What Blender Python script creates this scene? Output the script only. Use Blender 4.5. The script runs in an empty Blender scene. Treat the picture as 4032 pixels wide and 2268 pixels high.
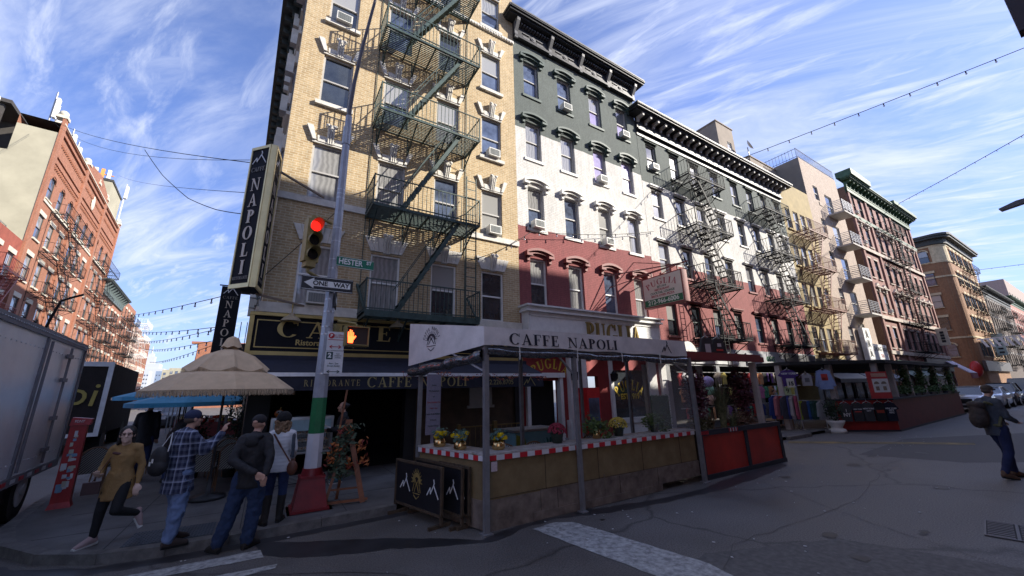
import bpy, math, random
from mathutils import Vector, Matrix, noise
random.seed(7)
C = bpy.context.scene
COL = C.collection
rad = math.radians
# ---------------------------------------------------------------- camera
F_PX, CX, CY, EYE = 1504.11, 2016.0, 1134.0, 2.05
RM = ((0.84939484, 0.11831345, 0.51432512), (-0.52731559, 0.23014945, 0.81790555), (-0.02160241, -0.96593642, 0.25787628))
def ray(u, v):
    a = (u - CX, v - CY, F_PX)
    return Vector([sum(RM[i][k] * a[k] for k in range(3)) for i in range(3)])
def at(u, v, y=None, z=None, x=None):            # measured photograph point -> world point on a known plane
    d = ray(u, v)
    t = y / d[1] if y is not None else ((z - EYE) / d[2] if z is not None else x / d[0])
    return Vector((d[0] * t, d[1] * t, d[2] * t + EYE))
cd = bpy.data.cameras.new('camera'); cam = bpy.data.objects.new('camera', cd); COL.objects.link(cam)
m = Matrix([[RM[i][0], -RM[i][1], -RM[i][2]] for i in range(3)]).to_4x4(); m.translation = (0, 0, EYE)
cam.matrix_world = m
cd.sensor_width = 36; cd.lens = F_PX / 4032 * 36; cd.clip_end = 3000; cd.clip_start = .05
C.camera = cam
# ---------------------------------------------------------------- light
SUN = Vector((-1.51, 1.1, -1.02)).normalized()
elev = math.asin(-SUN.z); azi = math.atan2(-SUN.x, -SUN.y)      # direction to the sun, clockwise from +Y
w = bpy.data.worlds.new('World'); C.world = w; w.use_nodes = True
nt = w.node_tree; nt.nodes.clear()
N = lambda t, **k: _n(nt, t, **k)
def _n(tree, t, **k):
    n = tree.nodes.new(t)
    for a, b in k.items(): setattr(n, a, b)
    return n
out = N('ShaderNodeOutputWorld'); bg = N('ShaderNodeBackground'); bg.inputs[1].default_value = 0.125
sky = N('ShaderNodeTexSky', sky_type='NISHITA', sun_disc=False, sun_elevation=elev, sun_rotation=azi, air_density=1.0, dust_density=0.4, ozone_density=3.0, altitude=50)
tc = N('ShaderNodeTexCoord')
# cirrus: direction projected on a flat cloud layer
sep = N('ShaderNodeSeparateXYZ'); nt.links.new(tc.outputs['Generated'], sep.inputs[0])
zc = N('ShaderNodeMath', operation='MAXIMUM'); zc.inputs[1].default_value = 0.04; nt.links.new(sep.outputs['Z'], zc.inputs[0])
zc2 = N('ShaderNodeMath', operation='ADD'); zc2.inputs[1].default_value = 0.12; nt.links.new(zc.outputs[0], zc2.inputs[0])
dx = N('ShaderNodeMath', operation='DIVIDE'); dy = N('ShaderNodeMath', operation='DIVIDE')
nt.links.new(sep.outputs['X'], dx.inputs[0]); nt.links.new(zc2.outputs[0], dx.inputs[1])
nt.links.new(sep.outputs['Y'], dy.inputs[0]); nt.links.new(zc2.outputs[0], dy.inputs[1])
cmb = N('ShaderNodeCombineXYZ'); nt.links.new(dx.outputs[0], cmb.inputs[0]); nt.links.new(dy.outputs[0], cmb.inputs[1])
def layer(rot, sx, sy, scale, detail, lo, hi, dist=0.6, off=(0, 0, 0)):
    mp0 = N('ShaderNodeMapping'); mp0.inputs['Rotation'].default_value = (0, 0, rot)
    mp = N('ShaderNodeMapping'); mp.inputs['Scale'].default_value = (sx, sy, 1); mp.inputs['Location'].default_value = off
    nt.links.new(cmb.outputs[0], mp0.inputs[0]); nt.links.new(mp0.outputs[0], mp.inputs[0])
    nz = N('ShaderNodeTexNoise'); nz.inputs['Scale'].default_value = scale; nz.inputs['Detail'].default_value = detail
    nz.inputs['Roughness'].default_value = .62; nz.inputs['Distortion'].default_value = dist
    nt.links.new(mp.outputs[0], nz.inputs['Vector'])
    r = N('ShaderNodeMapRange'); r.inputs[1].default_value = lo; r.inputs[2].default_value = hi; r.interpolation_type = 'SMOOTHSTEP'
    nt.links.new(nz.outputs[0], r.inputs[0]); return r
CL_ROT = 0.9
c1 = layer(CL_ROT, .55, 2.4, 1.5, 9, .36, .80, .9)
c2 = layer(CL_ROT + .25, .8, 3.0, 3.2, 8, .42, .82, .5, (3, 1, 0))
c3 = layer(0.2, .6, .8, .55, 3, .24, .50, .3, (5.3, 2, 0))
mu = N('ShaderNodeMath', operation='MULTIPLY'); ad = N('ShaderNodeMath', operation='MAXIMUM')
nt.links.new(c1.outputs[0], ad.inputs[0]); nt.links.new(c2.outputs[0], ad.inputs[1])
nt.links.new(ad.outputs[0], mu.inputs[0]); nt.links.new(c3.outputs[0], mu.inputs[1])
# thin veil near the horizon
hz = N('ShaderNodeMapRange'); hz.inputs[1].default_value = .45; hz.inputs[2].default_value = 0; hz.inputs[3].default_value = 0.0; hz.inputs[4].default_value = .26
nt.links.new(sep.outputs['Z'], hz.inputs[0])
ad2 = N('ShaderNodeMath', operation='MAXIMUM'); nt.links.new(mu.outputs[0], ad2.inputs[0]); nt.links.new(hz.outputs[0], ad2.inputs[1])
mx = N('ShaderNodeMix', data_type='RGBA'); mx.inputs[7].default_value = (3.35, 3.6, 4.3, 1)
gain = N('ShaderNodeMix', data_type='RGBA', blend_type='MULTIPLY'); gain.inputs[0].default_value = 1; gain.inputs[7].default_value = (.96, .88, 1.04, 1)
nt.links.new(sky.outputs[0], gain.inputs[6])
hr = N('ShaderNodeValToRGB'); hr.color_ramp.elements[0].color = (.36, .45, .60, 1); hr.color_ramp.elements[0].position = 0; hr.color_ramp.elements[1].position = .6; hr.color_ramp.elements[1].color = (.84, .86, .92, 1)
nt.links.new(sep.outputs['Z'], hr.inputs[0]); hm_ = N('ShaderNodeMix', data_type='RGBA', blend_type='MULTIPLY'); hm_.inputs[0].default_value = 1
nt.links.new(gain.outputs[2], hm_.inputs[6]); nt.links.new(hr.outputs[0], hm_.inputs[7])
nt.links.new(hm_.outputs[2], mx.inputs[6]); nt.links.new(ad2.outputs[0], mx.inputs[0])
nt.links.new(mx.outputs[2], bg.inputs[0]); nt.links.new(bg.outputs[0], out.inputs[0])
ld = bpy.data.lights.new('sun', 'SUN'); ld.energy = 4.1; ld.angle = rad(.5); ld.color = (1, .93, .82)
lo = bpy.data.objects.new('sun', ld); COL.objects.link(lo); lo.rotation_euler = SUN.to_track_quat('-Z', 'Y').to_euler()
C.view_settings.view_transform = 'Standard'; C.view_settings.look = 'None'; C.view_settings.gamma = 1
C.view_settings.exposure = 1.22
C.render.engine = 'CYCLES'; C.cycles.max_bounces = 6; C.cycles.sample_clamp_indirect = 6
# ---------------------------------------------------------------- materials
MATS = {}
def newmat(name):
    m = bpy.data.materials.new(name); m.use_nodes = True
    t = m.node_tree; return m, t, t.nodes['Principled BSDF']
def rgb(c): return (c[0], c[1], c[2], 1) if not isinstance(c, (int, float)) else (c, c, c, 1)
def mat(name, col, rough=.7, metal=0, var=.15, scale=3.0, bump=0, bscale=40, emit=None, estr=1, spec=None, col2=None, coat=0, alpha=None, trans=0):
    if name in MATS: return MATS[name]
    m, t, b = newmat(name); L = t.links
    b.inputs['Roughness'].default_value = rough; b.inputs['Metallic'].default_value = metal
    if spec is not None: b.inputs['Specular IOR Level'].default_value = spec
    b.inputs['Coat Weight'].default_value = coat
    tc = _n(t, 'ShaderNodeTexCoord')
    if var > 0 or col2:
        nz = _n(t, 'ShaderNodeTexNoise'); nz.inputs['Scale'].default_value = scale; nz.inputs['Detail'].default_value = 6
        nz.inputs['Roughness'].default_value = .65
        L.new(tc.outputs['Object'], nz.inputs['Vector'])
        cr = _n(t, 'ShaderNodeValToRGB'); c = rgb(col)
        lo_ = tuple(x * (1 - var) for x in c[:3]) + (1,); hi_ = rgb(col2) if col2 else tuple(min(1, x * (1 + var)) for x in c[:3]) + (1,)
        cr.color_ramp.elements[0].position = .35; cr.color_ramp.elements[1].position = .68
        cr.color_ramp.elements[0].color = lo_; cr.color_ramp.elements[1].color = hi_
        L.new(nz.outputs[0], cr.inputs[0]); L.new(cr.outputs[0], b.inputs['Base Color'])
    else: b.inputs['Base Color'].default_value = rgb(col)
    if bump:
        nb = _n(t, 'ShaderNodeTexNoise'); nb.inputs['Scale'].default_value = bscale; nb.inputs['Detail'].default_value = 4
        L.new(tc.outputs['Object'], nb.inputs['Vector'])
        bp = _n(t, 'ShaderNodeBump'); bp.inputs['Strength'].default_value = bump; bp.inputs['Distance'].default_value = .02
        L.new(nb.outputs[0], bp.inputs['Height']); L.new(bp.outputs[0], b.inputs['Normal'])
    if emit is not None:
        b.inputs['Emission Color'].default_value = rgb(emit); b.inputs['Emission Strength'].default_value = estr
    if alpha is not None: b.inputs['Alpha'].default_value = alpha
    if trans: b.inputs['Transmission Weight'].default_value = trans
    MATS[name] = m; return m
def brick(name, c1, c2, mortar, bw=.21, rh=.075, mo=.012, bands=None, dirt=.35, bump=.6, msm=.1):
    if name in MATS: return MATS[name]
    m, t, b = newmat(name); L = t.links; b.inputs['Roughness'].default_value = .85
    tc = _n(t, 'ShaderNodeTexCoord'); s = _n(t, 'ShaderNodeSeparateXYZ'); L.new(tc.outputs['Object'], s.inputs[0])
    a = _n(t, 'ShaderNodeMath', operation='ADD'); L.new(s.outputs[0], a.inputs[0]); L.new(s.outputs[1], a.inputs[1])
    c = _n(t, 'ShaderNodeCombineXYZ'); L.new(a.outputs[0], c.inputs[0]); L.new(s.outputs[2], c.inputs[1])
    br = _n(t, 'ShaderNodeTexBrick'); br.offset = .5; br.inputs['Scale'].default_value = 1
    br.inputs['Brick Width'].default_value = bw; br.inputs['Row Height'].default_value = rh; br.inputs['Mortar Size'].default_value = mo
    br.inputs['Mortar Smooth'].default_value = msm; br.inputs['Bias'].default_value = -.1
    L.new(c.outputs[0], br.inputs['Vector'])
    if bands:      # painted bands by height: [(z_top, colour), ...] from the bottom
        gr = _n(t, 'ShaderNodeValToRGB'); gr.color_ramp.interpolation = 'CONSTANT'
        nzb = _n(t, 'ShaderNodeTexNoise'); nzb.inputs['Scale'].default_value = 1.5
        L.new(tc.outputs['Object'], nzb.inputs['Vector'])
        wob = _n(t, 'ShaderNodeMath', operation='MULTIPLY_ADD'); wob.inputs[1].default_value = .12; L.new(nzb.outputs[0], wob.inputs[0]); L.new(s.outputs[2], wob.inputs[2])
        dv = _n(t, 'ShaderNodeMath', operation='DIVIDE'); dv.inputs[1].default_value = 25; L.new(wob.outputs[0], dv.inputs[0])
        L.new(dv.outputs[0], gr.inputs[0]); el = gr.color_ramp.elements
        el[0].position = 0; el[0].color = rgb(bands[0][1])
        el[1].position = bands[0][0] / 25; el[1].color = rgb(bands[1][1])
        for k in range(2, len(bands)):
            e = el.new(bands[k - 1][0] / 25); e.color = rgb(bands[k][1])
        base = gr.outputs[0]
        mm = _n(t, 'ShaderNodeMix', data_type='RGBA', blend_type='MULTIPLY'); mm.inputs[0].default_value = .6
        L.new(base, mm.inputs[6]); br.inputs['Color1'].default_value = (1, 1, 1, 1); br.inputs['Color2'].default_value = (.86, .86, .86, 1); br.inputs['Mortar'].default_value = (.62, .62, .62, 1)
        L.new(br.outputs[0], mm.inputs[7]); colr = mm.outputs[2]
    else:
        br.inputs['Color1'].default_value = rgb(c1); br.inputs['Color2'].default_value = rgb(c2); br.inputs['Mortar'].default_value = rgb(mortar)
        colr = br.outputs[0]
    nz = _n(t, 'ShaderNodeTexNoise'); nz.inputs['Scale'].default_value = .7; nz.inputs['Detail'].default_value = 8; nz.inputs['Roughness'].default_value = .7
    mpd = _n(t, 'ShaderNodeMapping'); mpd.inputs['Scale'].default_value = (1.6, 1.6, .5)
    L.new(tc.outputs['Object'], mpd.inputs[0]); L.new(mpd.outputs[0], nz.inputs['Vector'])
    cr = _n(t, 'ShaderNodeValToRGB'); cr.color_ramp.elements[0].position = .3; cr.color_ramp.elements[1].position = .65
    cr.color_ramp.elements[0].color = (1 - dirt, 1 - dirt, 1 - dirt * .95, 1); cr.color_ramp.elements[1].color = (1, 1, 1, 1)
    L.new(nz.outputs[0], cr.inputs[0])
    dm = _n(t, 'ShaderNodeMix', data_type='RGBA', blend_type='MULTIPLY'); dm.inputs[0].default_value = 1
    n2_ = _n(t, 'ShaderNodeTexNoise'); n2_.inputs['Scale'].default_value = 5; n2_.inputs['Detail'].default_value = 6; n2_.inputs['Roughness'].default_value = .75; L.new(mpd.outputs[0], n2_.inputs['Vector'])
    c2_ = _n(t, 'ShaderNodeValToRGB'); c2_.color_ramp.elements[0].position = .32; c2_.color_ramp.elements[1].position = .6; c2_.color_ramp.elements[0].color = (.74, .74, .73, 1); L.new(n2_.outputs[0], c2_.inputs[0])
    d2_ = _n(t, 'ShaderNodeMix', data_type='RGBA', blend_type='MULTIPLY'); d2_.inputs[0].default_value = 1; L.new(colr, d2_.inputs[6]); L.new(c2_.outputs[0], d2_.inputs[7]); colr = d2_.outputs[2]
    L.new(colr, dm.inputs[6]); L.new(cr.outputs[0], dm.inputs[7]); L.new(dm.outputs[2], b.inputs['Base Color'])
    bp = _n(t, 'ShaderNodeBump'); bp.inputs['Strength'].default_value = bump; bp.inputs['Distance'].default_value = .01; bp.invert = True
    L.new(br.outputs['Fac'], bp.inputs['Height']); L.new(bp.outputs[0], b.inputs['Normal'])
    MATS[name] = m; return m
def wavemat(name, c1, c2, scale, axis='X', rough=.6, dist=1.0, bump=0, prof='SIN', spec=.5, coat=0, metal=0):
    if name in MATS: return MATS[name]
    m, t, b = newmat(name); L = t.links; b.inputs['Roughness'].default_value = rough; b.inputs['Specular IOR Level'].default_value = spec
    b.inputs['Coat Weight'].default_value = coat; b.inputs['Coat Roughness'].default_value = .03; b.inputs['Metallic'].default_value = metal
    tc = _n(t, 'ShaderNodeTexCoord'); wv = _n(t, 'ShaderNodeTexWave'); wv.bands_direction = axis; wv.wave_profile = prof
    wv.inputs['Scale'].default_value = scale; wv.inputs['Distortion'].default_value = dist; wv.inputs['Detail'].default_value = 3
    L.new(tc.outputs['Object'], wv.inputs['Vector'])
    cr = _n(t, 'ShaderNodeValToRGB'); cr.color_ramp.elements[0].color = rgb(c1); cr.color_ramp.elements[1].color = rgb(c2)
    L.new(wv.outputs['Fac'], cr.inputs[0]); L.new(cr.outputs[0], b.inputs['Base Color'])
    if bump:
        bp = _n(t, 'ShaderNodeBump'); bp.inputs['Strength'].default_value = bump; bp.inputs['Distance'].default_value = .03
        L.new(wv.outputs['Fac'], bp.inputs['Height']); L.new(bp.outputs[0], b.inputs['Normal'])
    MATS[name] = m; return m
# common materials
glass = mat('window_glass', (.035, .042, .05), .05, var=.5, scale=1.2, spec=.9, coat=.6, bump=.12, bscale=1.6)
glassb = mat('window_glass_blue', (.10, .13, .20), .06, var=.6, scale=1.1, spec=.9, coat=.6, bump=.15, bscale=1.3)
glassp = mat('window_glass_violet', (.36, .30, .50), .06, var=.25, scale=2, spec=1.0, coat=1)
curt = wavemat('curtained_glass', (.22, .22, .215), (.33, .33, .32), 2.2, 'X', .08, 6.0, spec=.9, coat=1)
blind = wavemat('blind_behind_glass', (.30, .30, .29), (.37, .37, .35), 9, 'Z', .08, .2, spec=.9, coat=1)
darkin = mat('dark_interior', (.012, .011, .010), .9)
white = mat('white_paint', (.74, .74, .72), .55, var=.08, scale=5)
offwhite = mat('limestone', (.62, .60, .55), .8, var=.14, scale=4, bump=.3)
framegrey = mat('grey_window_frame', (.42, .41, .39), .6, var=.1)
blackp = mat('black_paint', (.018, .018, .02), .45, var=.3)
iron = mat('black_iron', (.012, .0125, .014), .7, var=.4, scale=9, spec=.25)
gniron = mat('green_iron', (.036, .066, .060), .5, var=.4, scale=7)
rustiron = mat('rust_brown_iron', (.20, .085, .055), .6, var=.35, scale=6)
steel = mat('galvanised_steel', (.34, .35, .37), .45, metal=.6, var=.2, scale=8)
aluminium = mat('bare_aluminium', (.62, .63, .65), .33, metal=.9, var=.06)
gold = mat('gold_paint', (.42, .31, .11), .4, metal=.35, var=.15)
navy = mat('navy_canvas', (.016, .018, .034), .8, var=.25, scale=6)
roofm = mat('tar_roof', (.05, .05, .05), .9)
skin = mat('skin', (.50, .29, .21), .55, var=.08, scale=12)
rubber = mat('black_rubber', (.015, .015, .015), .8)
# ---------------------------------------------------------------- mesh builder
class MB:
    def __init__(s): s.v = []; s.f = []; s.m = []; s.sm = []
    def add(s, vs, fs, mi=0, smooth=False):
        o = len(s.v); s.v += [tuple(v) for v in vs]
        for f in fs: s.f.append(tuple(o + i for i in f)); s.m.append(mi); s.sm.append(smooth)
        return s
    def quad(s, a, b, c, d, mi=0): return s.add([a, b, c, d], [(0, 1, 2, 3)], mi)
    def box(s, x0, x1, y0, y1, z0, z1, mi=0):
        if x0 > x1: x0, x1 = x1, x0
        if y0 > y1: y0, y1 = y1, y0
        if z0 > z1: z0, z1 = z1, z0
        return s.add([(x0, y0, z0), (x1, y0, z0), (x1, y1, z0), (x0, y1, z0), (x0, y0, z1), (x1, y0, z1), (x1, y1, z1), (x0, y1, z1)],
                     [(0, 3, 2, 1), (4, 5, 6, 7), (0, 1, 5, 4), (1, 2, 6, 5), (2, 3, 7, 6), (3, 0, 4, 7)], mi)
    def obox(s, c, sx, sy, sz, rot=0, mi=0, tilt=0, roll=0):
        M = Matrix.Translation(c) @ Matrix.Rotation(rot, 4, 'Z') @ Matrix.Rotation(tilt, 4, 'X') @ Matrix.Rotation(roll, 4, 'Y')
        q = MB().box(-sx / 2, sx / 2, -sy / 2, sy / 2, -sz / 2, sz / 2)
        return s.add([M @ Vector(v) for v in q.v], q.f, mi)
    def tube(s, p, q, r, r2=None, n=6, mi=0, cap=True, rot=0):
        p, q = Vector(p), Vector(q); r2 = r if r2 is None else r2; d = (q - p)
        if d.length < 1e-6: return s
        d.normalize(); up = Vector((0, 0, 1)) if abs(d.z) < .95 else Vector((1, 0, 0))
        a = d.cross(up).normalized(); b = d.cross(a)
        vs = []
        for k in range(n):
            t = 2 * math.pi * k / n + rot; e = a * math.cos(t) + b * math.sin(t)
            vs.append(p + e * r); vs.append(q + e * r2)
        fs = [(2 * k, 2 * k + 1, (2 * k + 3) % (2 * n), (2 * k + 2) % (2 * n)) for k in range(n)]
        s.add(vs, fs, mi, n > 5)
        if cap: s.add([vs[2 * k] for k in range(n)], [tuple(range(n))], mi); s.add([vs[2 * k + 1] for k in range(n)], [tuple(reversed(range(n)))], mi)
        return s
    def path(s, pts, r, n=6, mi=0):
        for a, b in zip(pts, pts[1:]): s.tube(a, b, r, n=n, mi=mi)
        return s
    def bar(s, p, q, w, mi=0): return s.tube(p, q, w * .707, n=4, mi=mi, rot=math.pi / 4)
    def prism(s, poly, y0, y1, mi=0, M=None):      # polygon in x,z extruded along y
        n = len(poly); vs = [(x, y0, z) for x, z in poly] + [(x, y1, z) for x, z in poly]
        if M: vs = [M @ Vector(v) for v in vs]
        return s.add(vs, [tuple(range(n)), tuple(reversed(range(n, 2 * n)))] + [((k + 1) % n, k, k + n, (k + 1) % n + n) for k in range(n)], mi)
    def xprism(s, poly, x0, x1, mi=0):             # polygon in y,z extruded along x
        n = len(poly); vs = [(x0, y, z) for y, z in poly] + [(x1, y, z) for y, z in poly]
        return s.add(vs, [tuple(range(n)), tuple(reversed(range(n, 2 * n)))] + [((k + 1) % n, k, k + n, (k + 1) % n + n) for k in range(n)], mi)
    def zprism(s, poly, z0, z1, mi=0):
        n = len(poly); vs = [(x, y, z0) for x, y in poly] + [(x, y, z1) for x, y in poly]
        return s.add(vs, [tuple(reversed(range(n))), tuple(range(n, 2 * n))] + [(k, (k + 1) % n, (k + 1) % n + n, k + n) for k in range(n)], mi)
    def lathe(s, prof, c=(0, 0, 0), n=16, mi=0, smooth=True, wob=0):
        vs = []; m_ = len(prof)
        for k in range(n):
            t = 2 * math.pi * k / n
            for r, z in prof:
                rr = r * (1 + (random.uniform(-wob, wob) if wob else 0)); vs.append((c[0] + rr * math.cos(t), c[1] + rr * math.sin(t), c[2] + z))
        return s.add(vs, [(k * m_ + j, ((k + 1) % n) * m_ + j, ((k + 1) % n) * m_ + j + 1, k * m_ + j + 1) for k in range(n) for j in range(m_ - 1)], mi, smooth)
    def ball(s, c, rx, ry=None, rz=None, n=10, mi=0, M=None):
        ry = rx if ry is None else ry; rz = rx if rz is None else rz; vs = []; h = n // 2 + 1
        for j in range(h + 1):
            ph = math.pi * j / h
            for k in range(n):
                t = 2 * math.pi * k / n; v = Vector((rx * math.sin(ph) * math.cos(t), ry * math.sin(ph) * math.sin(t), rz * math.cos(ph)))
                if M: v = M @ v
                vs.append(v + Vector(c))
        return s.add(vs, [(j * n + k, (j + 1) * n + k, (j + 1) * n + (k + 1) % n, j * n + (k + 1) % n) for j in range(h) for k in range(n)], mi, True)
    def leaves(s, c, rx, ry, rz, n, size, mis=(0,), shell=.5, flat=0):
        for _ in range(n):
            while 1:
                p = Vector((random.uniform(-1, 1), random.uniform(-1, 1), random.uniform(-1, 1)))
                if p.length <= 1: break
            if p.length > 1e-3: p = p.normalized() * (shell + (1 - shell) * random.random()) if random.random() < .8 else p
            q = Vector((c[0] + p.x * rx, c[1] + p.y * ry, c[2] + p.z * rz))
            s.leaf(q, size * random.uniform(.6, 1.3), random.choice(mis))
        return s
    def leaf(s, q, z, mi=0):
        a = Vector((random.gauss(0, 1), random.gauss(0, 1), random.gauss(0, 1))).normalized(); b = a.orthogonal().normalized() * .45
        return s.add([q - a * z, q + b * z, q + a * z, q - b * z], [(0, 1, 2, 3)], mi)
    def mesh(s, name, mats):
        me = bpy.data.meshes.new(name); me.from_pydata(s.v, [], s.f)
        for m_ in (mats if isinstance(mats, (list, tuple)) else [mats]): me.materials.append(m_)
        me.polygons.foreach_set('material_index', s.m); me.polygons.foreach_set('use_smooth', s.sm)
        me.update(); return me
    def build(s, name, mats, parent=None, loc=None, rot=None):
        return place(s.mesh(name, mats), name, parent, loc, rot)
def place(me, name, parent=None, loc=None, rot=None):
    o = bpy.data.objects.new(name, me); COL.objects.link(o)
    if parent is not None: o.parent = parent
    if loc is not None: o.location = loc
    if rot is not None: o.rotation_euler = (0, 0, rot) if isinstance(rot, (int, float)) else rot
    return o
def thing(name, label, cat, loc=(0, 0, 0), rot=0, group=None):
    o = bpy.data.objects.new(name, None); COL.objects.link(o); o.empty_display_size = .2
    o.location = loc; o.rotation_euler = (0, 0, rot); tag(o, label, cat, group); return o
def tag(o, label=None, cat=None, group=None, kind=None):
    for k, v in (('label', label), ('category', cat), ('group', group), ('kind', kind)):
        if v: o[k] = v
    return o
def struct(o): o['kind'] = 'structure'; return o
def copytree(o, parent=None):
    c = o.copy(); COL.objects.link(c)
    if parent is not None: c.parent = parent
    for ch in list(o.children): copytree(ch, c)
    return c
def remesh(o, vox=.012, smooth=2, disp=0, dscale=.08):
    m_ = o.modifiers.new('remesh', 'REMESH'); m_.mode = 'VOXEL'; m_.voxel_size = vox; m_.use_smooth_shade = True
    if smooth: sm = o.modifiers.new('smooth', 'SMOOTH'); sm.iterations = smooth; sm.factor = .5
    if disp:
        tx = bpy.data.textures.get('wrinkle%.2f' % dscale) or bpy.data.textures.new('wrinkle%.2f' % dscale, 'CLOUDS'); tx.noise_scale = dscale
        d = o.modifiers.new('disp', 'DISPLACE'); d.texture = tx; d.strength = disp; d.mid_level = .5
    return o
# ---------------------------------------------------------------- lettering
def font(body, size, m_, parent=None, loc=(0, 0, 0), rot=(math.pi / 2, 0, 0), ext=.002, align='CENTER', name='lettering', bold=0, sx=1.0, sp=1.0, M=None):
    cu = bpy.data.curves.new('t', 'FONT'); cu.body = body; cu.size = size; cu.extrude = ext; cu.align_x = align; cu.align_y = 'CENTER'; cu.offset = bold; cu.resolution_u = 3; cu.space_character = sp
    o = bpy.data.objects.new('t', cu); me = bpy.data.meshes.new_from_object(o); bpy.data.objects.remove(o); me.name = name
    for v in me.vertices: v.co.x *= sx
    me.materials.clear(); me.materials.append(m_)
    r = place(me, name, parent, loc); r.rotation_euler = rot; return r
def R4(x0, x1, z0, z1): return [(x0, z0), (x1, z0), (x1, z1), (x0, z1)]
def ring(cx, cz, rx, rz, a0, a1, T, t, n=14):
    ps = []; f = lambda a, rx_, rz_: (cx + rx_ * math.cos(a), cz + rz_ * math.sin(a))
    for k in range(n):
        a, b = rad(a0 + (a1 - a0) * k / n), rad(a0 + (a1 - a0) * (k + 1) / n)
        ps.append([f(a, rx - T, rz - t), f(a, rx, rz), f(b, rx, rz), f(b, rx - T, rz - t)])
    return ps
def glyph(ch, T=.17, t=.055):
    S = .045; o = .08
    st = lambda x, w=T, z0=0, z1=1: [R4(x, x + w, z0, z1)]
    sf = lambda x, w=T, top=True, bot=True: ([R4(x - o, x + w + o, 0, S)] if bot else []) + ([R4(x - o, x + w + o, 1 - S, 1)] if top else [])
    X = o
    if ch == 'I': return st(X) + sf(X), T + 2 * o
    if ch == 'L': return st(X) + sf(X) + [R4(X + T, .62, 0, t), [(.56, t), (.62, t), (.64, .3), (.6, .3)]], .66
    if ch in 'EF':
        p = st(X) + sf(X) + [R4(X + T, .6, 1 - t, 1), [(.54, 1 - t), (.6, 1 - t), (.6, .74), (.57, .74)], R4(X + T, .46, .49, .49 + t), R4(.43, .47, .38, .64)]
        if ch == 'E': p += [R4(X + T, .62, 0, t), [(.55, t), (.62, t), (.65, .28), (.61, .28)]]
        return p, .68 if ch == 'E' else .64
    if ch == 'T': return st(.29) + sf(.29, top=False) + [R4(.02, .73, 1 - t, 1), [(.02, 1 - t), (.08, 1 - t), (.05, .72), (.02, .72)], [(.67, 1 - t), (.73, 1 - t), (.73, .72), (.7, .72)]], .75
    if ch == 'N': return st(.1, t) + st(.68, t) + [[(.03, 1), (.23, 1), (.735, 0), (.66, 0)]] + [R4(0, .25, 0, S), R4(.0, .2, 1 - S, 1), R4(.56, .84, 1 - S, 1)], .84
    if ch == 'A': return [[(.09, 0), (.15, 0), (.42, .9), (.38, 1)], [(.36, 1), (.45, 1), (.78, 0), (.58, 0)], R4(.22, .6, .3, .3 + t), R4(0, .25, 0, S), R4(.49, .86, 0, S)], .86
    if ch in 'PRB':
        p = st(X) + sf(X) + ring(X + T - .02, .74, .38, .26, -90, 90, T * .95, t)
        w_ = .66
        if ch == 'R': p += [[(.3, .48), (.45, .5), (.78, 0), (.58, 0)], R4(.55, .83, 0, S)]; w_ = .82
        return p, w_
    if ch == 'C': return ring(.45, .5, .43, .51, 40, 318, T, t * .8, 22) + [[(.76, .70), (.8, .70), (.8, 1.0), (.77, 1.0)]], .86
    if ch == 'O': return ring(.46, .5, .44, .51, 0, 360, T, t * .8, 24), .92
    if ch == 'G': return ring(.45, .5, .43, .51, 45, 330, T, t * .8, 22) + [R4(.66, .66 + T, .08, .42), R4(.56, .92, .42, .42 + S), [(.76, .70), (.8, .70), (.8, 1.0), (.77, 1.0)]], .94
    if ch == 'U': return st(X, T, .33, 1) + st(.68, t, .33, 1) + ring(X + (.68 + t - X) / 2, .36, (.68 + t - X) / 2, .37, 180, 360, T * .6, t * 1.2) + [R4(0, .33, 1 - S, 1), R4(.58, .83, 1 - S, 1)], .84
    if ch == 'S':
        return ring(.3, .75, .25, .26, 30, 270, T * .8, t) + ring(.3, .26, .27, .27, -150, 90, T * .8, t) + [R4(.5, .54, .68, .98), R4(.03, .07, .02, .32)], .62
    return [], .38
def serif(text, h, m_, parent, loc, rot=(0, 0, 0), depth=.004, sp=.1, sx=1.0, width=None, name='lettering', T=.17, t=.055, vertical=False, pitch=1.25, fmap=None):
    mb = MB(); x = 0; lay = []
    for ch in text:
        ps, w_ = glyph(ch, T, t)
        lay.append((ps, x, w_)); x += w_ + sp
    tot = x - sp
    k_ = 0
    if width: sx = width / (tot * h)
    for i, (ps, x0, w_) in enumerate(lay):
        for j, p in enumerate(ps):
            if vertical: q = [((a - w_ / 2) * h * sx, b * h - i * h * pitch) for a, b in p]
            else: q = [((x0 + a - tot / 2) * h * sx, b * h) for a, b in p]
            if fmap: q = [fmap(a, b) for a, b in q]
            mb.prism(q, -depth - .0004 * (j % 5), .0)
    return mb.build(name, m_, parent, loc, rot)
def strokes(mb, lines, w, y0, y1, mi=0, sc=1, ox=0, oz=0, M=None):
    k = 0
    for ln in lines:
        for a, b in zip(ln, ln[1:]):
            a = Vector((a[0] * sc + ox, a[1] * sc + oz)); b = Vector((b[0] * sc + ox, b[1] * sc + oz)); d = (b - a).normalized() * w * .35
            n_ = Vector((-d.y, d.x)).normalized() * w / 2; a2 = a - d; b2 = b + d
            mb.prism([tuple(a2 + n_), tuple(a2 - n_), tuple(b2 - n_), tuple(b2 + n_)], y0 - .0005 * (k % 6), y1, mi, M); k += 1
    return mb
PEAK = [[(0, .02), (.34, .46)], [(.34, .46), (.40, .14)], [(.40, .14), (.74, .66)], [(.74, .66), (.80, .80), (.74, .98)], [(.76, .64), (.95, .36), (1.25, -.06)]]
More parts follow.
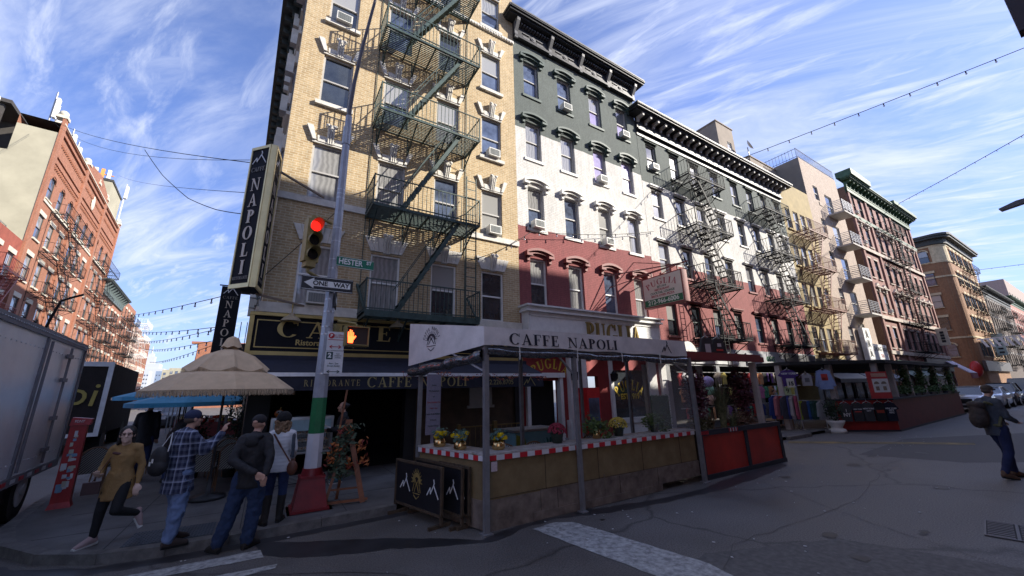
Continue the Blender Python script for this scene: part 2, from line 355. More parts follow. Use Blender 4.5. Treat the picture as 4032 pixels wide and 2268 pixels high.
# ================================================================ SETTING
def asphalt():
    m, t, b = newmat('asphalt'); L = t.links; tc = _n(t, 'ShaderNodeTexCoord')
    n1 = _n(t, 'ShaderNodeTexNoise'); n1.inputs['Scale'].default_value = .35; n1.inputs['Detail'].default_value = 9; n1.inputs['Roughness'].default_value = .6
    n2 = _n(t, 'ShaderNodeTexNoise'); n2.inputs['Scale'].default_value = 55; n2.inputs['Detail'].default_value = 3
    for n_ in (n1, n2): L.new(tc.outputs['Object'], n_.inputs['Vector'])
    a = _n(t, 'ShaderNodeValToRGB'); a.color_ramp.elements[0].position = .35; a.color_ramp.elements[1].position = .7
    a.color_ramp.elements[0].color = (.092, .085, .079, 1); a.color_ramp.elements[1].color = (.170, .157, .146, 1)
    L.new(n1.outputs[0], a.inputs[0])
    c = _n(t, 'ShaderNodeValToRGB'); c.color_ramp.elements[0].position = .3; c.color_ramp.elements[1].position = .75
    c.color_ramp.elements[0].color = (.42, .42, .42, 1); c.color_ramp.elements[1].color = (1.6, 1.6, 1.6, 1); L.new(n2.outputs[0], c.inputs[0])
    mm = _n(t, 'ShaderNodeMix', data_type='RGBA', blend_type='MULTIPLY'); mm.inputs[0].default_value = 1
    L.new(a.outputs[0], mm.inputs[6]); L.new(c.outputs[0], mm.inputs[7])
    vo = _n(t, 'ShaderNodeTexVoronoi', feature='DISTANCE_TO_EDGE'); vo.inputs['Scale'].default_value = .22; 
    nw = _n(t, 'ShaderNodeTexNoise'); nw.inputs['Scale'].default_value = 1.2; nw.inputs['Detail'].default_value = 5
    L.new(tc.outputs['Object'], nw.inputs['Vector']); mxv = _n(t, 'ShaderNodeMix', data_type='RGBA'); mxv.inputs[0].default_value = .35
    L.new(tc.outputs['Object'], mxv.inputs[6]); L.new(nw.outputs['Color'], mxv.inputs[7]); L.new(mxv.outputs[2], vo.inputs['Vector'])
    cr = _n(t, 'ShaderNodeValToRGB'); cr.color_ramp.elements[0].position = 0; cr.color_ramp.elements[1].position = .006; cr.color_ramp.elements[0].color = (.45, .45, .45, 1)
    L.new(vo.outputs['Distance'], cr.inputs[0]); m2 = _n(t, 'ShaderNodeMix', data_type='RGBA', blend_type='MULTIPLY'); m2.inputs[0].default_value = 1
    L.new(mm.outputs[2], m2.inputs[6]); L.new(cr.outputs[0], m2.inputs[7]); L.new(m2.outputs[2], b.inputs['Base Color'])
    rr = _n(t, 'ShaderNodeMapRange'); rr.inputs[1].default_value = .3; rr.inputs[2].default_value = .7; rr.inputs[3].default_value = .45; rr.inputs[4].default_value = .8
    L.new(n1.outputs[0], rr.inputs[0]); L.new(rr.outputs[0], b.inputs['Roughness'])
    bp = _n(t, 'ShaderNodeBump'); bp.inputs['Strength'].default_value = .35; bp.inputs['Distance'].default_value = .006; L.new(n2.outputs[0], bp.inputs['Height']); L.new(bp.outputs[0], b.inputs['Normal'])
    return m
asph = asphalt()
struct(MB().quad((-900, -900, 0), (900, -900, 0), (900, 900, 0), (-900, 900, 0)).build('road', asph))
sidem = mat('concrete_pavement', (.115, .11, .108), .75, var=.3, scale=1.3, bump=.4, bscale=60)
kerbm = mat('granite_kerb', (.13, .122, .115), .7, var=.35, scale=6, bump=.3)
SW = .12
kerb = [(210, 7.5), (2.2, 7.5), (1.0, 7.47), (-.2, 7.42), (-.9, 7.45), (-1.6, 7.62), (-2.3, 8.1), (-2.9, 8.9), (-3.3, 10.0), (-3.6, 12), (-3.95, 16), (-4.9, 26), (-11.9, 96)]
def sidewalk(line, back, kw=.16):
    mb = MB(); n = len(line); inner = []
    for i, p in enumerate(line):
        a = Vector(line[max(0, i - 1)]); b = Vector(line[min(n - 1, i + 1)]); d = (b - a).normalized(); inner.append((p[0] + d.y * kw * back, p[1] - d.x * kw * back))
    return inner
inn = sidewalk(kerb, 1)
mb = MB(); mb.add([(x, y, SW) for x, y in inn] + [(-5, 96, SW), (-.35, 11.4 + 3, SW), (0, 14.5, SW), (210, 14.5, SW)], [tuple(reversed(range(len(inn) + 4)))])
struct(mb.build('sidewalk', sidem))
mb = MB()
for (a, b, c, d) in zip(kerb, kerb[1:], inn, inn[1:]):
    L_ = (Vector(b) - Vector(a)).length; k = max(1, min(60, int(L_ / 1.2)))
    for i in range(k):
        t0, t1 = i / k + .004, (i + 1) / k - .004
        f = lambda p, q, t: (p[0] + (q[0] - p[0]) * t, p[1] + (q[1] - p[1]) * t)
        mb.zprism([f(a, b, t0), f(c, d, t0), f(c, d, t1), f(a, b, t1)][::-1], -.02, SW + .004)
struct(mb.build('kerb', kerbm))
# pavement joints, ramp with tactile pad
jm = mat('joint_dark', (.05, .05, .05), .9)
mb = MB()
for y in (8.9, 10.3): mb.box(-2.6, 60, y, y + .015, SW, SW + .002)
for k in range(0, 26): mb.box(-1.6 + k * 1.5, -1.585 + k * 1.5, 7.7, 11.3, SW, SW + .0015)
struct(mb.build('pavement_joints', jm))
padm = mat('tactile_pad_grey', (.045, .055, .07), .6, var=.3, scale=5)
p0, p1, p2, p3 = (-1.40, 8.40), (-.42, 8.30), (-.42, 7.64), (-1.42, 7.74)
mb = MB(); mb.zprism([p3, p2, p1, p0], SW, SW + .008)
for i in range(26):
    for j in range(9):
        u, v = (i + .5) / 26, (j + .5) / 9; x = (p3[0] * (1 - u) + p2[0] * u) * (1 - v) + (p0[0] * (1 - u) + p1[0] * u) * v; y = (p3[1] * (1 - u) + p2[1] * u) * (1 - v) + (p0[1] * (1 - u) + p1[1] * u) * v
        mb.tube((x, y, SW + .006), (x, y, SW + .014), .012, .007, n=6)
struct(mb.build('tactile_pad', padm))
far_side = MB(); far_side.zprism([(-6, -3.9), (210, -3.9), (210, -1.0), (-6, -1.0)], -.02, SW)
struct(far_side.build('sidewalk', sidem))
w_side = MB(); w_side.zprism([(-13.8, 11.4), (-10.6, 11.4), (-19.0, 96), (-22.3, 96)], -.02, SW); struct(w_side.build('sidewalk', sidem))
# road markings
paint = mat('worn_white_road_paint', (.30, .30, .29), .8, col2=(.50, .50, .48), var=.35, scale=11, bump=.3)
ypaint = mat('faded_yellow_road_paint', (.10, .085, .05), .8, col2=(.30, .22, .08), var=.3, scale=1.5)
def G(*ps, z=0): return [tuple(at(u, v, z=z))[:2] for u, v in ps]
def sheet(name, poly, m_, z, rag=0):
    if rag:
        q = []
        for a, b in zip(poly, poly[1:] + poly[:1]):
            n_ = max(1, int((Vector(b) - Vector(a)).length / .12))
            for k in range(n_): t = k / n_; q.append((a[0] + (b[0] - a[0]) * t + random.uniform(-rag, rag), a[1] + (b[1] - a[1]) * t + random.uniform(-rag, rag)))
        poly = q
    o = MB().add([(x, y, z) for x, y in poly], [tuple(range(len(poly)))]).build(name, m_); return struct(o)
zb = G((2097, 2084), (2180, 2058), (2258, 2056), (2795, 2221)); e1 = Vector(zb[3]) - Vector(zb[2]); e0 = Vector(G((2570, 2268))[0])
sheet('crosswalk_stripe', zb + [tuple(Vector(zb[3]) + Vector((-.12, -.45))), tuple(e0 + Vector((.1, -.6)))], paint, .006, .012)
a = G((500, 2268), (1028, 2166), (1036, 2196), (640, 2268)); v = Vector(a[0]) - Vector(a[1])
sheet('crosswalk_stripe', [tuple(Vector(a[3]) + v * .8), tuple(Vector(a[0]) + v * .8), a[1], a[2]], paint, .006, .008)
a = G((820, 2268), (1095, 2222), (1080, 2240), (1000, 2268))
sheet('crosswalk_stripe', [tuple(Vector(a[3]) + v * .8), tuple(Vector(a[0]) + v * .8), a[1], a[2]], paint, .006, .008)
sheet('yellow_road_line', G((3105, 1746), (3105, 1738), (3500, 1741), (3838, 1744), (3842, 1752), (3500, 1748)), ypaint, .006)
wet = mat('wet_asphalt', (.030, .030, .033), .42, var=.4, scale=2, bump=.1, bscale=70)
wetp = [(1000, 2140), (1150, 2135), (1500, 2120), (1900, 2125), (2010, 2080), (2300, 2010), (2600, 1965), (2760, 1925), (2960, 1850), (3080, 1822), (3100, 1835), (2990, 1880), (2850, 1925), (2640, 1975), (2400, 2020), (2200, 2040), (2050, 2085), (1960, 2130), (1760, 2150), (1500, 2165), (1300, 2190), (1100, 2195), (1010, 2180)]
sheet('wet_patch', G(*wetp), wet, .003, .03)
dampm = mat('damp_kerb_asphalt', (.035, .034, .037), .5, var=.3, scale=2)
sheet('damp_strip', [(-.9, 7.40), (-1.65, 7.55), (-2.4, 8.0), (-3.0, 8.8), (-3.2, 8.7), (-2.6, 7.8), (-1.75, 7.3), (-.8, 7.15), (.4, 7.2), (1.9, 7.25), (2.6, 7.3), (2.6, 7.48), (.5, 7.42)], dampm, .002, .02)
sheet('asphalt_patch', G((3380, 1790), (3560, 1728), (4030, 1705), (4100, 1820), (3800, 1822)), mat('newer_asphalt', (.075, .070, .067), .75, var=.2, scale=20), .002, .02)
sheet('asphalt_patch', G((2600, 2268), (2780, 2180), (3300, 2120), (4032, 2240), (4100, 2400), (2700, 2400)), mat('older_asphalt', (.105, .098, .092), .75, var=.3, scale=12), .0015, .02)
stn_ = mat('oil_stain', (.035, .032, .03), .5, var=.4, scale=6)
random.seed(41)
for k in range(16):
    x, y = random.uniform(2, 18), random.uniform(1.2, 5.2); r = random.uniform(.05, .22); sheet('road_stain', [(x + r * random.uniform(.6, 1.2) * math.cos(a), y + r * .7 * random.uniform(.6, 1.2) * math.sin(a)) for a in [j * .45 for j in range(14)]], stn_, .0045 + .0002 * k)
seal = mat('crack_sealant', (.045, .042, .04), .6)
def crack(pts, w_=.011, z=.0052):
    mb = MB(); P = []
    for a, b in zip(pts, pts[1:]):
        for k in range(12): u = k / 12; P.append(Vector((a[0] + (b[0] - a[0]) * u + random.gauss(0, .02), a[1] + (b[1] - a[1]) * u + random.gauss(0, .02))))
    P.append(Vector(pts[-1]))
    for a, b in zip(P, P[1:]): n_ = Vector((-(b - a).y, (b - a).x)).normalized() * w_ * random.uniform(.5, 1) / 2; mb.add([(*(a - n_), z), (*(b - n_), z), (*(b + n_), z), (*(a + n_), z)], [(0, 1, 2, 3)])
    struct(mb.build('road_crack', seal))
crack([(2.5, 2.0), (5.5, 3.4), (9, 3.2), (14, 4.0), (22, 3.6)]); crack([(7.2, 1.0), (7.9, 2.6), (9.4, 4.9)], z=.0054); crack([(11, 1.4), (12.2, 3.4), (12.0, 5.2)], z=.0056); crack([(-.6, 6.6), (1.5, 5.2), (2.6, 3.6)], .014, .0058)
# ================================================================ BUILDING KIT
def wallface(mb, x0, x1, z0, z1, holes, rev=.14, mi=0, y=0.0):
    xs = sorted({x0, x1} | {h[i] for h in holes for i in (0, 1)}); zs = sorted({z0, z1} | {h[i] for h in holes for i in (2, 3)})
    xs = [x for x in xs if x0 <= x <= x1]; zs = [z for z in zs if z0 <= z <= z1]
    for a, b in zip(xs, xs[1:]):
        run = None
        for c, d in zip(zs, zs[1:]):
            cx, cz = (a + b) / 2, (c + d) / 2
            if any(h[0] < cx < h[1] and h[2] < cz < h[3] for h in holes):
                if run: mb.quad((a, y, run[0]), (b, y, run[0]), (b, y, run[1]), (a, y, run[1]), mi); run = None
            else: run = (run[0], d) if run else (c, d)
        if run: mb.quad((a, y, run[0]), (b, y, run[0]), (b, y, run[1]), (a, y, run[1]), mi)
    for h in holes:
        a, b, c, d = h[:4]; r = y + rev
        mb.quad((a, y, c), (a, r, c), (a, r, d), (a, y, d), mi); mb.quad((b, y, d), (b, r, d), (b, r, c), (b, y, c), mi)
        mb.quad((a, y, d), (a, r, d), (b, r, d), (b, y, d), mi); mb.quad((a, y, c), (b, y, c), (b, r, c), (a, r, c), mi)
def shell(mb, w, h, depth, z0=0, mi=0, ri=1, back=.3):
    mb.quad((0, 0, z0), (0, 0, h), (0, depth, h), (0, depth, z0), mi); mb.quad((w, 0, z0), (w, depth, z0), (w, depth, h), (w, 0, h), mi)
    mb.quad((0, depth, z0), (0, depth, h), (w, depth, h), (w, depth, z0), mi)
    mb.quad((0, 0, h - .02), (w, 0, h - .02), (w, depth, h - .02), (0, depth, h - .02), ri)
WC = {}
def cached(key, fn, mats):
    if key not in WC: WC[key] = fn().mesh(key[0], mats)
    return WC[key]
def frame_mb(w, h, t=.055, door=False):
    mb = MB(); a, b = -w / 2, w / 2; y0, y1 = .05, .13
    mb.box(a, a + t, y0, y1, 0, h); mb.box(b - t, b, y0, y1, 0, h); mb.box(a + t, b - t, y0, y1, h - t, h); mb.box(a + t, b - t, y0, y1, 0, t)
    if not door: mb.box(a + t, b - t, y0 + .02, y1 + .01, h * .5 - .025, h * .5 + .025)
    return mb
def hood_mb(kind, w):
    mb = MB()
    if kind == 'arch':
        for (W, th, pr, up) in ((w / 2 + .24, .1, .24, .12), (w / 2 + .19, .09, .16, .02), (w / 2 + .14, .05, .08, -.04)):
            n = 10; f = lambda u: .16 * (1 - u * u) + (.0 if abs(u) < .8 else -.0)
            lo_ = [(W * (2 * k / n - 1), up + f(2 * k / n - 1)) for k in range(n + 1)]; hi_ = [(x, z + th) for x, z in lo_]
            for k in range(n): mb.prism([lo_[k], lo_[k + 1], hi_[k + 1], hi_[k]], -pr, .003 + .001 * up, 0)
        for s in (-1, 1):
            x = s * (w / 2 + .12); mb.box(x - .06, x + .06, -.14, .001, -.16, .01); mb.box(x - .13, x + .13, -.245, .001, .02, .12)
    elif kind == 'flat':
        mb.box(-w / 2 - .16, w / 2 + .16, -.17, 0, .18, .26); mb.box(-w / 2 - .12, w / 2 + .12, -.12, 0, .12, .18); mb.box(-w / 2 - .08, w / 2 + .08, -.04, 0, .01, .12)
    elif kind == 'lintel': mb.box(-w / 2 - .14, w / 2 + .14, -.035, 0, .02, .36)
    elif kind == 'thin': mb.box(-w / 2 - .1, w / 2 + .1, -.03, 0, .01, .16)
    elif kind in ('splay', 'splayend'):
        b_, t_ = w / 2 + .03, w / 2 + .22; z0, z1 = .07, .52
        if kind == 'splay':
            for s in (-1, 1):
                for k in range(3):
                    u0, u1 = k / 3 + .02, (k + 1) / 3 - .0
                    X = lambda u, z: s * (.1 + (b_ - .1) * u + (t_ - b_) * u * (z - z0) / (z1 - z0))
                    p = [(X(u0, z0), z0), (X(u1, z0), z0), (X(u1, z1), z1), (X(u0, z1), z1)]
                    mb.prism(p if s > 0 else p[::-1], -.05 - .003 * k, 0)
        else:
            for s in (-1, 1):
                p = [(s * (b_ - .1), z0), (s * b_, z0), (s * t_, z1), (s * (t_ - .17), z1)]; mb.prism(p if s > 0 else p[::-1], -.09, 0)
                p = [(s * (b_ - .36), z0 - .02), (s * (b_ - .14), z0 - .02), (s * (b_ - .12), z0 + .17), (s * (b_ - .34), z0 + .17)]; mb.prism(p if s > 0 else p[::-1], -.06, 0)
                mb.box(s * (b_ - .33) - .05, s * (b_ - .33) + .05, -.066, 0, z0 + .05, z0 + .14)
            mb.box(-w / 2 - .03, w / 2 + .03, -.04, 0, .0, .05)
        # scroll keystone
        mb.xprism([(0, .02), (-.07, .04), (-.09, .2), (-.13, .42), (-.2, .5), (-.21, .60), (-.14, .64), (0, .64)], -.10, .10)
        for x in (-.065, 0, .065): mb.tube((x, -.06, .06), (x, -.18, .48), .025, .038, n=6)
        for s in (-1, 1): mb.ball((s * .09, -.17, .58), .075, .07, .065, n=8)
    elif kind == 'archb':
        n = 8; R = w / 2 + .16; r = w / 2
        for k in range(n):
            a, b = math.pi * k / n, math.pi * (k + 1) / n; f = lambda q, t: (q * math.cos(t), -.0 + q * math.sin(t) * .8 - .35)
            mb.prism([f(r, a), f(R, a), f(R, b), f(r, b)], -.05, .0)
            # fill corner between arch and square hole
        for s in (-1, 1):
            pts = [(s * r, 0.0)] + [(s * r * math.cos(t), r * .8 * math.sin(t) - .35) for t in (0, .25, .5, .75, 1.0, 1.25)] + [(s * .1, 0)]
            mb.prism(pts if s < 0 else pts[::-1], -.004, .05)
    elif kind == 'ornate':
        mb.box(-w / 2 - .1, w / 2 + .1, -.1, 0, .02, .3); mb.box(-w / 2 - .22, w / 2 + .22, -.3, 0, .3, .42)
        mb.prism([(-w / 2 - .2, .42), (w / 2 + .2, .42), (0, .85)], -.2, 0); mb.xprism([(0, -.1), (-.2, .1), (-.3, .5), (0, .6)], -.14, .14)
    return mb
def window(par, x, z, w, h, fm, pm, sill=None, hood=None, hoodm=None, y=.0, sillw=.1, door=False, rev=.14):
    k = ('window', round(w, 2), round(h, 2), fm.name, door)
    f = place(cached(k, lambda: frame_mb(w, h, door=door), fm), 'window', par, (x, y, z))
    rr_ = (x * 7.3 + z * 3.1 + w) % 1.0; p2_ = blind if (rr_ < .22 and pm in (glass, glassb)) else (curt if rr_ > .85 and pm is not curt else pm)
    place(cached(('pane', round(w, 2), round(h, 2), pm.name, p2_.name), lambda: MB().quad((-w / 2 + .04, .10, h * .5), (w / 2 - .04, .10, h * .5), (w / 2 - .04, .10, h - .04), (-w / 2 + .04, .10, h - .04)).quad((-w / 2 + .04, .12, .04), (w / 2 - .04, .12, .04), (w / 2 - .04, .12, h * .5), (-w / 2 + .04, .12, h * .5), 1), [p2_, pm]), 'pane', f, (0, 0, 0))
    if sill: place(cached(('window_sill', round(w, 2), sill.name, sillw), lambda: MB().box(-w / 2 - .1, w / 2 + .1, -.1, .04, -sillw, -.001).box(-w / 2 - .02, w / 2 + .02, .0, .13, -.02, .001), sill), 'window_sill', f, (0, 0, 0))
    if hood: place(cached(('window_hood', hood, round(w, 2), hoodm.name), lambda: hood_mb(hood, w), hoodm), 'window_hood', f, (0, 0, h))
    return f
def ac_unit(label, loc, w=.48, h=.32, rot=0, mesh_=None, body=None):
    body = body or mat('ac_white', (.62, .62, .58), .5, var=.1); t = thing('air_conditioner', label, 'air conditioner', loc, rot, 'air conditioners in the windows')
    place(cached(('housing', w, body.name), lambda: MB().box(-w / 2, w / 2, -.24, .08, 0, h), body), 'housing', t)
    def gr():
        mb = MB()
        for k in range(9): z = .05 + k * (h - .1) / 8; mb.box(-w / 2 + .04, w / 2 - .04, -.25, -.241, z - .008, z + .008)
        for k in range(7): x = -w / 2 + .06 + k * (w - .12) / 6; mb.box(x - .005, x + .005, -.254, -.242, .04, h - .04)
        return mb
    place(cached(('grille', w), gr, mat('ac_grille', (.2, .22, .22), .6)), 'grille', t)
    return t
def platform_mb(x0, x1, pr, z, slat=.085, along='x', th=.035):
    mb = MB(); n = int(pr / slat)
    for k in range(n + 1): y = -pr + .03 + k * (pr - .06) / n; mb.box(x0 + .02, x1 - .02, y - .018, y + .018, z - .02, z)
    mb.box(x0, x1, -pr, -pr + .03, z - .07, z + .01); mb.box(x0, x0 + .03, -pr + .03, 0, z - .07, z + .01); mb.box(x1 - .03, x1, -pr + .03, 0, z - .07, z + .01)
    for k in range(1, 4): x = x0 + (x1 - x0) * k / 4; mb.box(x - .02, x + .02, -pr + .03, 0, z - .08, z - .022)
    return mb
def rail_mb(x0, x1, pr, z, h=.9, step=.14, r=.008):
    mb = MB()
    for zz in (z + h, z + .08): mb.bar((x0, -pr, zz), (x1, -pr, zz), .03); mb.bar((x0, 0, zz), (x0, -pr, zz), .03); mb.bar((x1, 0, zz), (x1, -pr, zz), .03)
    n = int((x1 - x0) / step)
    for k in range(n + 1): x = x0 + (x1 - x0) * k / n; mb.bar((x, -pr, z), (x, -pr, z + h), r * 2)
    n = int(pr / step)
    for k in range(1, n): y = -pr * k / n; mb.bar((x0, y, z), (x0, y, z + h), r * 2); mb.bar((x1, y, z), (x1, y, z + h), r * 2)
    for x in (x0, x1): mb.bar((x, -pr, z - .05), (x, -pr, z + h + .03), .035)
    return mb
def stair_mb(xa, za, xb, zb_, y0, y1, tr=11, wd=.11):
    mb = MB()
    for y in (y0, y1):
        a = Vector((xa, y, za)); b = Vector((xb, y, zb_)); d = (b - a).normalized(); nrm = Vector((-d.z, 0, d.x)) * wd * .5
        for s in (1,): mb.add([a - nrm + Vector((0, e, 0)) for e in (-.012, .012)] + [a + nrm + Vector((0, e, 0)) for e in (-.012, .012)] + [b - nrm + Vector((0, e, 0)) for e in (-.012, .012)] + [b + nrm + Vector((0, e, 0)) for e in (-.012, .012)],
            [(0, 2, 6, 4), (1, 5, 7, 3), (0, 4, 5, 1), (2, 3, 7, 6), (0, 1, 3, 2), (4, 6, 7, 5)])
        mb.bar(a + Vector((0, 0, .75)), b + Vector((0, 0, .75)), .022)
        for t in (.15, .5, .85): p = a.lerp(b, t); mb.bar(p, p + Vector((0, 0, .75)), .018)
    for k in range(1, tr):
        p = Vector((xa, 0, za)).lerp(Vector((xb, 0, zb_)), k / tr); mb.box(p.x - .09, p.x + .09, y0 + .012, y1 - .012, p.z - .012, p.z + .012)
    return mb
def fire_escape(par, x0, x1, zs, m_, pr=1.1, stair=1, ladder=False, y=0, drop=None, step=.14, stairin=.45, brk=2, rh=.88, slat=.085):
    mb = MB()
    for x in (x0 + .02, x1 - .02): mb.bar((x, -.03, zs[0] - .7), (x, -.03, zs[-1]), .02)
    mb.bar((x0, -.03, zs[0] - .1), (x1, -.03, zs[0] - .1), .03)
    fe = mb.build('fire_escape', m_, par, (0, y, 0))
    for i, z in enumerate(zs):
        mb = platform_mb(x0, x1, pr, z, slat)
        for k in range(brk + 1):
            x = x0 + .15 + (x1 - x0 - .3) * k / brk
            mb.bar((x, -pr + .1, z - .09), (x, 0, z - .75), .035); mb.bar((x, 0, z - .8), (x, 0, z - .05), .03)
            mb.bar((x, -.1, z - .58), (x, -.42, z - .2), .018)
        place(mb.mesh('platform', m_), 'platform', fe)
        place(rail_mb(x0, x1, pr, z, rh, step).mesh('railing', m_), 'railing', fe)
    for a, b in zip(zs, zs[1:]):
        xl, xr = x0 + .25 * (x1 - x0), x1 - .2 * (x1 - x0)
        (xa, xb) = (xr, xl) if stair > 0 else (xl, xr)
        stair_mb(xa, b, xb, a, -pr + .12, -pr + .55).build('staircase', m_, fe)
    if drop:
        mb = MB(); xa = drop[0]
        for s in (-.17, .17): mb.bar((xa + s, -pr - .03, drop[1]), (xa + s, -pr - .03, drop[2]), .03)
        n = int((drop[2] - drop[1]) / .3)
        for k in range(n): z = drop[1] + .15 + k * .3; mb.bar((xa - .17, -pr - .03, z), (xa + .17, -pr - .03, z), .02)
        mb.build('ladder', m_, fe)
    return fe
def cornice(par, x0, x1, z, h, pr, m_, step=.6, bw=.12, bh=.5, y=0, name='cornice', frieze=.6, back=0, dentm=None, endcap=True):
    mb = MB(); e = pr * .8 if endcap else 0
    mb.box(x0 - e, x1 + e, y - pr, y + back, z + h - .12, z + h); mb.box(x0 - e * .9, x1 + e * .9, y - pr * .9, y + back, z + h - .22, z + h - .12)
    mb.box(x0 - e * .75, x1 + e * .75, y - pr * .75, y + back, z + h - .3, z + h - .22); mb.box(x0, x1, y - .12, y + back, z, z + h - .3)
    mb.box(x0, x1, y - .2, y + back, z - .08, z + .04)
    if frieze: mb.box(x0, x1, y - .05, y + back, z - frieze, z - .08)
    c = mb.build(name, m_, par)
    n = max(2, int((x1 - x0) / step)); bm = MB()
    if 1:
        x = 0
        bm.xprism([(y - .121, z + h - .31), (y - pr * .72, z + h - .31), (y - pr * .68, z + h - .45), (y - pr * .3, z + h - .3 - bh * .6), (y - .2, z + h - .3 - bh), (y - .121, z + h - .3 - bh)], x - bw / 2, x + bw / 2)
    me = bm.mesh('bracket', dentm or m_)
    for k in range(n + 1): place(me, 'bracket', c, (x0 + bw / 2 + (x1 - x0 - bw) * k / n, 0, 0))
    return c
D = 11.4
def pick(seq, i): return seq[i % len(seq)]
# ---------------------------------------------------------------- corner cafe building (tan brick)
tanb = brick('tan_brick', (.54, .40, .225), (.42, .29, .145), (.60, .51, .35), .22, .078, .013, dirt=.14)
X0 = -.36; W_ = 7.86
b = thing('apartment_building', 'tan brick corner building with white keystones and a green fire escape above the cafe', 'building', (X0, D, 0))
cols = [(.31, 1.19), (2.19, 3.07), (4.08, 4.96), (5.92, 6.80)]
sills = [4.36, 7.5, 10.74, 13.9, 17.1]; hts = [1.76, 1.8, 1.8, 1.78, 1.75]
holes = [(a - X0, c - X0, s, s + h) for a, c in cols for s, h in zip(sills, hts)]
mb = MB(); wallface(mb, 0, W_, 4.2, 20.6, holes, .16)
dep = 26.0; sk = math.tan(rad(3.0)) * dep
mb.quad((0, 0, 4.2), (0, 0, 20.6), (-sk, dep, 20.6), (-sk, dep, 0), 0)
mb.quad((0, 3, 0), (0, 0, 0), (0, 0, 4.2), (0, 3, 4.2), 0) if 0 else None
mb.quad((W_, 0, 4.2), (W_, dep, 4.2), (W_, dep, 20.6), (W_, 0, 20.6), 0)
mb.add([(0, 0, 20.58), (W_, 0, 20.58), (W_, dep, 20.58), (-sk, dep, 20.58)], [(0, 1, 2, 3)], 1)
mb.build('wall', [tanb, roofm], b)
pn = {(0, 2): curt, (1, 2): curt, (1, 3): blind}
PAN = [[curt, curt, glass, glass], [curt, curt, glassb, blind], [glass, glassb, blind, glassb], [glass, glassb, glass, glassb], [glass, glass, glass, glassb]]
for j, (a, c) in enumerate(cols):
    for i, (s, h) in enumerate(zip(sills, hts)):
        window(b, (a + c) / 2 - X0, s, c - a, h, framegrey if i else white, PAN[i][j], offwhite if (i > 1 and j in (0, 3)) else None, 'splay' if i == 0 else 'splayend', offwhite, sillw=.13)
MB().box(-.04, W_, -.1, 0, 4.1, 4.36).build('stone_band', offwhite, b)
MB().box(-.04, W_, -.07, 0, 7.3, 7.5).build('stone_band', offwhite, b)
mb = MB(); mb.box(0, W_, -.08, 0, 16.85, 17.0)
for k in range(60): mb.box(.02 + k * W_ / 60, .02 + k * W_ / 60 + .06, -.11, -.08, 16.86, 16.94)
mb.build('stone_band', offwhite, b)
fe = fire_escape(b, 1.92 - X0, 5.28 - X0, [4.14, 7.26, 10.46, 13.63, 16.8], gniron, 1.1, 1, step=.125, brk=3, drop=(4.96 - X0, 4.1, 8.9), slat=.075)
mb = MB(); x0_, x1_ = 1.92 - X0, 5.28 - X0
mb.box(x0_, x1_, -1.12, -1.05, 4.0, 4.18); mb.box(x0_, x0_ + .06, -1.05, 0, 4.0, 4.15); mb.box(x1_ - .06, x1_, -1.05, 0, 4.0, 4.15)
mb.bar((x0_ - .05, 0, 5.1), (x0_ + .05, -1.05, 4.05), .07); mb.bar((x1_, -.2, 5.0), (x1_, -1.0, 4.1), .05)
mb.build('edge_beam', gniron, fe)
# cornice and keystones along the side street wall
side = MB(); th = rad(93.0)
def SP(s, o_, z): return (s * math.cos(th) - o_ * math.sin(th), s * math.sin(th) + o_ * math.cos(th) * 1.0, z)
def sbox(mb, s0, s1, o0, o1, z0, z1, mi=0):
    P = [SP(s0, o0, z0), SP(s1, o0, z0), SP(s1, o1, z0), SP(s0, o1, z0), SP(s0, o0, z1), SP(s1, o0, z1), SP(s1, o1, z1), SP(s0, o1, z1)]
    mb.add(P, [(0, 1, 2, 3), (4, 7, 6, 5), (0, 4, 5, 1), (1, 5, 6, 2), (2, 6, 7, 3), (3, 7, 4, 0)], mi)
sbox(side, -.85, dep, .0, .86, 20.45, 20.6); sbox(side, -.7, dep, .0, .75, 20.28, 20.45); sbox(side, -.1, dep, 0, .14, 19.4, 20.28)
for k in range(34): s = -.1 + k * .78; sbox(side, s, s + .2, .14, .68, 19.95, 20.28); sbox(side, s, s + .16, .14, .4, 19.6, 19.95)
side.box(0, W_, -.8, 0, 20.45, 20.6)
side.build('cornice', mat('cornice_dark_green', (.05, .06, .055), .6, var=.3), b)
for z in (4.4, 7.5, 10.7, 13.9, 17.1):
    for s in (1.0, 3.2, 5.6, 8, 10.4, 12.8):
        side = MB(); sbox(side, s, s + .9, 0, .03, z, z + 1.85, 1); sbox(side, s - .12, s + 1.02, 0, .1, z - .12, z); sbox(side, s - .16, s + 1.06, .0, .08, z + 1.85, z + 2.3); sbox(side, s + .32, s + .58, .0, .3, z + 1.8, z + 2.5); side.build('side_window', [offwhite, glass], b)
for z in (4.2, 7.3, 10.4):
    sf = MB(); sbox(sf, 9, 13, 0, 1.0, z, z + .05)
    for k in range(17): s = 9 + k * .25; sbox(sf, s, s + .03, .97, 1.0, z, z + 1)
    for k in range(5): sbox(sf, 9, 9.03, k * .22, k * .22 + .03, z, z + 1)
    sbox(sf, 9, 13, .96, 1.0, z + 1, z + 1.04); sf.build('fire_balcony', iron, b)
sf = MB(); sbox(sf, 10, 10.04, .8, .84, 3, 13); sbox(sf, 10.36, 10.4, .8, .84, 3, 13)
for k in range(40): sbox(sf, 10, 10.4, .8, .84, 3.0 + k * .25, 3.04 + k * .25)
sf.build('ladder', iron, b)
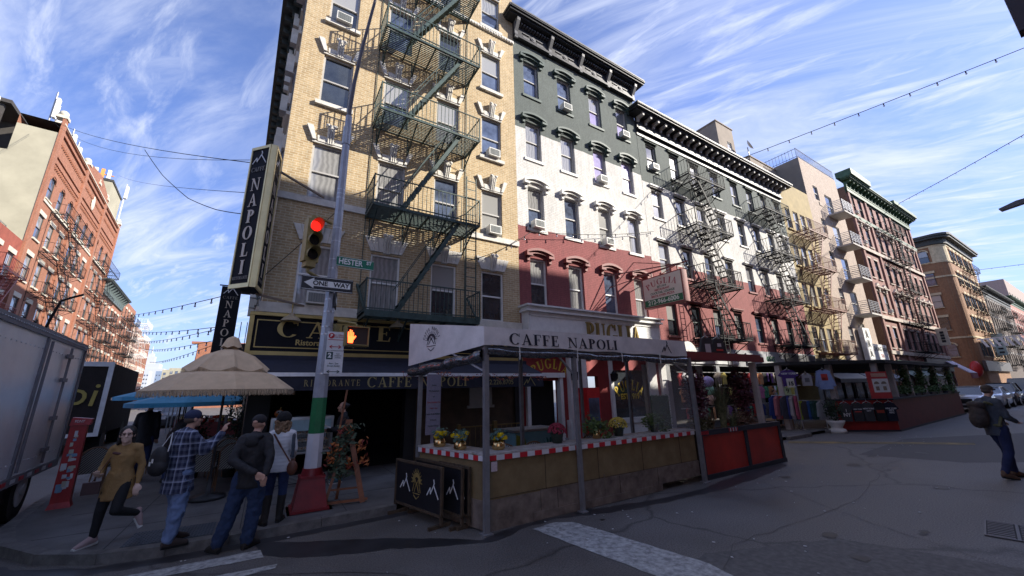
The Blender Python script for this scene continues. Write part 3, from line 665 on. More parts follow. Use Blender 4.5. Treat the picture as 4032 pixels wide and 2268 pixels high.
# ---------------------------------------------------------------- painted row house with arched hoods
GRN, WHT, RED = (.13, .155, .145), (.76, .75, .72), (.30, .085, .085)
pb = brick('green_white_red_painted_brick', 0, 0, 0, .21, .078, .01, bands=[(8.25, RED), (12.75, WHT), (25, GRN)], dirt=.24, bump=.5)
dgrn = mat('dark_green_trim', (.045, .075, .066), .6, var=.2); wtrim = mat('white_trim', (.62, .61, .58), .6, var=.12); rtrim = mat('dark_red_trim', (.20, .045, .04), .6, var=.2)
def trim(z): return rtrim if z < 8.1 else (wtrim if z < 12.6 else dgrn)
b = thing('apartment_building', 'narrow house painted green, white and red with curved window hoods and heavy black cornice', 'building', (7.5, D, 0))
cx = [.92, 2.82, 4.8, 6.72]; sl = [4.97, 8.2, 11.36, 14.52]; hh = [2.0, 1.85, 1.8, 1.82]; w = .8
mb = MB(); wallface(mb, 0, 7.78, 4.4, 18.2, [(x - w / 2, x + w / 2, s, s + h) for x in cx for s, h in zip(sl, hh)], .2); shell(mb, 7.78, 18.3, 15, 4.4)
mb.build('wall', [pb, roofm], b)
PAN = [[glass, curt, glassb, curt], [glassb, glassb, blind, curt], [curt, curt, glassp, glassp], [glassb, glassb, glassp, glassp]]
for j, x in enumerate(cx):
    for i, s in enumerate(sl):
        window(b, x, s, w, hh[i], framegrey if i else white, PAN[i][j], trim(s) if i else rtrim, 'arch', trim(s + hh[i] + .3), y=.05, sillw=.12)
blk = mat('cornice_black', (.020, .020, .023), .5, var=.3); gryl = mat('cornice_grey_edge', (.11, .11, .115), .5, var=.2)
cn = cornice(b, 0.0, 7.78, 17.35, 1.05, .62, blk, 1.9, .16, .9, frieze=.1, dentm=gryl)
mb = MB()
for k in range(4):
    x = .2 + k * 1.9
    for c_ in (.45, 1.2): mb.box(x + c_ - .18, x + c_ + .18, -.16, -.121, 17.45, 17.52); mb.box(x + c_ - .18, x + c_ + .18, -.16, -.121, 17.66, 17.72)
    mb.tube((x + .83, -.121, 17.58), (x + .83, -.18, 17.58), .13, n=12); mb.tube((x + .83, -.18, 17.58), (x + .83, -.2, 17.58), .07, n=10)
    for q in range(11): mb.box(x + .1 + q * .145, x + .17 + q * .145, -.3, -.121, 17.95, 18.03)
mb.box(-.4, 8.2, -.64, -.625, 18.34, 18.42)
mb.build('ornament', gryl, cn)
# storefront of the white house
b2 = b
mb = MB(); mb.box(.05, 7.2, -.42, 0, 3.55, 4.75); mb.box(-.05, 7.3, -.55, 0, 4.75, 4.83); mb.box(-.0, 7.25, -.5, 0, 4.83, 4.93); mb.box(-.1, 7.35, -.62, 0, 4.93, 4.99)
mb.box(.1, .14, -.45, -.42, 3.7, 4.65); mb.box(7.1, 7.14, -.45, -.42, 3.7, 4.65); mb.box(.1, 7.14, -.45, -.42, 4.6, 4.65)
mb.build('sign_board', white, b)
goldl = mat('gilded_letter', (.33, .24, .08), .35, metal=.5, var=.2)
serif('PUGLIA', .82, goldl, b, (4.28, -.43, 3.72), depth=.06, sp=.13, width=3.1, name='sign_lettering', T=.21)
redw = mat('red_storefront_paint', (.27, .03, .03), .55, var=.15)
mb = MB(); fr = [(1.2, 1.5, 0), ]
wallface(mb, 0, 7.78, SW, 3.55, [(.25, 1.6, SW, 2.35), (2.75, 3.6, SW, 2.5), (4.35, 6.55, .85, 2.75)], .2)
wallface(mb, 0, 7.78, 3.55, 4.4, [], .2)
mb.build('storefront', redw, b)
mb = MB(); mb.box(.12, .26, -.12, .1, SW, 2.45); mb.box(1.58, 1.72, -.12, .1, SW, 2.45); mb.box(.05, 1.8, -.16, .1, 2.45, 2.62); mb.box(1.9, 2.7, -.14, .02, SW, .95)
for x in (2.0, 2.42): mb.box(x, x + .42, -.2, .0, SW, 3.4)
mb.box(4.2, 4.36, -.1, .1, SW, 3.4); mb.box(6.54, 6.72, -.1, .1, SW, 3.4); mb.box(4.36, 6.54, -.1, .1, .66, .86); mb.box(4.36, 6.54, -.06, .1, SW, .66); mb.box(6.72, 7.1, -.05, .0, SW, 3.4)
for x in (7.35,): mb.box(x, x + .35, -.12, 0, SW, 3.5)
mb.build('storefront_trim', white, b)
MB().quad((4.36, .1, .86), (6.54, .1, .86), (6.54, .1, 2.75), (4.36, .1, 2.75)).build('shop_glass', glass, b); mb = MB(); mb.quad((.26, .3, SW), (1.58, .3, SW), (1.58, .3, 2.45), (.26, .3, 2.45)); mb.build('door', darkin, b); mb = MB(); mb.quad((2.75, .6, SW), (3.6, .6, SW), (3.6, .6, 2.5), (2.75, .6, 2.5))
mb.build('door_glass', glass, b)
yel = mat('yellow_sign_paint', (.62, .46, .05), .5, var=.1)
def arc(R, h0):
    return lambda x, z: ((R + z) * math.sin(x / R), (R + z) * math.cos(x / R) - R)
serif('PUGLIA', .42, yel, b, (5.45, .09, 1.95), sp=.22, width=1.5, fmap=arc(1.0, 0), name='window_lettering', T=.2, t=.09)
font('EST.1919', .3, yel, b, (5.45, .09, 1.68), bold=.012, name='window_lettering')
serif('PUGLIA', .36, yel, b, (1.25, -.005, 2.78), sp=.22, width=1.5, fmap=arc(1.1, 0), name='wall_lettering', T=.2, t=.09)
# ---------------------------------------------------------------- wide painted house with two fire escapes
b = thing('apartment_building', 'wide eight-window house painted green, white and red behind two black fire escapes', 'building', (15.3, D, 0))
cx = [1.05, 3.05, 5.0, 7.05, 9.3, 11.25, 13.15, 15.1]; sl = [4.4, 7.5, 10.5, 13.3]; hh = 1.6; w = .82
pb3 = brick('green_white_red_brick_wide', 0, 0, 0, .21, .078, .01, bands=[(8.1, (.33, .10, .095)), (12.5, WHT), (25, GRN)], dirt=.26, bump=.5)
mb = MB(); wallface(mb, 0, 15.9, 3.9, 16, [(x - w / 2, x + w / 2, s, s + hh) for x in cx for s in sl], .18); shell(mb, 15.9, 16.1, 16, 3.9)
mb.build('wall', [pb3, roofm], b)
for j, x in enumerate(cx):
    for i, s in enumerate(sl):
        window(b, x, s, w, hh, framegrey if i else dgrn, pick([glass, glassb, glass, blind, glassb, glass, curt], i * 3 + j * 2), trim(s), 'flat', trim(s + hh + .2), y=.04)
crm = mat('cornice_cream_edge', (.5, .48, .44), .6)
cn = cornice(b, 0.0, 15.9, 15.55, 1.0, .8, blk, .62, .13, .32, frieze=.35, dentm=crm)
MB().box(-.6, 16.5, -.815, -.8, 16.46, 16.52).box(-.55, 16.45, -.735, -.72, 16.34, 16.40).build('moulding', crm, cn)
for x0 in (17.8, 25.85): fire_escape(b, x0 - 15.3, x0 - 15.3 + 3.45, [4.3, 7.1, 10.15, 13.1], iron, 1.1, -1, step=.16, drop=(x0 - 15.3 + .9, 2.9, 7.2), slat=.1)
shopm = mat('shop_front_grey', (.30, .31, .32), .5, var=.1)
mb = MB(); mb.box(0, 15.9, -.05, .0, 3.0, 3.9, 0)
for x in (0, 4, 8, 12, 15.6): mb.box(x, x + .3, -.04, .1, SW, 3.0, 0)
mb.box(0, 15.9, 3, 3.1, SW, 3.0, 1); mb.box(0, 15.9, 0, 3.1, 2.98, 3.0, 1)
mb.build('storefront', [shopm, darkin], b)
mb = MB(); mb.box(.1, 6.1, -.12, -.05, 3.1, 3.75); mb.box(11.5, 15.7, -.12, -.05, 3.1, 3.8, 1); mb.box(7, 11.2, -.12, -.05, 3.1, 3.75, 2)
sg = mb.build('shop_sign_board', [mat('pale_grey_sign', (.55, .56, .57), .5), mat('charcoal_sign', (.06, .06, .065), .5), mat('grey_sign', (.33, .34, .36), .5)], b)
font('PIZZA & GIFTS', .4, redw, sg, (9.1, -.125, 3.42), name='sign_lettering') if 0 else None
font('GIFTS', .4, mat('letter_green', (.03, .2, .07), .5), sg, (9.6, -.125, 3.45), bold=.01, name='sign_lettering')
# ---------------------------------------------------------------- narrow ochre building
och = mat('ochre_render', (.33, .255, .12), .85, var=.2, scale=1.2, bump=.3, bscale=8)
b = thing('apartment_building', 'narrow ochre rendered building with a rust-brown fire escape', 'building', (31.2, D, 0))
cx = [.9, 2.2, 3.4, 4.6]; sl = [4.2, 7.4, 10.4, 13.3]; w = .8
mb = MB(); wallface(mb, 0, 5.5, 0, 17.4, [(x - w / 2, x + w / 2, s, s + 1.7) for x in cx for s in sl], .18); shell(mb, 5.5, 17.4, 14, 0); mb.build('wall', [och, roofm], b)
for j, x in enumerate(cx):
    for i, s in enumerate(sl): window(b, x, s, w, 1.7, framegrey, pick([glass, glassb, curt], i + j), och)
fire_escape(b, .8, 4.1, [4.0, 7.05, 10.1, 12.9], rustiron, 1.1, 1, step=.16, slat=.1)
# ---------------------------------------------------------------- pink balcony building
pnk = brick('pinkish_cream_brick', (.48, .37, .29), (.41, .31, .24), (.47, .40, .34), .22, .08, .012, dirt=.15)
b = thing('apartment_building', 'pinkish cream brick block with metal railed balconies up its right side', 'building', (36.7, D, 0))
W5 = 7.7; cx = [(2.15, .95, 1.35)]; sl = [5.0, 8.15, 11.35, 14.35, 17.45]
hs = [(1.7, 2.6, s, s + 1.35) for s in sl] + [(3.9, 5.4, s, s + 2.05) for s in (4.7, 7.45, 10.45, 13.45, 16.45)]
mb = MB(); wallface(mb, 0, W5, 0, 21, hs, .2); shell(mb, W5, 21, 14, 0, 2); mb.build('wall', [pnk, roofm, mat('grey_side_render', (.24, .215, .185), .9, var=.15, scale=.6)], b)
for s in sl: window(b, 2.15, s, .9, 1.35, framegrey, glass, None); MB().box(2.25, 2.85, -.04, 0, s - .45, s - .12).build('vent_grille', mat('vent_brown', (.2, .14, .1), .7), b)
for s in (4.7, 7.45, 10.45, 13.45, 16.45): window(b, 4.65, s, 1.5, 2.05, framegrey, pick([glass, glassb], int(s)), None)
for z in (7.3, 10.3, 13.3, 16.3):
    bl = MB().box(3.7, 5.9, -1.15, 0, z, z + .14).build('balcony_slab', mat('balcony_concrete', (.45, .43, .40), .8), b)
    mb = MB()
    for zz in (.3, .45, .6, .75, .9, 1.05):
        mb.bar((3.72, -1.12, z + zz + .1), (5.88, -1.12, z + zz + .1), .035); mb.bar((3.72, 0, z + zz + .1), (3.72, -1.12, z + zz + .1), .035); mb.bar((5.88, 0, z + zz + .1), (5.88, -1.12, z + zz + .1), .035)
    for x in (3.72, 4.4, 5.15, 5.88): mb.bar((x, -1.12, z + .1), (x, -1.12, z + 1.2), .045)
    mb.build('railing', steel, bl)
mb = MB()
for k in range(30): mb.bar((.1 + k * .26, .05, 21), (.1 + k * .26, .05, 22.0), .02)
for k in range(12): mb.bar((.05, .1 + k * .26, 21), (.05, .1 + k * .26, 22.0), .02)
for zz in (21.15, 21.9): mb.bar((.05, .05, zz), (7.6, .05, zz), .03); mb.bar((.05, .05, zz), (.05, 3.2, zz), .03)
mb.build('roof_railing', iron, b)
def shopfront(label, x0, x1, h, board, txt=None):
    t = thing('shop_unit', label, 'shop', (x0, D, 0)); w_ = x1 - x0; mb = MB(); mb.box(0, w_, -.06, -.003, SW, .6, 0); n_ = max(2, int(w_ / 1.6))
    for k in range(n_ + 1): xx = k * (w_ - .12) / n_; mb.box(xx, xx + .12, -.1, -.003, .6, h, 0)
    mb.build('frame', mat('shopfront_dark_frame', (.04, .038, .04), .6), t); MB().quad((0, -.02, .6), (w_, -.02, .6), (w_, -.02, h), (0, -.02, h)).build('shop_glass', mat('shop_dark_glass', (.02, .022, .025), .15, var=.6, scale=1.5), t)
    MB().box(0, w_, -.35, -.003, h, h + .75).build('sign_board', board, t)
    mb = MB(); mb.add([(0, -.1, h), (w_, -.1, h), (w_, -1.1, h - .6), (0, -1.1, h - .6)], [(0, 1, 2, 3)]); mb.quad((0, -1.1, h - .6), (w_, -1.1, h - .6), (w_, -1.1, h - .85), (0, -1.1, h - .85)); mb.build('awning', board, t)
    return t
shopfront('dark shop front with charcoal awning under the ochre building', 31.25, 36.6, 2.9, mat('charcoal_sign', (.06, .06, .065), .5))
shopfront('dark shop front with navy awning under the pinkish balcony building', 36.8, 44.3, 2.9, mat('navy_sign', (.03, .04, .07), .5))
shopfront('dark shop front with deep green awning under the green cornice building', 46.7, 56.5, 3.1, mat('green_sign', (.03, .08, .05), .5))
# ---------------------------------------------------------------- roof structures behind
rend = mat('brown_grey_render', (.27, .225, .18), .9, var=.15, scale=.8)
b = thing('roof_bulkhead', 'tall plain grey-brown stair tower with one small window above the wide painted house', 'building', (29.3, 14.0, 0))
mb = MB(); wallface(mb, 0, 2.5, 10, 23.5, [(1.3, 2.0, 20.9, 22)], .1); shell(mb, 2.5, 23.5, 2.1, 10); mb.box(-.06, 2.56, -.06, 2.2, 23.5, 23.6); mb.build('wall', [rend, roofm], b); window(b, 1.65, 20.9, .7, 1.1, white, curt)
b = thing('roof_bulkhead', 'lower grey-brown roof block between the stair tower and the pink building', 'building', (32.2, 13.2, 0))
mb = MB(); shell(mb, 6.4, 20.6, 2, 10); wallface(mb, 0, 6.4, 10, 20.6, []); mb.box(-.06, 6.46, -.06, 2.2, 20.6, 20.7); mb.build('wall', [rend, roofm], b)
t = thing('satellite_dish', 'small grey satellite dish on the low roof block beside the stair tower', 'dish', (32.4, 13.3, 20.7))
MB().tube((0, 0, 0), (0, 0, .9), .04).build('mast', steel, t); MB().lathe([(0, 0), (.25, .04), (.45, .14), (.46, .15), (.25, .06), (0, .02)], n=16).build('dish', mat('dish_grey', (.5, .5, .5), .5), t, (0, -.1, 1.0), (math.pi / 2.6, 0, .3))
# ---------------------------------------------------------------- brick building with the green cornice
grc = mat('cornice_green', (.05, .105, .055), .6, var=.3); rbr = brick('dusty_red_brick', (.36, .15, .125), (.29, .11, .09), (.36, .27, .23), .22, .08, .012, dirt=.25)
b = thing('apartment_building', 'long red brick tenement with carved stone window heads under a stepped green cornice', 'building', (46.6, D, 0))
cx = [1.4, 3.3, 6.6, 8.6, 10.6, 14.2, 16.2, 18.3]; sl = [5.0, 8.35, 11.7, 15.05, 18.3]; w = 1.0
mb = MB(); wallface(mb, 0, 20, 0, 21, [(x - w / 2, x + w / 2, s, s + 1.95) for x in cx for s in sl], .18); shell(mb, 20, 21, 18, 0, 2); mb.build('wall', [rbr, roofm, brick('brown_side_brick', (.25, .12, .07), (.2, .09, .05), (.3, .2, .15))], b)
stn = mat('weathered_stone', (.46, .40, .34), .85, var=.25, scale=3)
for j, x in enumerate(cx):
    for i, s in enumerate(sl): window(b, x, s, w, 1.95, mat('dark_frame', (.05, .05, .05), .6), pick([glass, glassb, glass, curt], i + j * 2), stn if i < 4 else None, 'ornate' if i in (1, 3) else 'thin', stn)
mb = MB()
for x in (0.15, 4.6, 12.2, 19.4): mb.box(x, x + .45, -.14, 0, 0, 21)
mb.build('pilaster', rbr, b)
for z, m2 in ((4.4, stn), (7.6, stn), (14.3, stn), (17.6, grc), (20.4, grc)): MB().box(-.05, 20.05, -.2, -.145, z, z + .28).box(-.05, 20.05, -.2, .0, z + .281, z + .33).build('stone_band', m2, b)
cornice(b, 0.0, 20, 20.9, .9, .8, grc, 1.0, .2, .5, dentm=grc)
MB().box(-.6, 4.8, -.95, .3, 21.8, 22.4).box(12, 20.6, -.95, .3, 21.8, 22.2).build('raised_cornice', grc, b)
fire_escape(b, 7.0, 11.4, [4.8, 7.6, 10.9, 14.3, 17.6], iron, 1.1, 1, step=.22, slat=.14)
MB().box(10, 20, -.2, -.0, 3.0, 4.3).box(0, 20, -.05, -.002, 0, 3.0).build('storefront', [mat('dark_shopfront', (.06, .055, .055), .5)], b)
# ---------------------------------------------------------------- rounded corner building over the cross street
obr = brick('orange_brown_brick', (.36, .17, .075), (.30, .13, .055), (.33, .22, .13), .22, .08, .012, dirt=.2)
buff = mat('buff_stone', (.55, .45, .28), .8, var=.2)
b = thing('apartment_building', 'orange-brown brick corner building with a rounded buff stone corner and dark cornice', 'building', (84.5, D, 0))
r_ = 1.6; pts = [(0, 14), (0, r_)] + [(r_ - r_ * math.cos(t), r_ - r_ * math.sin(t)) for t in (.26, .52, .79, 1.05, 1.31)] + [(r_, 0), (19, 0), (19, 14)]
mb = MB(); mb.zprism(pts, 0, 22.3); mb.build('wall', obr, b)
sc = lambda k: [((x - 9.5) * (1 + k / 9.5) + 9.5, (y - 7) * (1 + k / 7) + 7) for x, y in pts]
MB().zprism(sc(.95), 23.4, 23.75).zprism(sc(.8), 23.1, 23.4).zprism(sc(.25), 22.3, 23.1).build('cornice', mat('cornice_dark', (.04, .045, .04), .6), b)
mb = MB()
for z in (7.9, 17.1, 19.4, 22.0): mb.zprism(sc(.07), z, z + .25)
mb.zprism(sc(.03)[1:8], 19.65, 22.0); mb.zprism(sc(.03)[1:8], 8.2, 17.1) if 0 else None
mb.build('stone_band', buff, b)
FR = mat('dark_frame', (.05, .05, .05), .6)
for i, z in enumerate((5.3, 9.2, 12.6, 16.0, 19.6)):
    for y in (2.4, 6.0, 9.6):
        f = window(b, 0, z, 1.1, 1.9, FR, pick([glass, blind, glassb], i + int(y)), buff, 'archb' if i in (0, 4) else 'lintel', buff); f.location = (-.15, y, z); f.rotation_euler = (0, 0, -math.pi / 2)
    for x in (3, 5, 7.4, 9.4, 12, 14, 16.5):
        f = window(b, x, z, 1.0, 1.9, FR, pick([glass, glassb], i + int(x)), buff, 'lintel', buff); f.location = (x, -.15, z)
fire_escape(b, 8.0, 13, [4.8, 8.6, 12, 15.4, 18.9], iron, 1.2, 1, step=.3, slat=.2)
MB().box(0, 19, -.35, 0, 3.2, 4.6).build('storefront', mat('dark_shopfront', (.06, .055, .055), .5), b)
def plain_building(label, loc, w, h, depth, wm, cols, rows, ww, wh, z0=4.5, cor=None, fe=None, hood='lintel', hm=None, rot=0, pitch=None, frame=None, trimz=None, fes=None, side=None, z_bot=0, panes=None):
    b = thing('apartment_building', label, 'building', loc, rot); cx = [w * (k + .5) / cols for k in range(cols)]; pitch = pitch or (h - 1 - z0) / rows; sl = [z0 + k * pitch for k in range(rows)]
    mb = MB(); wallface(mb, 0, w, z_bot, h, [(x - ww / 2, x + ww / 2, s, s + wh) for x in cx for s in sl], .15); shell(mb, w, h, depth, z_bot, 2 if side else 0); mb.build('wall', [wm, roofm] + ([side] if side else []), b)
    for j, x in enumerate(cx):
        for i, s in enumerate(sl): window(b, x, s, ww, wh, frame or FR, pick(panes or [glass, glassb, glass, blind], i * 3 + j * 2), hm or stn, hood, hm or stn)
    if cor: cornice(b, 0, w, h - .5, 1.0, .8, cor, .9, .16, .4, dentm=cor)
    for f in (fes or []): fire_escape(b, *f[:2], sl and [s - .15 for s in sl], f[2], 1.1, f[3], step=.24, slat=.15)
    return b
plain_building('dark brick tenement with a green-black cornice right of the rounded corner building', (103.5, D, 0), 27, 17.2, 14, mat('dark_brick', (.10, .075, .065), .9, var=.3), 12, 4, 1, 1.8, cor=mat('cornice_dark', (.04, .045, .04), .6), hm=mat('grey_stone', (.2, .19, .18), .8), pitch=3.1, fes=[(4, 9, iron, 1), (16, 21, iron, 1)])  # wall is one very dark brick colour with random variation
plain_building('lower pink-red brick tenement farthest along the right of the street', (130.5, D, 0), 40, 18.5, 14, mat('rosy_brick', (.42, .20, .17), .9, var=.2), 16, 4, 1.1, 1.8, cor=grc, pitch=3.3, fes=[(6, 12, iron, 1)])
plain_building('big plain red brick block rising behind the far tenements', (155, 26, 0), 60, 31, 14, mat('red_block_brick', (.33, .11, .08), .9, var=.15), 12, 7, 3, 2, z0=8, pitch=3.2, hood=None)
plain_building('pale grey-brown block at the far end of the right street', (215, 18, 0), 80, 36, 20, mat('taupe_block', (.35, .28, .25), .9, var=.1), 14, 7, 2, 1.8, z0=8, pitch=3.6, hood=None)
plain_building('dark distant block closing the street end on the far right', (210, -12, 0), 40, 15, 18, mat('dark_brick', (.10, .075, .065), .9, var=.3), 12, 4, 1, 1.8, rot=0)
# ---------------------------------------------------------------- south side of the street, behind the camera
sb = brick('south_side_brick', (.30, .13, .10), (.25, .10, .08), (.3, .25, .22))
for i, (x0, w_, h_, lab) in enumerate([(1.5, 11, 20.8, 'red brick tenement on the south side, nearest the corner'), (12.5, 10, 20.9, 'red brick tenement on the south side, second from the corner'), (22.5, 9.0, 20.7, 'red brick tenement on the south side, third from the corner'), (31.5, 21, 16.2, 'low brick tenement on the south side, fourth from the corner'), (52.5, 22, 17.6, 'brick tenement on the south side, fifth from the corner'), (74.5, 40, 21.5, 'long brick tenement on the south side beyond the fifth')]):
    plain_building(lab, (x0 + w_, -3.9, 0), w_, h_, 13, sb, max(3, int(w_ / 2.2)), 5, .95, 1.7, cor=blk if i < 2 else None, rot=math.pi, pitch=3.1)
plain_building('brick corner tenement southwest of the crossing', (-12, -3.9, 0), 14, 19, 13, sb, 6, 5, .95, 1.7, rot=math.pi, pitch=3.1)
# ---------------------------------------------------------------- west side of the side street (local x runs up the street)
AW = rad(95.7)
def WS(s, out=0): return (-13.86 + s * math.cos(AW) + out * math.sin(AW), 11.4 + s * math.sin(AW) - out * math.cos(AW), 0)
redb = brick('bright_red_brick', (.39, .15, .085), (.33, .12, .065), (.40, .23, .16), .22, .08, .01, dirt=.2)
cream = mat('cream_stucco', (.36, .335, .25), .9, var=.12, scale=.5)
lint = mat('pale_stone_lintel', (.55, .51, .42), .8, var=.1)
b = thing('apartment_building', 'tall red brick building with arched top windows, an oval medallion and roof antennas', 'building', WS(31), AW - math.pi / 2 + math.pi / 2)
W6 = 26; cx = [1.9, 4.5, 7.1, 10.3, 13.0, 15.6, 18.3, 20.9, 23.6]; 
rows = [(4.3, 2.0), (7.7, 2.05), (11.1, 2.0), (14.5, 2.0)]; top = (17.95, 1.95)
mb = MB(); hs = [(x - .62, x + .62, s, s + h) for x in cx for s, h in rows + [top]]
wallface(mb, 0, W6, 0, 24.1, hs, .2)
mb.add([(0, 0, 0), (0, 0, 23.2), (0, 2.2, 23.2), (0, 2.2, 20.8), (0, 16, 18.6), (0, 16, 0)], [(0, 1, 2, 3, 4, 5)], 2); mb.quad((W6, 0, 0), (W6, 16, 0), (W6, 16, 24), (W6, 0, 24), 0)
mb.add([(0, 2.2, 20.8), (W6, 2.2, 20.8), (W6, 16, 18.6), (0, 16, 18.6)], [(0, 1, 2, 3)], 1); mb.quad((0, 2.2, 20.8), (0, 2.2, 24), (W6, 2.2, 24), (W6, 2.2, 20.8), 0); mb.quad((0, 0, 24.09), (W6, 0, 24.09), (W6, 2.2, 24.09), (0, 2.2, 24.09), 1)
mb.build('wall', [redb, roofm, cream], b)
for j, x in enumerate(cx):
    for i, (s, h) in enumerate(rows): window(b, x, s, 1.24, h, FR, pick([glass, glassb, curt, glass, blind], i * 2 + j * 3), lint, 'lintel', lint, sillw=.14)
    window(b, x, top[0], 1.24, top[1] + .0, FR, glassb, lint if j % 3 != 2 else lint, 'archb', redb)
mb = MB()
for x in (-.05, 8.2, 17.0, 25.4): mb.box(x, x + .6, -.18, 0, 3, 24.6)
for z in (20.9, 21.5, 23.4, 24.0): mb.box(0, W6, -.14 if z > 21.5 else -.1, 0, z, z + .22)
for k in range(70): mb.box(.2 + k * .37, .35 + k * .37, -.12, 0, 22.6, 22.9); mb.box(.2 + k * .37, .35 + k * .37, -.12, 0, 20.55, 20.75)
mb.prism([(8.2, 24.1), (17.6, 24.1), (17.0, 25.0), (12.9, 25.7), (8.8, 25.0)], -.15, .3)
mb.build('brick_relief', redb, b)
mb = MB()
for x in (.25, 8.5, 12.9, 17.3, 25.7): mb.box(x - .35, x + .35, -.25, .45, 24.6, 24.85); mb.ball((x, .1, 25.1), .3)
mb.box(0, W6, -.2, .4, 24.1, 24.2); mb.box(0, W6, -.08, 0, 17.55, 17.75)
mb.build('stone_coping', lint, b)
MB().lathe([(0, 0), (.5, 0), (.55, .06), (.42, .1), (0, .1)], n=20).build('oval_medallion', lint, b, (12.9, -.03, 22.3), (math.pi / 2, 0, 0)).scale = (1, 1.5, 1)
for x0, x1 in ((3.2, 12.0), (17.8, 27.0)): fire_escape(b, x0, x1, [3.9, 7.1, 10.5, 13.9, 17.4], iron, 1.1, -1, step=.3, slat=.16)
MB().box(0, W6, -.25, 0, 0, 4.0).build('storefront', mat('dark_shopfront', (.06, .055, .055), .5), b)
# antennas
am = mat('antenna_white', (.7, .7, .68), .5)
for i, (s, y, h) in enumerate([(32.6, 1.2, 3.0), (33.8, 1.2, 2.4), (37.4, 1.0, 2.4), (39.5, 1.0, 2.2), (42.5, 1.0, 2.0), (29.6, 3.2, 3.3), (30.4, 4.6, 3.3), (30.9, 6.6, 3.3)]):
    x_, y_, _ = WS(s, -y); t = thing('panel_antenna', ['white panel antenna, first behind the brick parapet', 'white panel antenna, second behind the brick parapet', 'white panel antenna, third behind the brick parapet', 'white panel antenna, fourth behind the brick parapet', 'white panel antenna nearest the oval medallion', 'thin whip-topped antenna nearest the parapet corner', 'white panel on a mast over the cream stucco wall, the middle one', 'white panel on a mast over the cream stucco wall, the outermost one'][i], 'antenna', (x_, y_, 21 if i > 4 else 24.1), AW, 'antennas on the red brick building')
    MB().tube((0, 0, 0), (0, 0, h + .6), .06).build('mast', steel, t); MB().box(-.2, .2, -.3, -.1, h - 1.9, h).build('panel', am, t)
# timber and steel roof terrace behind the parapet
t = thing('roof_pergola', 'dark roof shelter with equipment on top of the cream stucco wall', 'shelter', WS(31.0), AW)
mb = MB(); mb.box(-.5, 6, 2.6, 14, 24.4, 24.7)
for y in (3, 6, 9, 12.5): mb.box(-.2, .1, y, y + .2, 20, 24.4)
mb.box(-.3, -.1, 2.6, 14, 20.9, 21.2)
for k in range(40): mb.bar((-.25, 2.7 + k * .28, 21), (-.25, 2.7 + k * .28, 21.9), .03)
mb.bar((-.25, 2.7, 21.9), (-.25, 14, 21.9), .05); mb.build('frame', mat('dark_steelwork', (.05, .045, .04), .7), t)
MB().box(.15, 1.2, 4, 5.4, 21.0, 22.6).box(.15, 1.0, 7.0, 8.2, 21.0, 23).box(.2, 1.0, 9.5, 11, 21, 22.4).build('equipment_cabinet', am, t)
MB().box(2.6, 2.8, 3, 14, 20.4, 24.2).build('back_wall', mat('dark_steelwork', (.05, .045, .04), .7), t)
# cream tower behind right end
b = thing('roof_bulkhead', 'cream stucco tower block with white antennas behind the red brick parapet', 'building', WS(58.7, -2), AW)
mb = MB(); wallface(mb, 0, 6.5, 10, 31.3, []); shell(mb, 6.5, 31.3, 8, 10); mb.box(-.1, 6.6, -.1, 8.1, 31.3, 31.6, 1); mb.build('wall', [cream, roofm], b)
mb = MB()
for k in range(12): mb.box(-.2, .0, .3 + k * .65, .65 + k * .65, 31.6, 32.9, k % 3 == 1)
mb.box(-.05, .1, 0, 8, 32.1, 32.2, 1); mb.build('antenna_row', [am, mat('orange_paint', (.7, .3, .08), .6)], b)
MB().tube((6.3, -.3, 28), (6.3, -.3, 34), .08).box(6.0, 6.6, -.6, -.3, 31.6, 33.6).build('mast', am, b)
# nearer low red house
b = plain_building('low bright red painted house in front of the tall red brick building', WS(12), 19, 13.7, 12, brick('red_painted_brick', (.34, .085, .055), (.3, .075, .05), (.4, .12, .08)), 8, 3, 1.15, 1.8, z0=4.6, hm=lint, rot=AW, pitch=3.0, fes=[(13.5, 17.6, mat('red_iron', (.28, .06, .05), .5), 1)])
mb = MB(); 
for z in (14.2, 14.7): mb.bar((8, 1, z), (19, 1, z), .04)
for k in range(12): mb.bar((8 + k, 1, 13.7), (8 + k, 1, 14.7), .04)
mb.build('roof_railing', steel, b)
b = plain_building('red brick house with a heavy dark green cornice beyond the tall red building', WS(57), 14.5, 15.4, 12, redb, 6, 4, 1.1, 1.7, z0=3.6, hm=lint, rot=AW, pitch=3.0, fes=[(2, 6, iron, -1), (9, 13, iron, -1)])
cornice(b, 0, 14.5, 15.4, 1.7, .9, mat('cornice_slate_green', (.10, .13, .13), .6), 1.4, .3, 1.1, frieze=.1)
b = plain_building('taller orange brick house with plain parapet beyond the green cornice', WS(71.5), 13.5, 17.6, 12, redb, 5, 5, 1.0, 1.6, z0=3.6, hm=lint, rot=AW, pitch=2.8, fes=[(2, 6, iron, -1), (8, 12, iron, -1)])
b = plain_building('pale brick house hung with a white fire escape on the left street', WS(85), 13, 15.5, 12, brick('pale_red_brick', (.5, .28, .2), (.45, .24, .17), (.5, .4, .33)), 5, 4, 1.0, 1.6, z0=3.6, hm=lint, rot=AW, pitch=3.0)
fire_escape(b, 2, 11, [4, 7.0, 10, 13, 15.8], mat('white_iron', (.75, .75, .73), .5), 1.6, -1, step=.4, slat=.3)
MB_LAST = 0
b = plain_building('last red brick house before the far skyline on the left street', WS(98), 16, 14.8, 12, redb, 6, 4, 1.0, 1.6, z0=3.6, hm=lint, rot=AW, pitch=3.0)
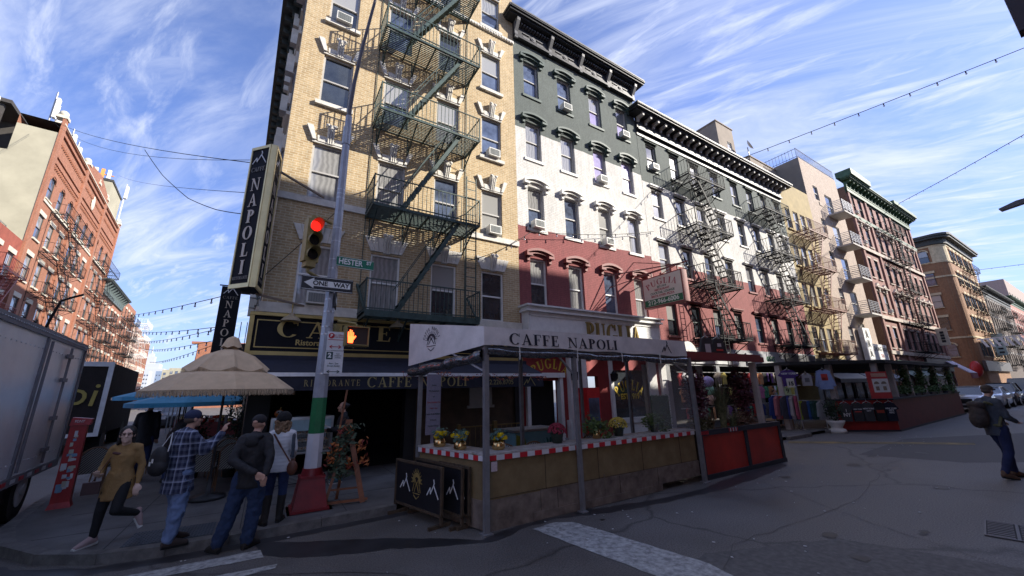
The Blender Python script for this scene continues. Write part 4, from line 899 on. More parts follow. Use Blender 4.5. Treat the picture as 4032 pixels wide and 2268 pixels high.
# far skyline
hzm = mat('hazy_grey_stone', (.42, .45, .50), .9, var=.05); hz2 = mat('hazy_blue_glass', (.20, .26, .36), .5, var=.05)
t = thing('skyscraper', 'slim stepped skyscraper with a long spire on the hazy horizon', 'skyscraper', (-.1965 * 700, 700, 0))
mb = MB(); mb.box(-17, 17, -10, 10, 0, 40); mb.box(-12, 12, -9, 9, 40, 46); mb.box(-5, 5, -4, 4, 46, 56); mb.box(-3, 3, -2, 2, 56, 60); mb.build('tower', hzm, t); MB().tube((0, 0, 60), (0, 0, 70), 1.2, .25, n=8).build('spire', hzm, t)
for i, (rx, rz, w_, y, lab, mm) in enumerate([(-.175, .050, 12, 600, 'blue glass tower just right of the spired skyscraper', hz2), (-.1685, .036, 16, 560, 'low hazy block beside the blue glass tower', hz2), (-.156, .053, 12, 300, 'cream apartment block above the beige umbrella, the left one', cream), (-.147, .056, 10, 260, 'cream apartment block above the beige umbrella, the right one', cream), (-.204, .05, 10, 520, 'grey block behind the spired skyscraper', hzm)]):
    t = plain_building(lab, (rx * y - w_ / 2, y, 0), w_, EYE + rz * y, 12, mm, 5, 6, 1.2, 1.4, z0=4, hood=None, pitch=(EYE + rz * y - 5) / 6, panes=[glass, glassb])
# east side of the side street beyond the cafe building
def ES(s): return (-.36 - 1.4 + (s - 26) * math.cos(AW), 11.4 + 26 + (s - 26), 0)
b = thing('apartment_building', 'red brick house beyond the cafe building on the right of the left street', 'building', (-8.6, 90, 0))
mb = MB(); wallface(mb, -3, 8, 0, 11.5, []); shell(mb, 8, 11.5, 40, 0); mb.add([(-3, 0, 0), (-3, 0, 11.5), (-9, 45, 11.5), (-9, 45, 0)], [(0, 1, 2, 3)]); mb.box(-4, 8, 0, 1, 11.5, 11.9); mb.build('wall', [redb, roofm], b)
# ================================================================ CORNER CAFE: shop front, awning, signs
woodd = mat('dark_brown_panelling', (.075, .05, .03), .6, var=.3, scale=3)
b = thing('cafe_front', 'open dark cafe front with brown panelled dining corner under the navy awning', 'shop front', (0, D, 0))
mb = MB(); mb.box(-.36, .12, 0, .3, SW, 4.1, 2); mb.box(3.45, 3.75, 0, .3, SW, 4.1, 2); mb.box(7.2, 7.5, 0, .3, SW, 4.1, 2); mb.box(-.36, 7.5, .02, .3, 2.75, 4.1, 2)
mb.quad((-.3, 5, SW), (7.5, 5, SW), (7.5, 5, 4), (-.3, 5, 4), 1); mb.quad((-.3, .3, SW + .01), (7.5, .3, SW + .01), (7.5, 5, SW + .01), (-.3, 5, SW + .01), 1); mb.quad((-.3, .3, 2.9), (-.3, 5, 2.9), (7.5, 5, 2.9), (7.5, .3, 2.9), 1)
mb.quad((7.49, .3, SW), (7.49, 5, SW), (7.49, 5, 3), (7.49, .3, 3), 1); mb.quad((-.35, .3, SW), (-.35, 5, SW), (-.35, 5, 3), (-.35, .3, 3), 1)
mb.box(3.75, 7.2, .06, .2, SW, 2.75, 0)
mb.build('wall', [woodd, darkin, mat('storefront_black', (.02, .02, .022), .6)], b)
brownb = brick('brown_side_wall_brick', (.20, .12, .075), (.15, .09, .055), (.24, .18, .13))
mb = MB(); wl = [Vector(SP(s, 0, 0)) for s in (0, 26)]
mb.quad((-.36, .02, 0), (-.36, .02, 4.2), (-.36 + wl[1].x, 26, 4.2), (-.36 + wl[1].x, 26, 0), 0); mb.build('side_wall', brownb, b)
for s0 in (1.2, 4.2, 7.2, 10.2, 13.2): mb = MB(); sbox(mb, s0, s0 + 1.7, 0, .05, .8, 2.8); mb.build('side_window', glass, b).location = (-.38, 0, 0)
MB().box(5.5, 6.3, -.0, .055, 1.6, 2.15).box(5.42, 6.38, -.01, .05, 1.52, 1.6).build('small_window', framegrey, b)
# fascia sign
t = thing('fascia_sign', 'long black cafe sign board with gold frame and big gold serif letters above the awning', 'sign', (0, D, 0))
MB().box(-.46, 7.35, -.16, 0, 3.1, 3.98).build('panel', mat('sign_black', (.010, .011, .016), .7, spec=.15), t)
mb = MB()
for a in ((-.56, 7.4, 3.98, 4.06), (-.56, 7.4, 3.0, 3.1)): mb.box(a[0], a[1], -.24, 0, a[2], a[3])
mb.box(-.56, -.46, -.22, 0, 3.1, 3.98); mb.box(-.4, 7.3, -.175, -.161, 3.86, 3.885); mb.box(-.4, 7.3, -.175, -.161, 3.19, 3.215); mb.box(-.4, -.375, -.175, -.161, 3.215, 3.86)
mb.build('frame', gold, t)
serif('CAFFE', .43, gold, t, (1.46, -.162, 3.47), width=2.85, sp=.3, depth=.02, T=.2, t=.05, name='large_lettering')
font('Ristorante  Lounge', .2, gold, t, (1.25, -.165, 3.34), bold=.004, name='small_lettering')
serif('NAPOLI', .43, gold, t, (5.2, -.162, 3.47), width=3.3, sp=.3, depth=.02, T=.2, t=.05, name='large_lettering')
# gooseneck lamp
for x in (.32, 3.0, 5.6):
    t = thing('gooseneck_lamp', ['beige barn lamp above the C of the gold cafe sign', 'beige barn lamp above the E of the gold cafe sign', 'beige barn lamp above the right part of the gold cafe sign'][(.32, 3.0, 5.6).index(x)], 'lamp', (x, D - .35, 3.9), 0, 'barn lamps over the cafe sign')
    MB().path([(0, .35, .35), (0, .1, .42), (0, 0, .3), (0, 0, .16)], .015).build('arm', gold, t)
    MB().lathe([(.05, .16), (.07, .1), (.17, .04), (.23, -.03), (.235, -.05)], n=18).lathe([(.0, .05), (.16, -.0), (.225, -.045)], n=18, mi=0).build('lamp_shade', mat('beige_enamel', (.34, .27, .17), .4), t)
# awning
t = thing('awning', 'navy fabric awning with a white front bar and gold cafe lettering over the open front', 'awning', (0, 0, 0))
MB().add([(-.36, D - .05, 2.98), (7.5, D - .05, 2.98), (7.5, 10.2, 2.55), (-.02, 10.2, 2.55)], [(0, 1, 2, 3)]).add([(-.36, D - .05, 2.98), (-.02, 10.2, 2.55), (-.36, D - .05, 2.4)], [(0, 1, 2)]).add([(7.5, D - .05, 2.98), (7.5, D - .05, 2.4), (7.5, 10.2, 2.55)], [(0, 1, 2)]).box(-.5, 7.5, D - .3, D - .06, 2.86, 3.0).build('canopy', navy, t)
MB().box(-.04, 7.52, 10.14, 10.21, 2.455, 2.54).build('front_bar', mat('white_bar', (.75, .76, .78), .3), t)
mb = MB(); 
for k in range(40): x = -.02 + k * .188; mb.quad((x, 10.16 + .008 * math.sin(k * 2), 2.14), (x + .188, 10.16 + .008 * math.sin((k + 1) * 2), 2.14), (x + .188, 10.17, 2.46), (x, 10.17, 2.46))
mb.build('valance', navy, t)
gl = mat('awning_gold_print', (.34, .28, .12), .7)
serif('CAFFE', .25, gl, t, (2.65, 10.15, 2.19), width=1.12, sp=.12, name='lettering'); serif('NAPOLI', .25, gl, t, (4.12, 10.15, 2.19), width=1.36, sp=.12, name='lettering')
serif('RISTORANTE', .145, gl, t, (1.32, 10.15, 2.23), width=1.22, sp=.3, name='small_lettering', T=.12)
font('212.226.8705', .2, gl, t, (5.85, 10.15, 2.28), sx=.95, name='phone_number')
strokes(MB(), PEAK, .022, 10.148, 10.155, sc=.33, ox=6.75, oz=2.2).build('peak_logo', gl, t)
strokes(MB(), [[(0, 0), (.1, .2), (0, .35), (.1, .55)], [(.2, 0), (.3, .2), (.2, .35), (.3, .55)]], .02, 10.148, 10.155, sc=.2, ox=.02, oz=2.3).build('steam_logo', gl, t)
# autumn garland hanging off the awning bar
mb = MB(); lm = [mat('autumn_leaf_orange', (.38, .12, .03), .7), mat('autumn_leaf_red', (.20, .03, .02), .7), mat('leaf_dull_green', (.055, .09, .04), .7)]
for k in range(260): x = random.uniform(2.9, 7.5); mb.leaf(Vector((x, 10.02 + random.uniform(-.05, .05), 2.45 + .06 * math.sin(x * 5) + random.uniform(-.06, .06))), .04, random.choice((0, 1, 1)))
tag(mb.build('leaf_garland', lm), 'thin autumn leaf garland hung along the right half of the awning bar', 'garland')
# corner blade sign
t = thing('blade_sign', 'tall black and gold illuminated corner sign of the cafe with vertical letters', 'sign', (0, 0, 0))
A0, N0, N1, B0 = (-1.03, 10.75), (-.62, 10.3), (-.5, 10.3), (-.39, 10.95)
MB().zprism([A0, N0, N1, B0, (-.55, 11.3)], 4.5, 8.16).build('body', mat('sign_black', (.010, .011, .016), .7, spec=.15), t)
mb = MB()
def seg(mb, p, q, z0, z1, w, off=.012):
    p, q = Vector(p), Vector(q); d = (q - p).normalized(); n_ = Vector((d.y, -d.x)) * off; poly = [tuple(p - d * .0 + n_), tuple(q + n_), tuple(q - n_), tuple(p - n_)]
    mb.zprism(poly, z0, z1)
def lerp2(p, q, t): return (p[0] + (q[0] - p[0]) * t, p[1] + (q[1] - p[1]) * t)
mb.zprism([lerp2(N0, N1, -.0), N1, (N1[0] + .003, N1[1] - .02), (N0[0], N0[1] - .02)], 4.46, 8.2)
seg(mb, A0, lerp2(A0, N0, .06), 4.46, 8.2, 1, .02); seg(mb, lerp2(A0, N0, .93), N0, 4.46, 8.2, 1, .02); seg(mb, A0, N0, 8.12, 8.2, 1, .021); seg(mb, A0, N0, 4.46, 4.56, 1, .021)
seg(mb, N1, lerp2(N1, B0, .1), 4.46, 8.2, 1, .02); seg(mb, lerp2(N1, B0, .92), B0, 4.46, 8.2, 1, .02); seg(mb, N1, B0, 8.12, 8.2, 1, .021); seg(mb, N1, B0, 4.46, 4.54, 1, .021)
mb.build('gold_trim', mat('bright_brass_trim', (.72, .60, .30), .35, metal=.3, var=.1), t)
angA = math.atan2(N0[1] - A0[1], N0[0] - A0[0]); mA = lerp2(A0, N0, .5); nA = Vector((math.sin(angA), -math.cos(angA)))
angB = math.atan2(B0[1] - N1[1], B0[0] - N1[0]); mB = lerp2(N1, B0, .5); nB = Vector((math.sin(angB), -math.cos(angB)))
pale = mat('pale_bronze_letter', (.55, .47, .38), .5)
for (mm, nn, an, wd) in ((mA, nA, angA, .34), (mB, nB, angB, .34)):
    P = (mm[0] + nn.x * .008, mm[1] + nn.y * .008)
    serif('NAPOLI', .34, pale, t, (P[0], P[1], 6.95), (0, 0, an), vertical=True, pitch=1.27, sx=.95, name='vertical_lettering', depth=.01, T=.22, t=.07)
    serif('CAFFE', .12, mat('dim_bronze_letter', (.2, .18, .16), .5), t, (P[0], P[1], 7.48), (0, 0, an), width=.42, name='small_lettering', depth=.01)
    serif('RISTORANTE', .075, mat('dim_bronze_letter', (.2, .18, .16), .5), t, (P[0], P[1], 4.66), (0, 0, an), width=.45, name='small_lettering', depth=.01)
    strokes(MB(), PEAK, .022, -.01, 0, sc=.34, ox=-.21, oz=7.72).build('peak_logo', mat('pale_letter', (.6, .6, .6), .5), t, (P[0], P[1], 0), an)
MB().bar((-.45, 11.0, 7.9), (.75, 11.32, 7.55), .05).bar((-.5, 10.95, 4.45), (.6, 11.33, 4.32), .05).build('wall_bracket', mat('brown_bracket', (.2, .15, .11), .6), t)
# second banner up the side street
t = thing('banner_sign', 'narrow black hanging banner with gold vertical letters on the side wall behind the corner sign', 'sign', (0, 13.0, 0))
MB().box(-1.39, -.94, -.03, .03, 3.12, 5.03).build('panel', mat('sign_black', (.010, .011, .016), .7, spec=.15), t)
MB().bar((-1.45, 0, 5.06), (-.4, 0, 5.06), .03).bar((-1.45, 0, 3.09), (-.4, 0, 3.09), .03).build('rod', iron, t)
serif('NAPOLI', .2, pale, t, (-1.165, -.032, 4.42), vertical=True, pitch=1.3, name='vertical_lettering'); serif('CAFFE', .075, mat('dim_bronze_letter', (.2, .18, .16), .5), t, (-1.165, -.032, 4.68), width=.34, name='small_lettering')
strokes(MB(), PEAK, .018, -.035, -.03, sc=.26, ox=-1.33, oz=4.82).build('peak_logo', mat('pale_letter', (.6, .6, .6), .5), t)
# blade sign of the next restaurant
t = thing('blade_sign', 'cream and red projecting restaurant sign with a green phone number strip', 'sign', (13.78, 0, 5.36))
MB().box(0, .34, 8.93, 10.93, 0, 1.34).build('box', mat('sign_maroon', (.22, .05, .045), .5, var=.15), t)
MB().box(-.012, 0, 8.99, 10.87, .05, 1.29).build('face', mat('cream_face', (.60, .55, .47), .4, var=.05), t)
MB().box(-.016, -.011, 9.0, 10.86, .06, .34).build('phone_strip', mat('sign_green', (.02, .14, .06), .5), t)
rr = (math.pi / 2, 0, -math.pi / 2); sr = mat('sign_red_letter', (.33, .04, .05), .5); sgn = mat('sign_green_letter', (.03, .12, .07), .5)
serif('PUGLIA', .26, sr, t, (-.014, 9.93, .93), (0, 0, -math.pi / 2), width=1.45, sp=.16, fmap=arc(1.6, 0), name='main_lettering', T=.18)
for s_, z_, m_, sz in (('EST.1919', .83, sgn, .12), ('RESTAURANT', .71, sr, .12), ('COCKTAIL LOUNGE', .58, sgn, .13), ('BRICK-OVEN PIZZA', .45, sr, .13)): font(s_, sz, m_, t, (-.014, 9.93, z_), rr, bold=.004, name='lettering')
font('212-966-6006', .27, mat('sign_pale_letter', (.65, .68, .6), .5), t, (-.019, 9.93, .2), rr, bold=.006, name='phone_number')
mb = MB(); mb.bar((.17, 8.7, 1.62), (.17, 11.4, 1.62), .05); mb.bar((.17, 8.9, 1.5), (.17, 11.4, 2.35), .03)
for y in (9.2, 10.5): mb.bar((.17, y, 1.3), (.17, y, 1.62), .05)
mb.bar((.17, 9.0, 1.62), (-1.8, 11.4, 1.4), .04); mb.bar((.17, 9.0, 1.62), (-1.6, 11.4, .9), .03); mb.bar((.17, 9.2, 1.62), (2.0, 11.4, 2.0), .03)
mb.build('bracket', mat('maroon_iron', (.16, .045, .04), .5), t)
# ================================================================ LAMP POST with signals and signs
PX, PY = .87, 8.28
t = thing('lamp_post', 'octagonal street lamp post painted red, white and green at the foot', 'lamp post', (PX, PY, SW))
mb = MB(); M45 = math.pi / 4
def oct8(mb, z0, z1, r0, r1, mi): mb.tube((0, 0, z0), (0, 0, z1), r0, r1, n=8, mi=mi, cap=False, rot=M45 / 2)
oct8(mb, .5, 1.24, .150, .138, 1); oct8(mb, 1.24, 1.87, .138, .130, 2); oct8(mb, 1.87, 3.6, .130, .102, 0); oct8(mb, 3.6, 8.1, .102, .072, 0)
mb.sm = [False] * len(mb.f)
for z in [2.3, 3.05, 3.2, 3.5, 3.75, 4.1, 4.4, 4.6, 5.0, 5.3, 6.0, 6.1, 6.2]: mb.tube((0, 0, z), (0, 0, z + .02), .153 - z * .0125 + .003 if z < 3.7 else .128 - z * .0067, n=8, mi=3, rot=M45 / 2)
mb.build('post', [mat('silver_post_paint', (.33, .34, .38), .4, metal=.35, var=.12, scale=8), mat('post_white', (.62, .58, .60), .5, var=.08), mat('post_green', (.012, .14, .045), .5, var=.25), mat('band_steel', (.45, .46, .5), .3, metal=.8)], t)
mb = MB(); q = [(.0, .27), (.28, .27), (.30, .24), (.30, 0)]
mb.add([(s * a, u * a, z) for z, a in ((0, .27), (.5, .195)) for s, u in ((-1, -1), (1, -1), (1, 1), (-1, 1))], [(0, 1, 5, 4), (1, 2, 6, 5), (2, 3, 7, 6), (3, 0, 4, 7), (4, 5, 6, 7)])
mb.box(-.205, .205, -.205, .205, .5, .54); mb.tube((0, 0, .54), (0, 0, .66), .185, .168, n=8, rot=M45 / 2); mb.box(-.3, .3, -.3, .3, -.0, .04)
mb.build('base', mat('base_dark_red', (.20, .010, .014), .45, var=.2, scale=5), t)
MB().box(-.34, .36, -.34, .34, -.05, .0).build('plinth', kerbm, t)
mb = MB(); pts = [Vector((-.0, 0, 7.7)), Vector((.0, -.02, 8.3)), Vector((.03, -.1, 9.0)), Vector((.12, -.25, 10.0)), Vector((.26, -.5, 11.2)), Vector((.42, -.9, 12.4)), Vector((.6, -1.6, 13.2))]
for k, (a, c) in enumerate(zip(pts, pts[1:])): mb.tube(a, c, .052 - k * .005, .047 - k * .005, n=8)
mb.build('mast_arm', mat('dark_mast', (.10, .09, .10), .45, metal=.3), t)
MB().tube((0, 0, 7.35), (0, 0, 7.8), .09, n=8).build('clamp', steel, t)
# traffic signal
sy = mat('signal_yellow', (.30, .235, .09), .5, var=.2, scale=9); dk = mat('signal_dark', (.02, .02, .018), .6)
t = thing('traffic_light', 'yellow traffic light showing red, fixed left of the lamp post', 'traffic light', (.42, 8.1, 4.56), rad(18)); t.scale = (.9, .9, .9)
MB().box(-.15, .15, -.08, .14, 0, .98).box(-.1, .1, -.08, .14, -.12, 0).box(-.1, .1, -.08, .14, .98, 1.06).build('housing', sy, t)
mb = MB()
mb.path([(.0, .05, 1.06), (.1, .1, 1.14), (.44, .15, 1.1)], .035, n=8); mb.path([(0, .05, -.1), (.0, .05, -.2), (.2, .1, -.26), (.42, .12, -.32)], .04, n=8); mb.build('bracket', sy, t)
for k, z in enumerate((.82, .49, .16)):
    mb = MB(); r = .13
    for j in range(20):
        a0, a1 = 2 * math.pi * j / 20, 2 * math.pi * (j + 1) / 20; l0 = .05 + .2 * max(0, (math.sin(a0) + .55)) / 1.55; l1 = .05 + .2 * max(0, (math.sin(a1) + .55)) / 1.55
        mb.quad((r * math.cos(a0), -.08, z + r * math.sin(a0)), (r * math.cos(a1), -.08, z + r * math.sin(a1)), (r * math.cos(a1), -.08 - l1, z + r * math.sin(a1)), (r * math.cos(a0), -.08 - l0, z + r * math.sin(a0)))
    v = mb.build('visor', sy, t)
    MB().tube((0, -.079, z), (0, -.09, z), .12, n=20).build('lens', mat('lens_red_lit', (.5, .01, .01), .4, emit=(1, .012, .008), estr=1.1, var=0) if k == 0 else mat('lens_off', (.012, .012, .012), .25), v)
# street name sign
t = thing('street_sign', 'green street name sign reading HESTER ST on the lamp post', 'sign', (1.28, 8.2, 4.59), rad(3))
MB().box(-.37, .37, -.008, .008, 0, .21).build('panel', mat('sign_street_green', (.01, .17, .10), .5), t); wl_ = mat('sign_white_letter', (.78, .80, .78), .5)
font('HESTER', .17, wl_, t, (-.10, -.01, .105), bold=.004, sx=.82, name='lettering'); font('ST', .10, wl_, t, (.27, -.01, .14), bold=.003, name='lettering')
MB().box(-.37, .37, -.011, -.0085, .005, .013).box(-.37, .37, -.011, -.0085, .197, .205).build('border', wl_, t)
# ONE WAY
t = thing('one_way_sign', 'black ONE WAY sign with a white arrow pointing left on the lamp post', 'sign', (.785, 8.07, 4.0), rad(0))
MB().box(-.46, .46, -.01, .01, 0, .28).build('panel', mat('sign_black_flat', (.015, .015, .018), .5), t)
MB().prism([(-.42, .14), (-.25, .245), (-.25, .2), (.41, .2), (.41, .08), (-.25, .08), (-.25, .035)], -.013, -.0105).build('arrow', wl_, t)
font('ONE   WAY', .125, mat('sign_black_flat', (.015, .015, .018), .5), t, (.06, -.0145, .14), bold=.004, name='lettering')
MB().box(-.45, .45, -.013, -.0105, .262, .27).box(-.45, .45, -.013, -.0105, .01, .018).build('border', wl_, t)
t = thing('one_way_sign', 'small one way sign seen edge-on facing down the side street, below the big arrow sign', 'sign', (.98, 8.28, 3.72), rad(80)); MB().box(-.2, .2, -.01, .01, 0, .3).build('panel', mat('sign_black_flat', (.015, .015, .018), .5), t); MB().box(-.16, .16, -.014, -.0105, .09, .21).build('arrow', wl_, t)
# pedestrian signal
t = thing('pedestrian_signal', 'yellow-framed pedestrian signal showing an orange raised hand', 'pedestrian signal', (1.40, 8.12, 2.95), rad(4))
MB().box(-.235, .235, -.06, .12, 0, .40).build('housing', sy, t)
mb = MB(); mb.box(-.215, .215, -.13, -.06, .37, .385); mb.box(-.215, .215, -.13, -.06, .015, .03); mb.box(-.215, -.2, -.13, -.06, .03, .37); mb.box(.2, .215, -.13, -.06, .03, .37); mb.build('hood', sy, t)
MB().box(-.2, .2, -.065, -.061, .03, .37).build('screen', mat('screen_dark', (.05, .038, .034), .3), t)
hd = MB(); hm = mat('led_orange_hand', (.6, .1, .02), .5, emit=(1, .09, .02), estr=3.0, var=0)
def H_(ps): hd.prism([(x * 1.0 - .115, z) for x, z in ps], -.072 - .0004 * len(hd.f) / 10, -.066)
H_([(-.05, .06), (.04, .06), (.06, .19), (-.06, .19)])
for k, (x, top) in enumerate(((-.052, .28), (-.022, .32), (.008, .31), (.036, .27))): H_([(x - .011, .18), (x + .012, .18), (x + .010, top), (x - .010, top)])
H_([(.045, .11), (.085, .17), (.095, .2), (.075, .205), (.045, .165)])
hd.build('raised_hand', hm, t)
MB().path([(-.35, .1, .5), (.0, .1, .47), (.0, .1, .38)], .03, n=8).bar((-.42, .1, .03), (-.2, .1, .05), .06).build('bracket', sy, t)
t = thing('pedestrian_signal', 'pedestrian signal seen from behind beside the post, yellow', 'pedestrian signal', (1.0, 8.5, 3.05), rad(70)); MB().box(-.15, .15, -.1, .1, 0, .36).box(-.12, .12, .1, .14, .03, .33).build('housing', sy, t)
# parking signs
t = thing('parking_sign', 'white and red parking rules sign on the lamp post, the upper one', 'sign', (1.03, 8.11, 2.86), rad(5))
MB().box(-.155, .155, -.006, .006, 0, .36).build('panel', mat('sign_white', (.72, .73, .75), .5), t); rs = mat('sign_red', (.45, .02, .03), .5)
mb = MB(); mb.box(-.14, .14, -.009, -.0065, .2, .21); mb.lathe([(.045, 0), (.05, 0), (.05, .002), (.045, .002)], c=(0, 0, 0), n=4) if 0 else None
strokes(mb, [[(-.09, .07), (.09, .07)], [(-.1, .07), (-.06, .1)], [(-.1, .07), (-.06, .04)], [(.1, .07), (.06, .1)], [(.1, .07), (.06, .04)]], .012, -.009, -.0065)
mb.prism([(.055 * math.cos(a) - .085, .055 * math.sin(a) + .28) for a in [k * math.pi / 8 for k in range(16)]], -.010, -.0065); mb.build('red_marks', rs, t)
font('P', .08, wl_, t, (-.085, -.011, .28), bold=.003, name='lettering'); font('8am - 8:30am\nExcept Sunday', .036, rs, t, (.045, -.008, .28), name='lettering', sx=.85)
t = thing('parking_sign', 'white two hour metered parking sign below the red one on the post', 'sign', (1.03, 8.10, 2.42), rad(5))
MB().box(-.16, .16, -.006, .006, 0, .43).build('panel', mat('sign_white', (.72, .73, .75), .5), t); dg = mat('sign_dark_green', (.03, .07, .07), .5)
mb = MB(); mb.box(-.145, -.03, -.009, -.0065, .27, .41); strokes(mb, [[(-.1, .04), (.1, .04)], [(-.11, .04), (-.07, .065)], [(-.11, .04), (-.07, .015)], [(.11, .04), (.07, .065)], [(.11, .04), (.07, .015)]], .012, -.009, -.0065); mb.build('dark_marks', dg, t)
font('2', .12, wl_, t, (-.088, -.011, .34), bold=.006, name='lettering'); font('hour\nmetered\nparking', .036, dg, t, (.06, -.008, .34), name='lettering'); font('8am - 7pm\nExcept Sunday', .045, dg, t, (0, -.008, .17), name='lettering', sx=.85)
# ================================================================ DINING SHED
post = mat('shed_post_grey', (.25, .25, .26), .45, metal=.4, var=.15, scale=6)
t = thing('dining_shed', 'open roadside dining shed with brown plywood walls and white lettered canopy', 'shed', (0, 0, 0))
ply = mat('mustard_painted_plywood', (.185, .130, .058), .8, var=.15, scale=3.2, bump=.3, col2=(.225, .165, .08), bscale=15); raw = mat('raw_grey_plywood', (.14, .108, .086), .85, col2=(.24, .19, .155), var=.3, scale=3.5, bump=.4, bscale=10)
FL, FR_, BL = Vector((3.03, 5.72)), Vector((8.42, 5.72)), Vector((2.56, 7.42))
sd = (BL - FL).normalized(); sn = Vector((sd.y, -sd.x))
def sprism(mb, t0, t1, i0, i1, z0, z1, mi=0):     # piece of the slanted left side
    a, c = FL + sd * t0, FL + sd * t1; mb.zprism([tuple(p)[:2] for p in (a + sn * i0, c + sn * i0, c + sn * i1, a + sn * i1)], z0, z1, mi)
sl_ = (BL - FL).length
mb = MB(); mb.box(3.03, 8.42, 5.72, 5.76, .42, 1.06, 0); mb.box(3.03, 8.42, 6.08, 6.12, .15, 1.06, 0); sprism(mb, .0, sl_, .04, .0, .42, 1.06, 0); sprism(mb, .3, sl_, .42, .38, .15, 1.06, 0)
mb.build('wall', ply, t)
mb = MB(); mb.box(3.03, 4.05, 5.70, 5.755, .0, .42); mb.box(4.06, 8.42, 5.695, 5.755, .13, .435); mb.box(3.9, 7.1, 5.68, 5.755, .01, .13); sprism(mb, 0, sl_, .045, -.01, .02, .42); mb.box(5.5, 5.52, 5.69, 5.70, .1, .5)
mb.build('kick_board', raw, t)
mb = MB()
for x in (4.18, 5.4, 6.62, 7.84): mb.box(x, x + .008, 5.714, 5.7195, .43, .98)
for x in (4.4, 5.9, 7.0): mb.box(x, x + .006, 5.689, 5.694, .13, .43)
mb.bar((3.06, 5.716, .445), (8.4, 5.716, .445), .006); mb.build('board_joints', mat('board_joint_dark', (.03, .022, .014), .9), t)  # thin dark lines along the plywood board joints
mb = MB(); mb.box(2.98, 8.44, 5.68, 6.14, 1.06, 1.09); sprism(mb, .3, sl_ + .04, .44, -.03, 1.062, 1.088); mb.build('counter_top', mat('counter_whitewash', (.42, .40, .38), .8, var=.3, scale=9), t)
mb = MB()
def tape(mb, f, n):
    for k in range(n): f(k / n, (k + 1) / n, k % 2)
tape(mb, lambda a, c, i: mb.box(3.06 + a * 5.32, 3.06 + c * 5.32 - .001, 5.672, 5.679, .985, 1.06, i), 36)
tape(mb, lambda a, c, i: sprism(mb, a * sl_, c * sl_ - .001, -.034, -.04, .985, 1.06, 1 - i), 15)
mb.build('reflective_tape', [mat('tape_red', (.52, .02, .03), .35), mat('tape_white', (.62, .62, .64), .35)], t)
def pst(x, y, z1, w=.07, z0=0): MB().box(x - w / 2, x + w / 2, y - w / 2, y + w / 2, z0, z1).box(x - w, x + w, y - w, y + w, z0, z0 + .02).build('post', post, t)
pst(3.0, 5.63, 2.8, .08); pst(4.86, 5.60, 2.75); pst(8.42, 5.60, 2.7, .08); pst(2.55, 7.5, 2.9, .07); pst(4.9, 7.5, 2.95); pst(6.7, 7.5, 2.95, .06); pst(8.42, 7.5, 2.9)
canv = mat('white_canopy_canvas', (.64, .60, .58), .7, var=.14, scale=2.5, bump=.6, bscale=4)
CFL, CFR, CBL = Vector((2.93, 5.55)), Vector((8.32, 5.55)), Vector((2.37, 7.76))
mb = MB()
nseg = 24
for k in range(nseg):
    a, c = k / nseg, (k + 1) / nseg; pa, pc = CFL.lerp(CFR, a), CFL.lerp(CFR, c)
    za, zc_ = 2.77 - .05 * a + .012 * math.sin(k * 1.1), 2.77 - .05 * c + .012 * math.sin((k + 1) * 1.1)
    mb.quad((pa.x, pa.y, za), (pc.x, pc.y, zc_), (pc.x, pc.y + .02, 3.08), (pa.x, pa.y + .02, 3.08))
mb.quad((CBL.x, CBL.y, 2.56), (CFL.x, CFL.y, 2.77), (CFL.x, CFL.y + .02, 3.08), (CBL.x, CBL.y, 3.42))
mb.quad((CFL.x, CFL.y + .03, 3.075), (CFR.x, CFR.y + .03, 3.075), (8.3, 7.8, 3.42), (CBL.x + .01, CBL.y, 3.415)); mb.quad((8.31, 5.56, 2.72), (8.3, 7.8, 2.9), (8.3, 7.8, 3.42), (8.31, 5.57, 3.07))
mb.build('canopy', canv, t)
mb = MB()
for x in (3.0, 4.86, 6.7, 8.3):
    mb.bar((x, 5.66, 2.74), (x, 7.7, 2.95), .035); mb.bar((x, 5.66, 2.98), (x, 7.7, 3.3), .03)
    mb.bar((x, 5.8, 2.75), (x, 6.4, 3.1), .02); mb.bar((x, 6.4, 3.1), (x, 7.0, 2.88), .02)
for y, z in ((5.66, 2.74), (7.7, 2.95), (6.6, 3.1), (6.6, 2.88)): mb.bar((3.0, y, z), (8.35, y, z), .03)
for k in range(8): mb.bar((3.0 + k * .67, 6.6, 2.88 if k % 2 else 3.1), (3.67 + k * .67, 6.6, 3.1 if k % 2 else 2.88), .018)
mb.bar((3.0, 5.64, 2.35), (2.72, 6.5, 2.74), .03); mb.bar((4.86, 5.62, 2.3), (4.45, 5.64, 2.72), .03); mb.bar((8.42, 5.62, 2.3), (7.6, 5.64, 2.7), .03)
mb.build('roof_truss', steel, t)
black_print = mat('canopy_black_print', (.012, .012, .025), .6)
serif('CAFFE', .195, black_print, t, (3.95, 5.545, 2.80), (-.05, 0, 0), width=1.08, sp=.1, T=.19); serif('NAPOLI', .195, black_print, t, (5.36, 5.545, 2.79), (-.05, 0, 0), width=1.30, sp=.1, T=.19)
strokes(MB(), PEAK, .018, 5.54, 5.546, sc=.25, ox=7.42, oz=2.80).build('peak_logo', black_print, t)
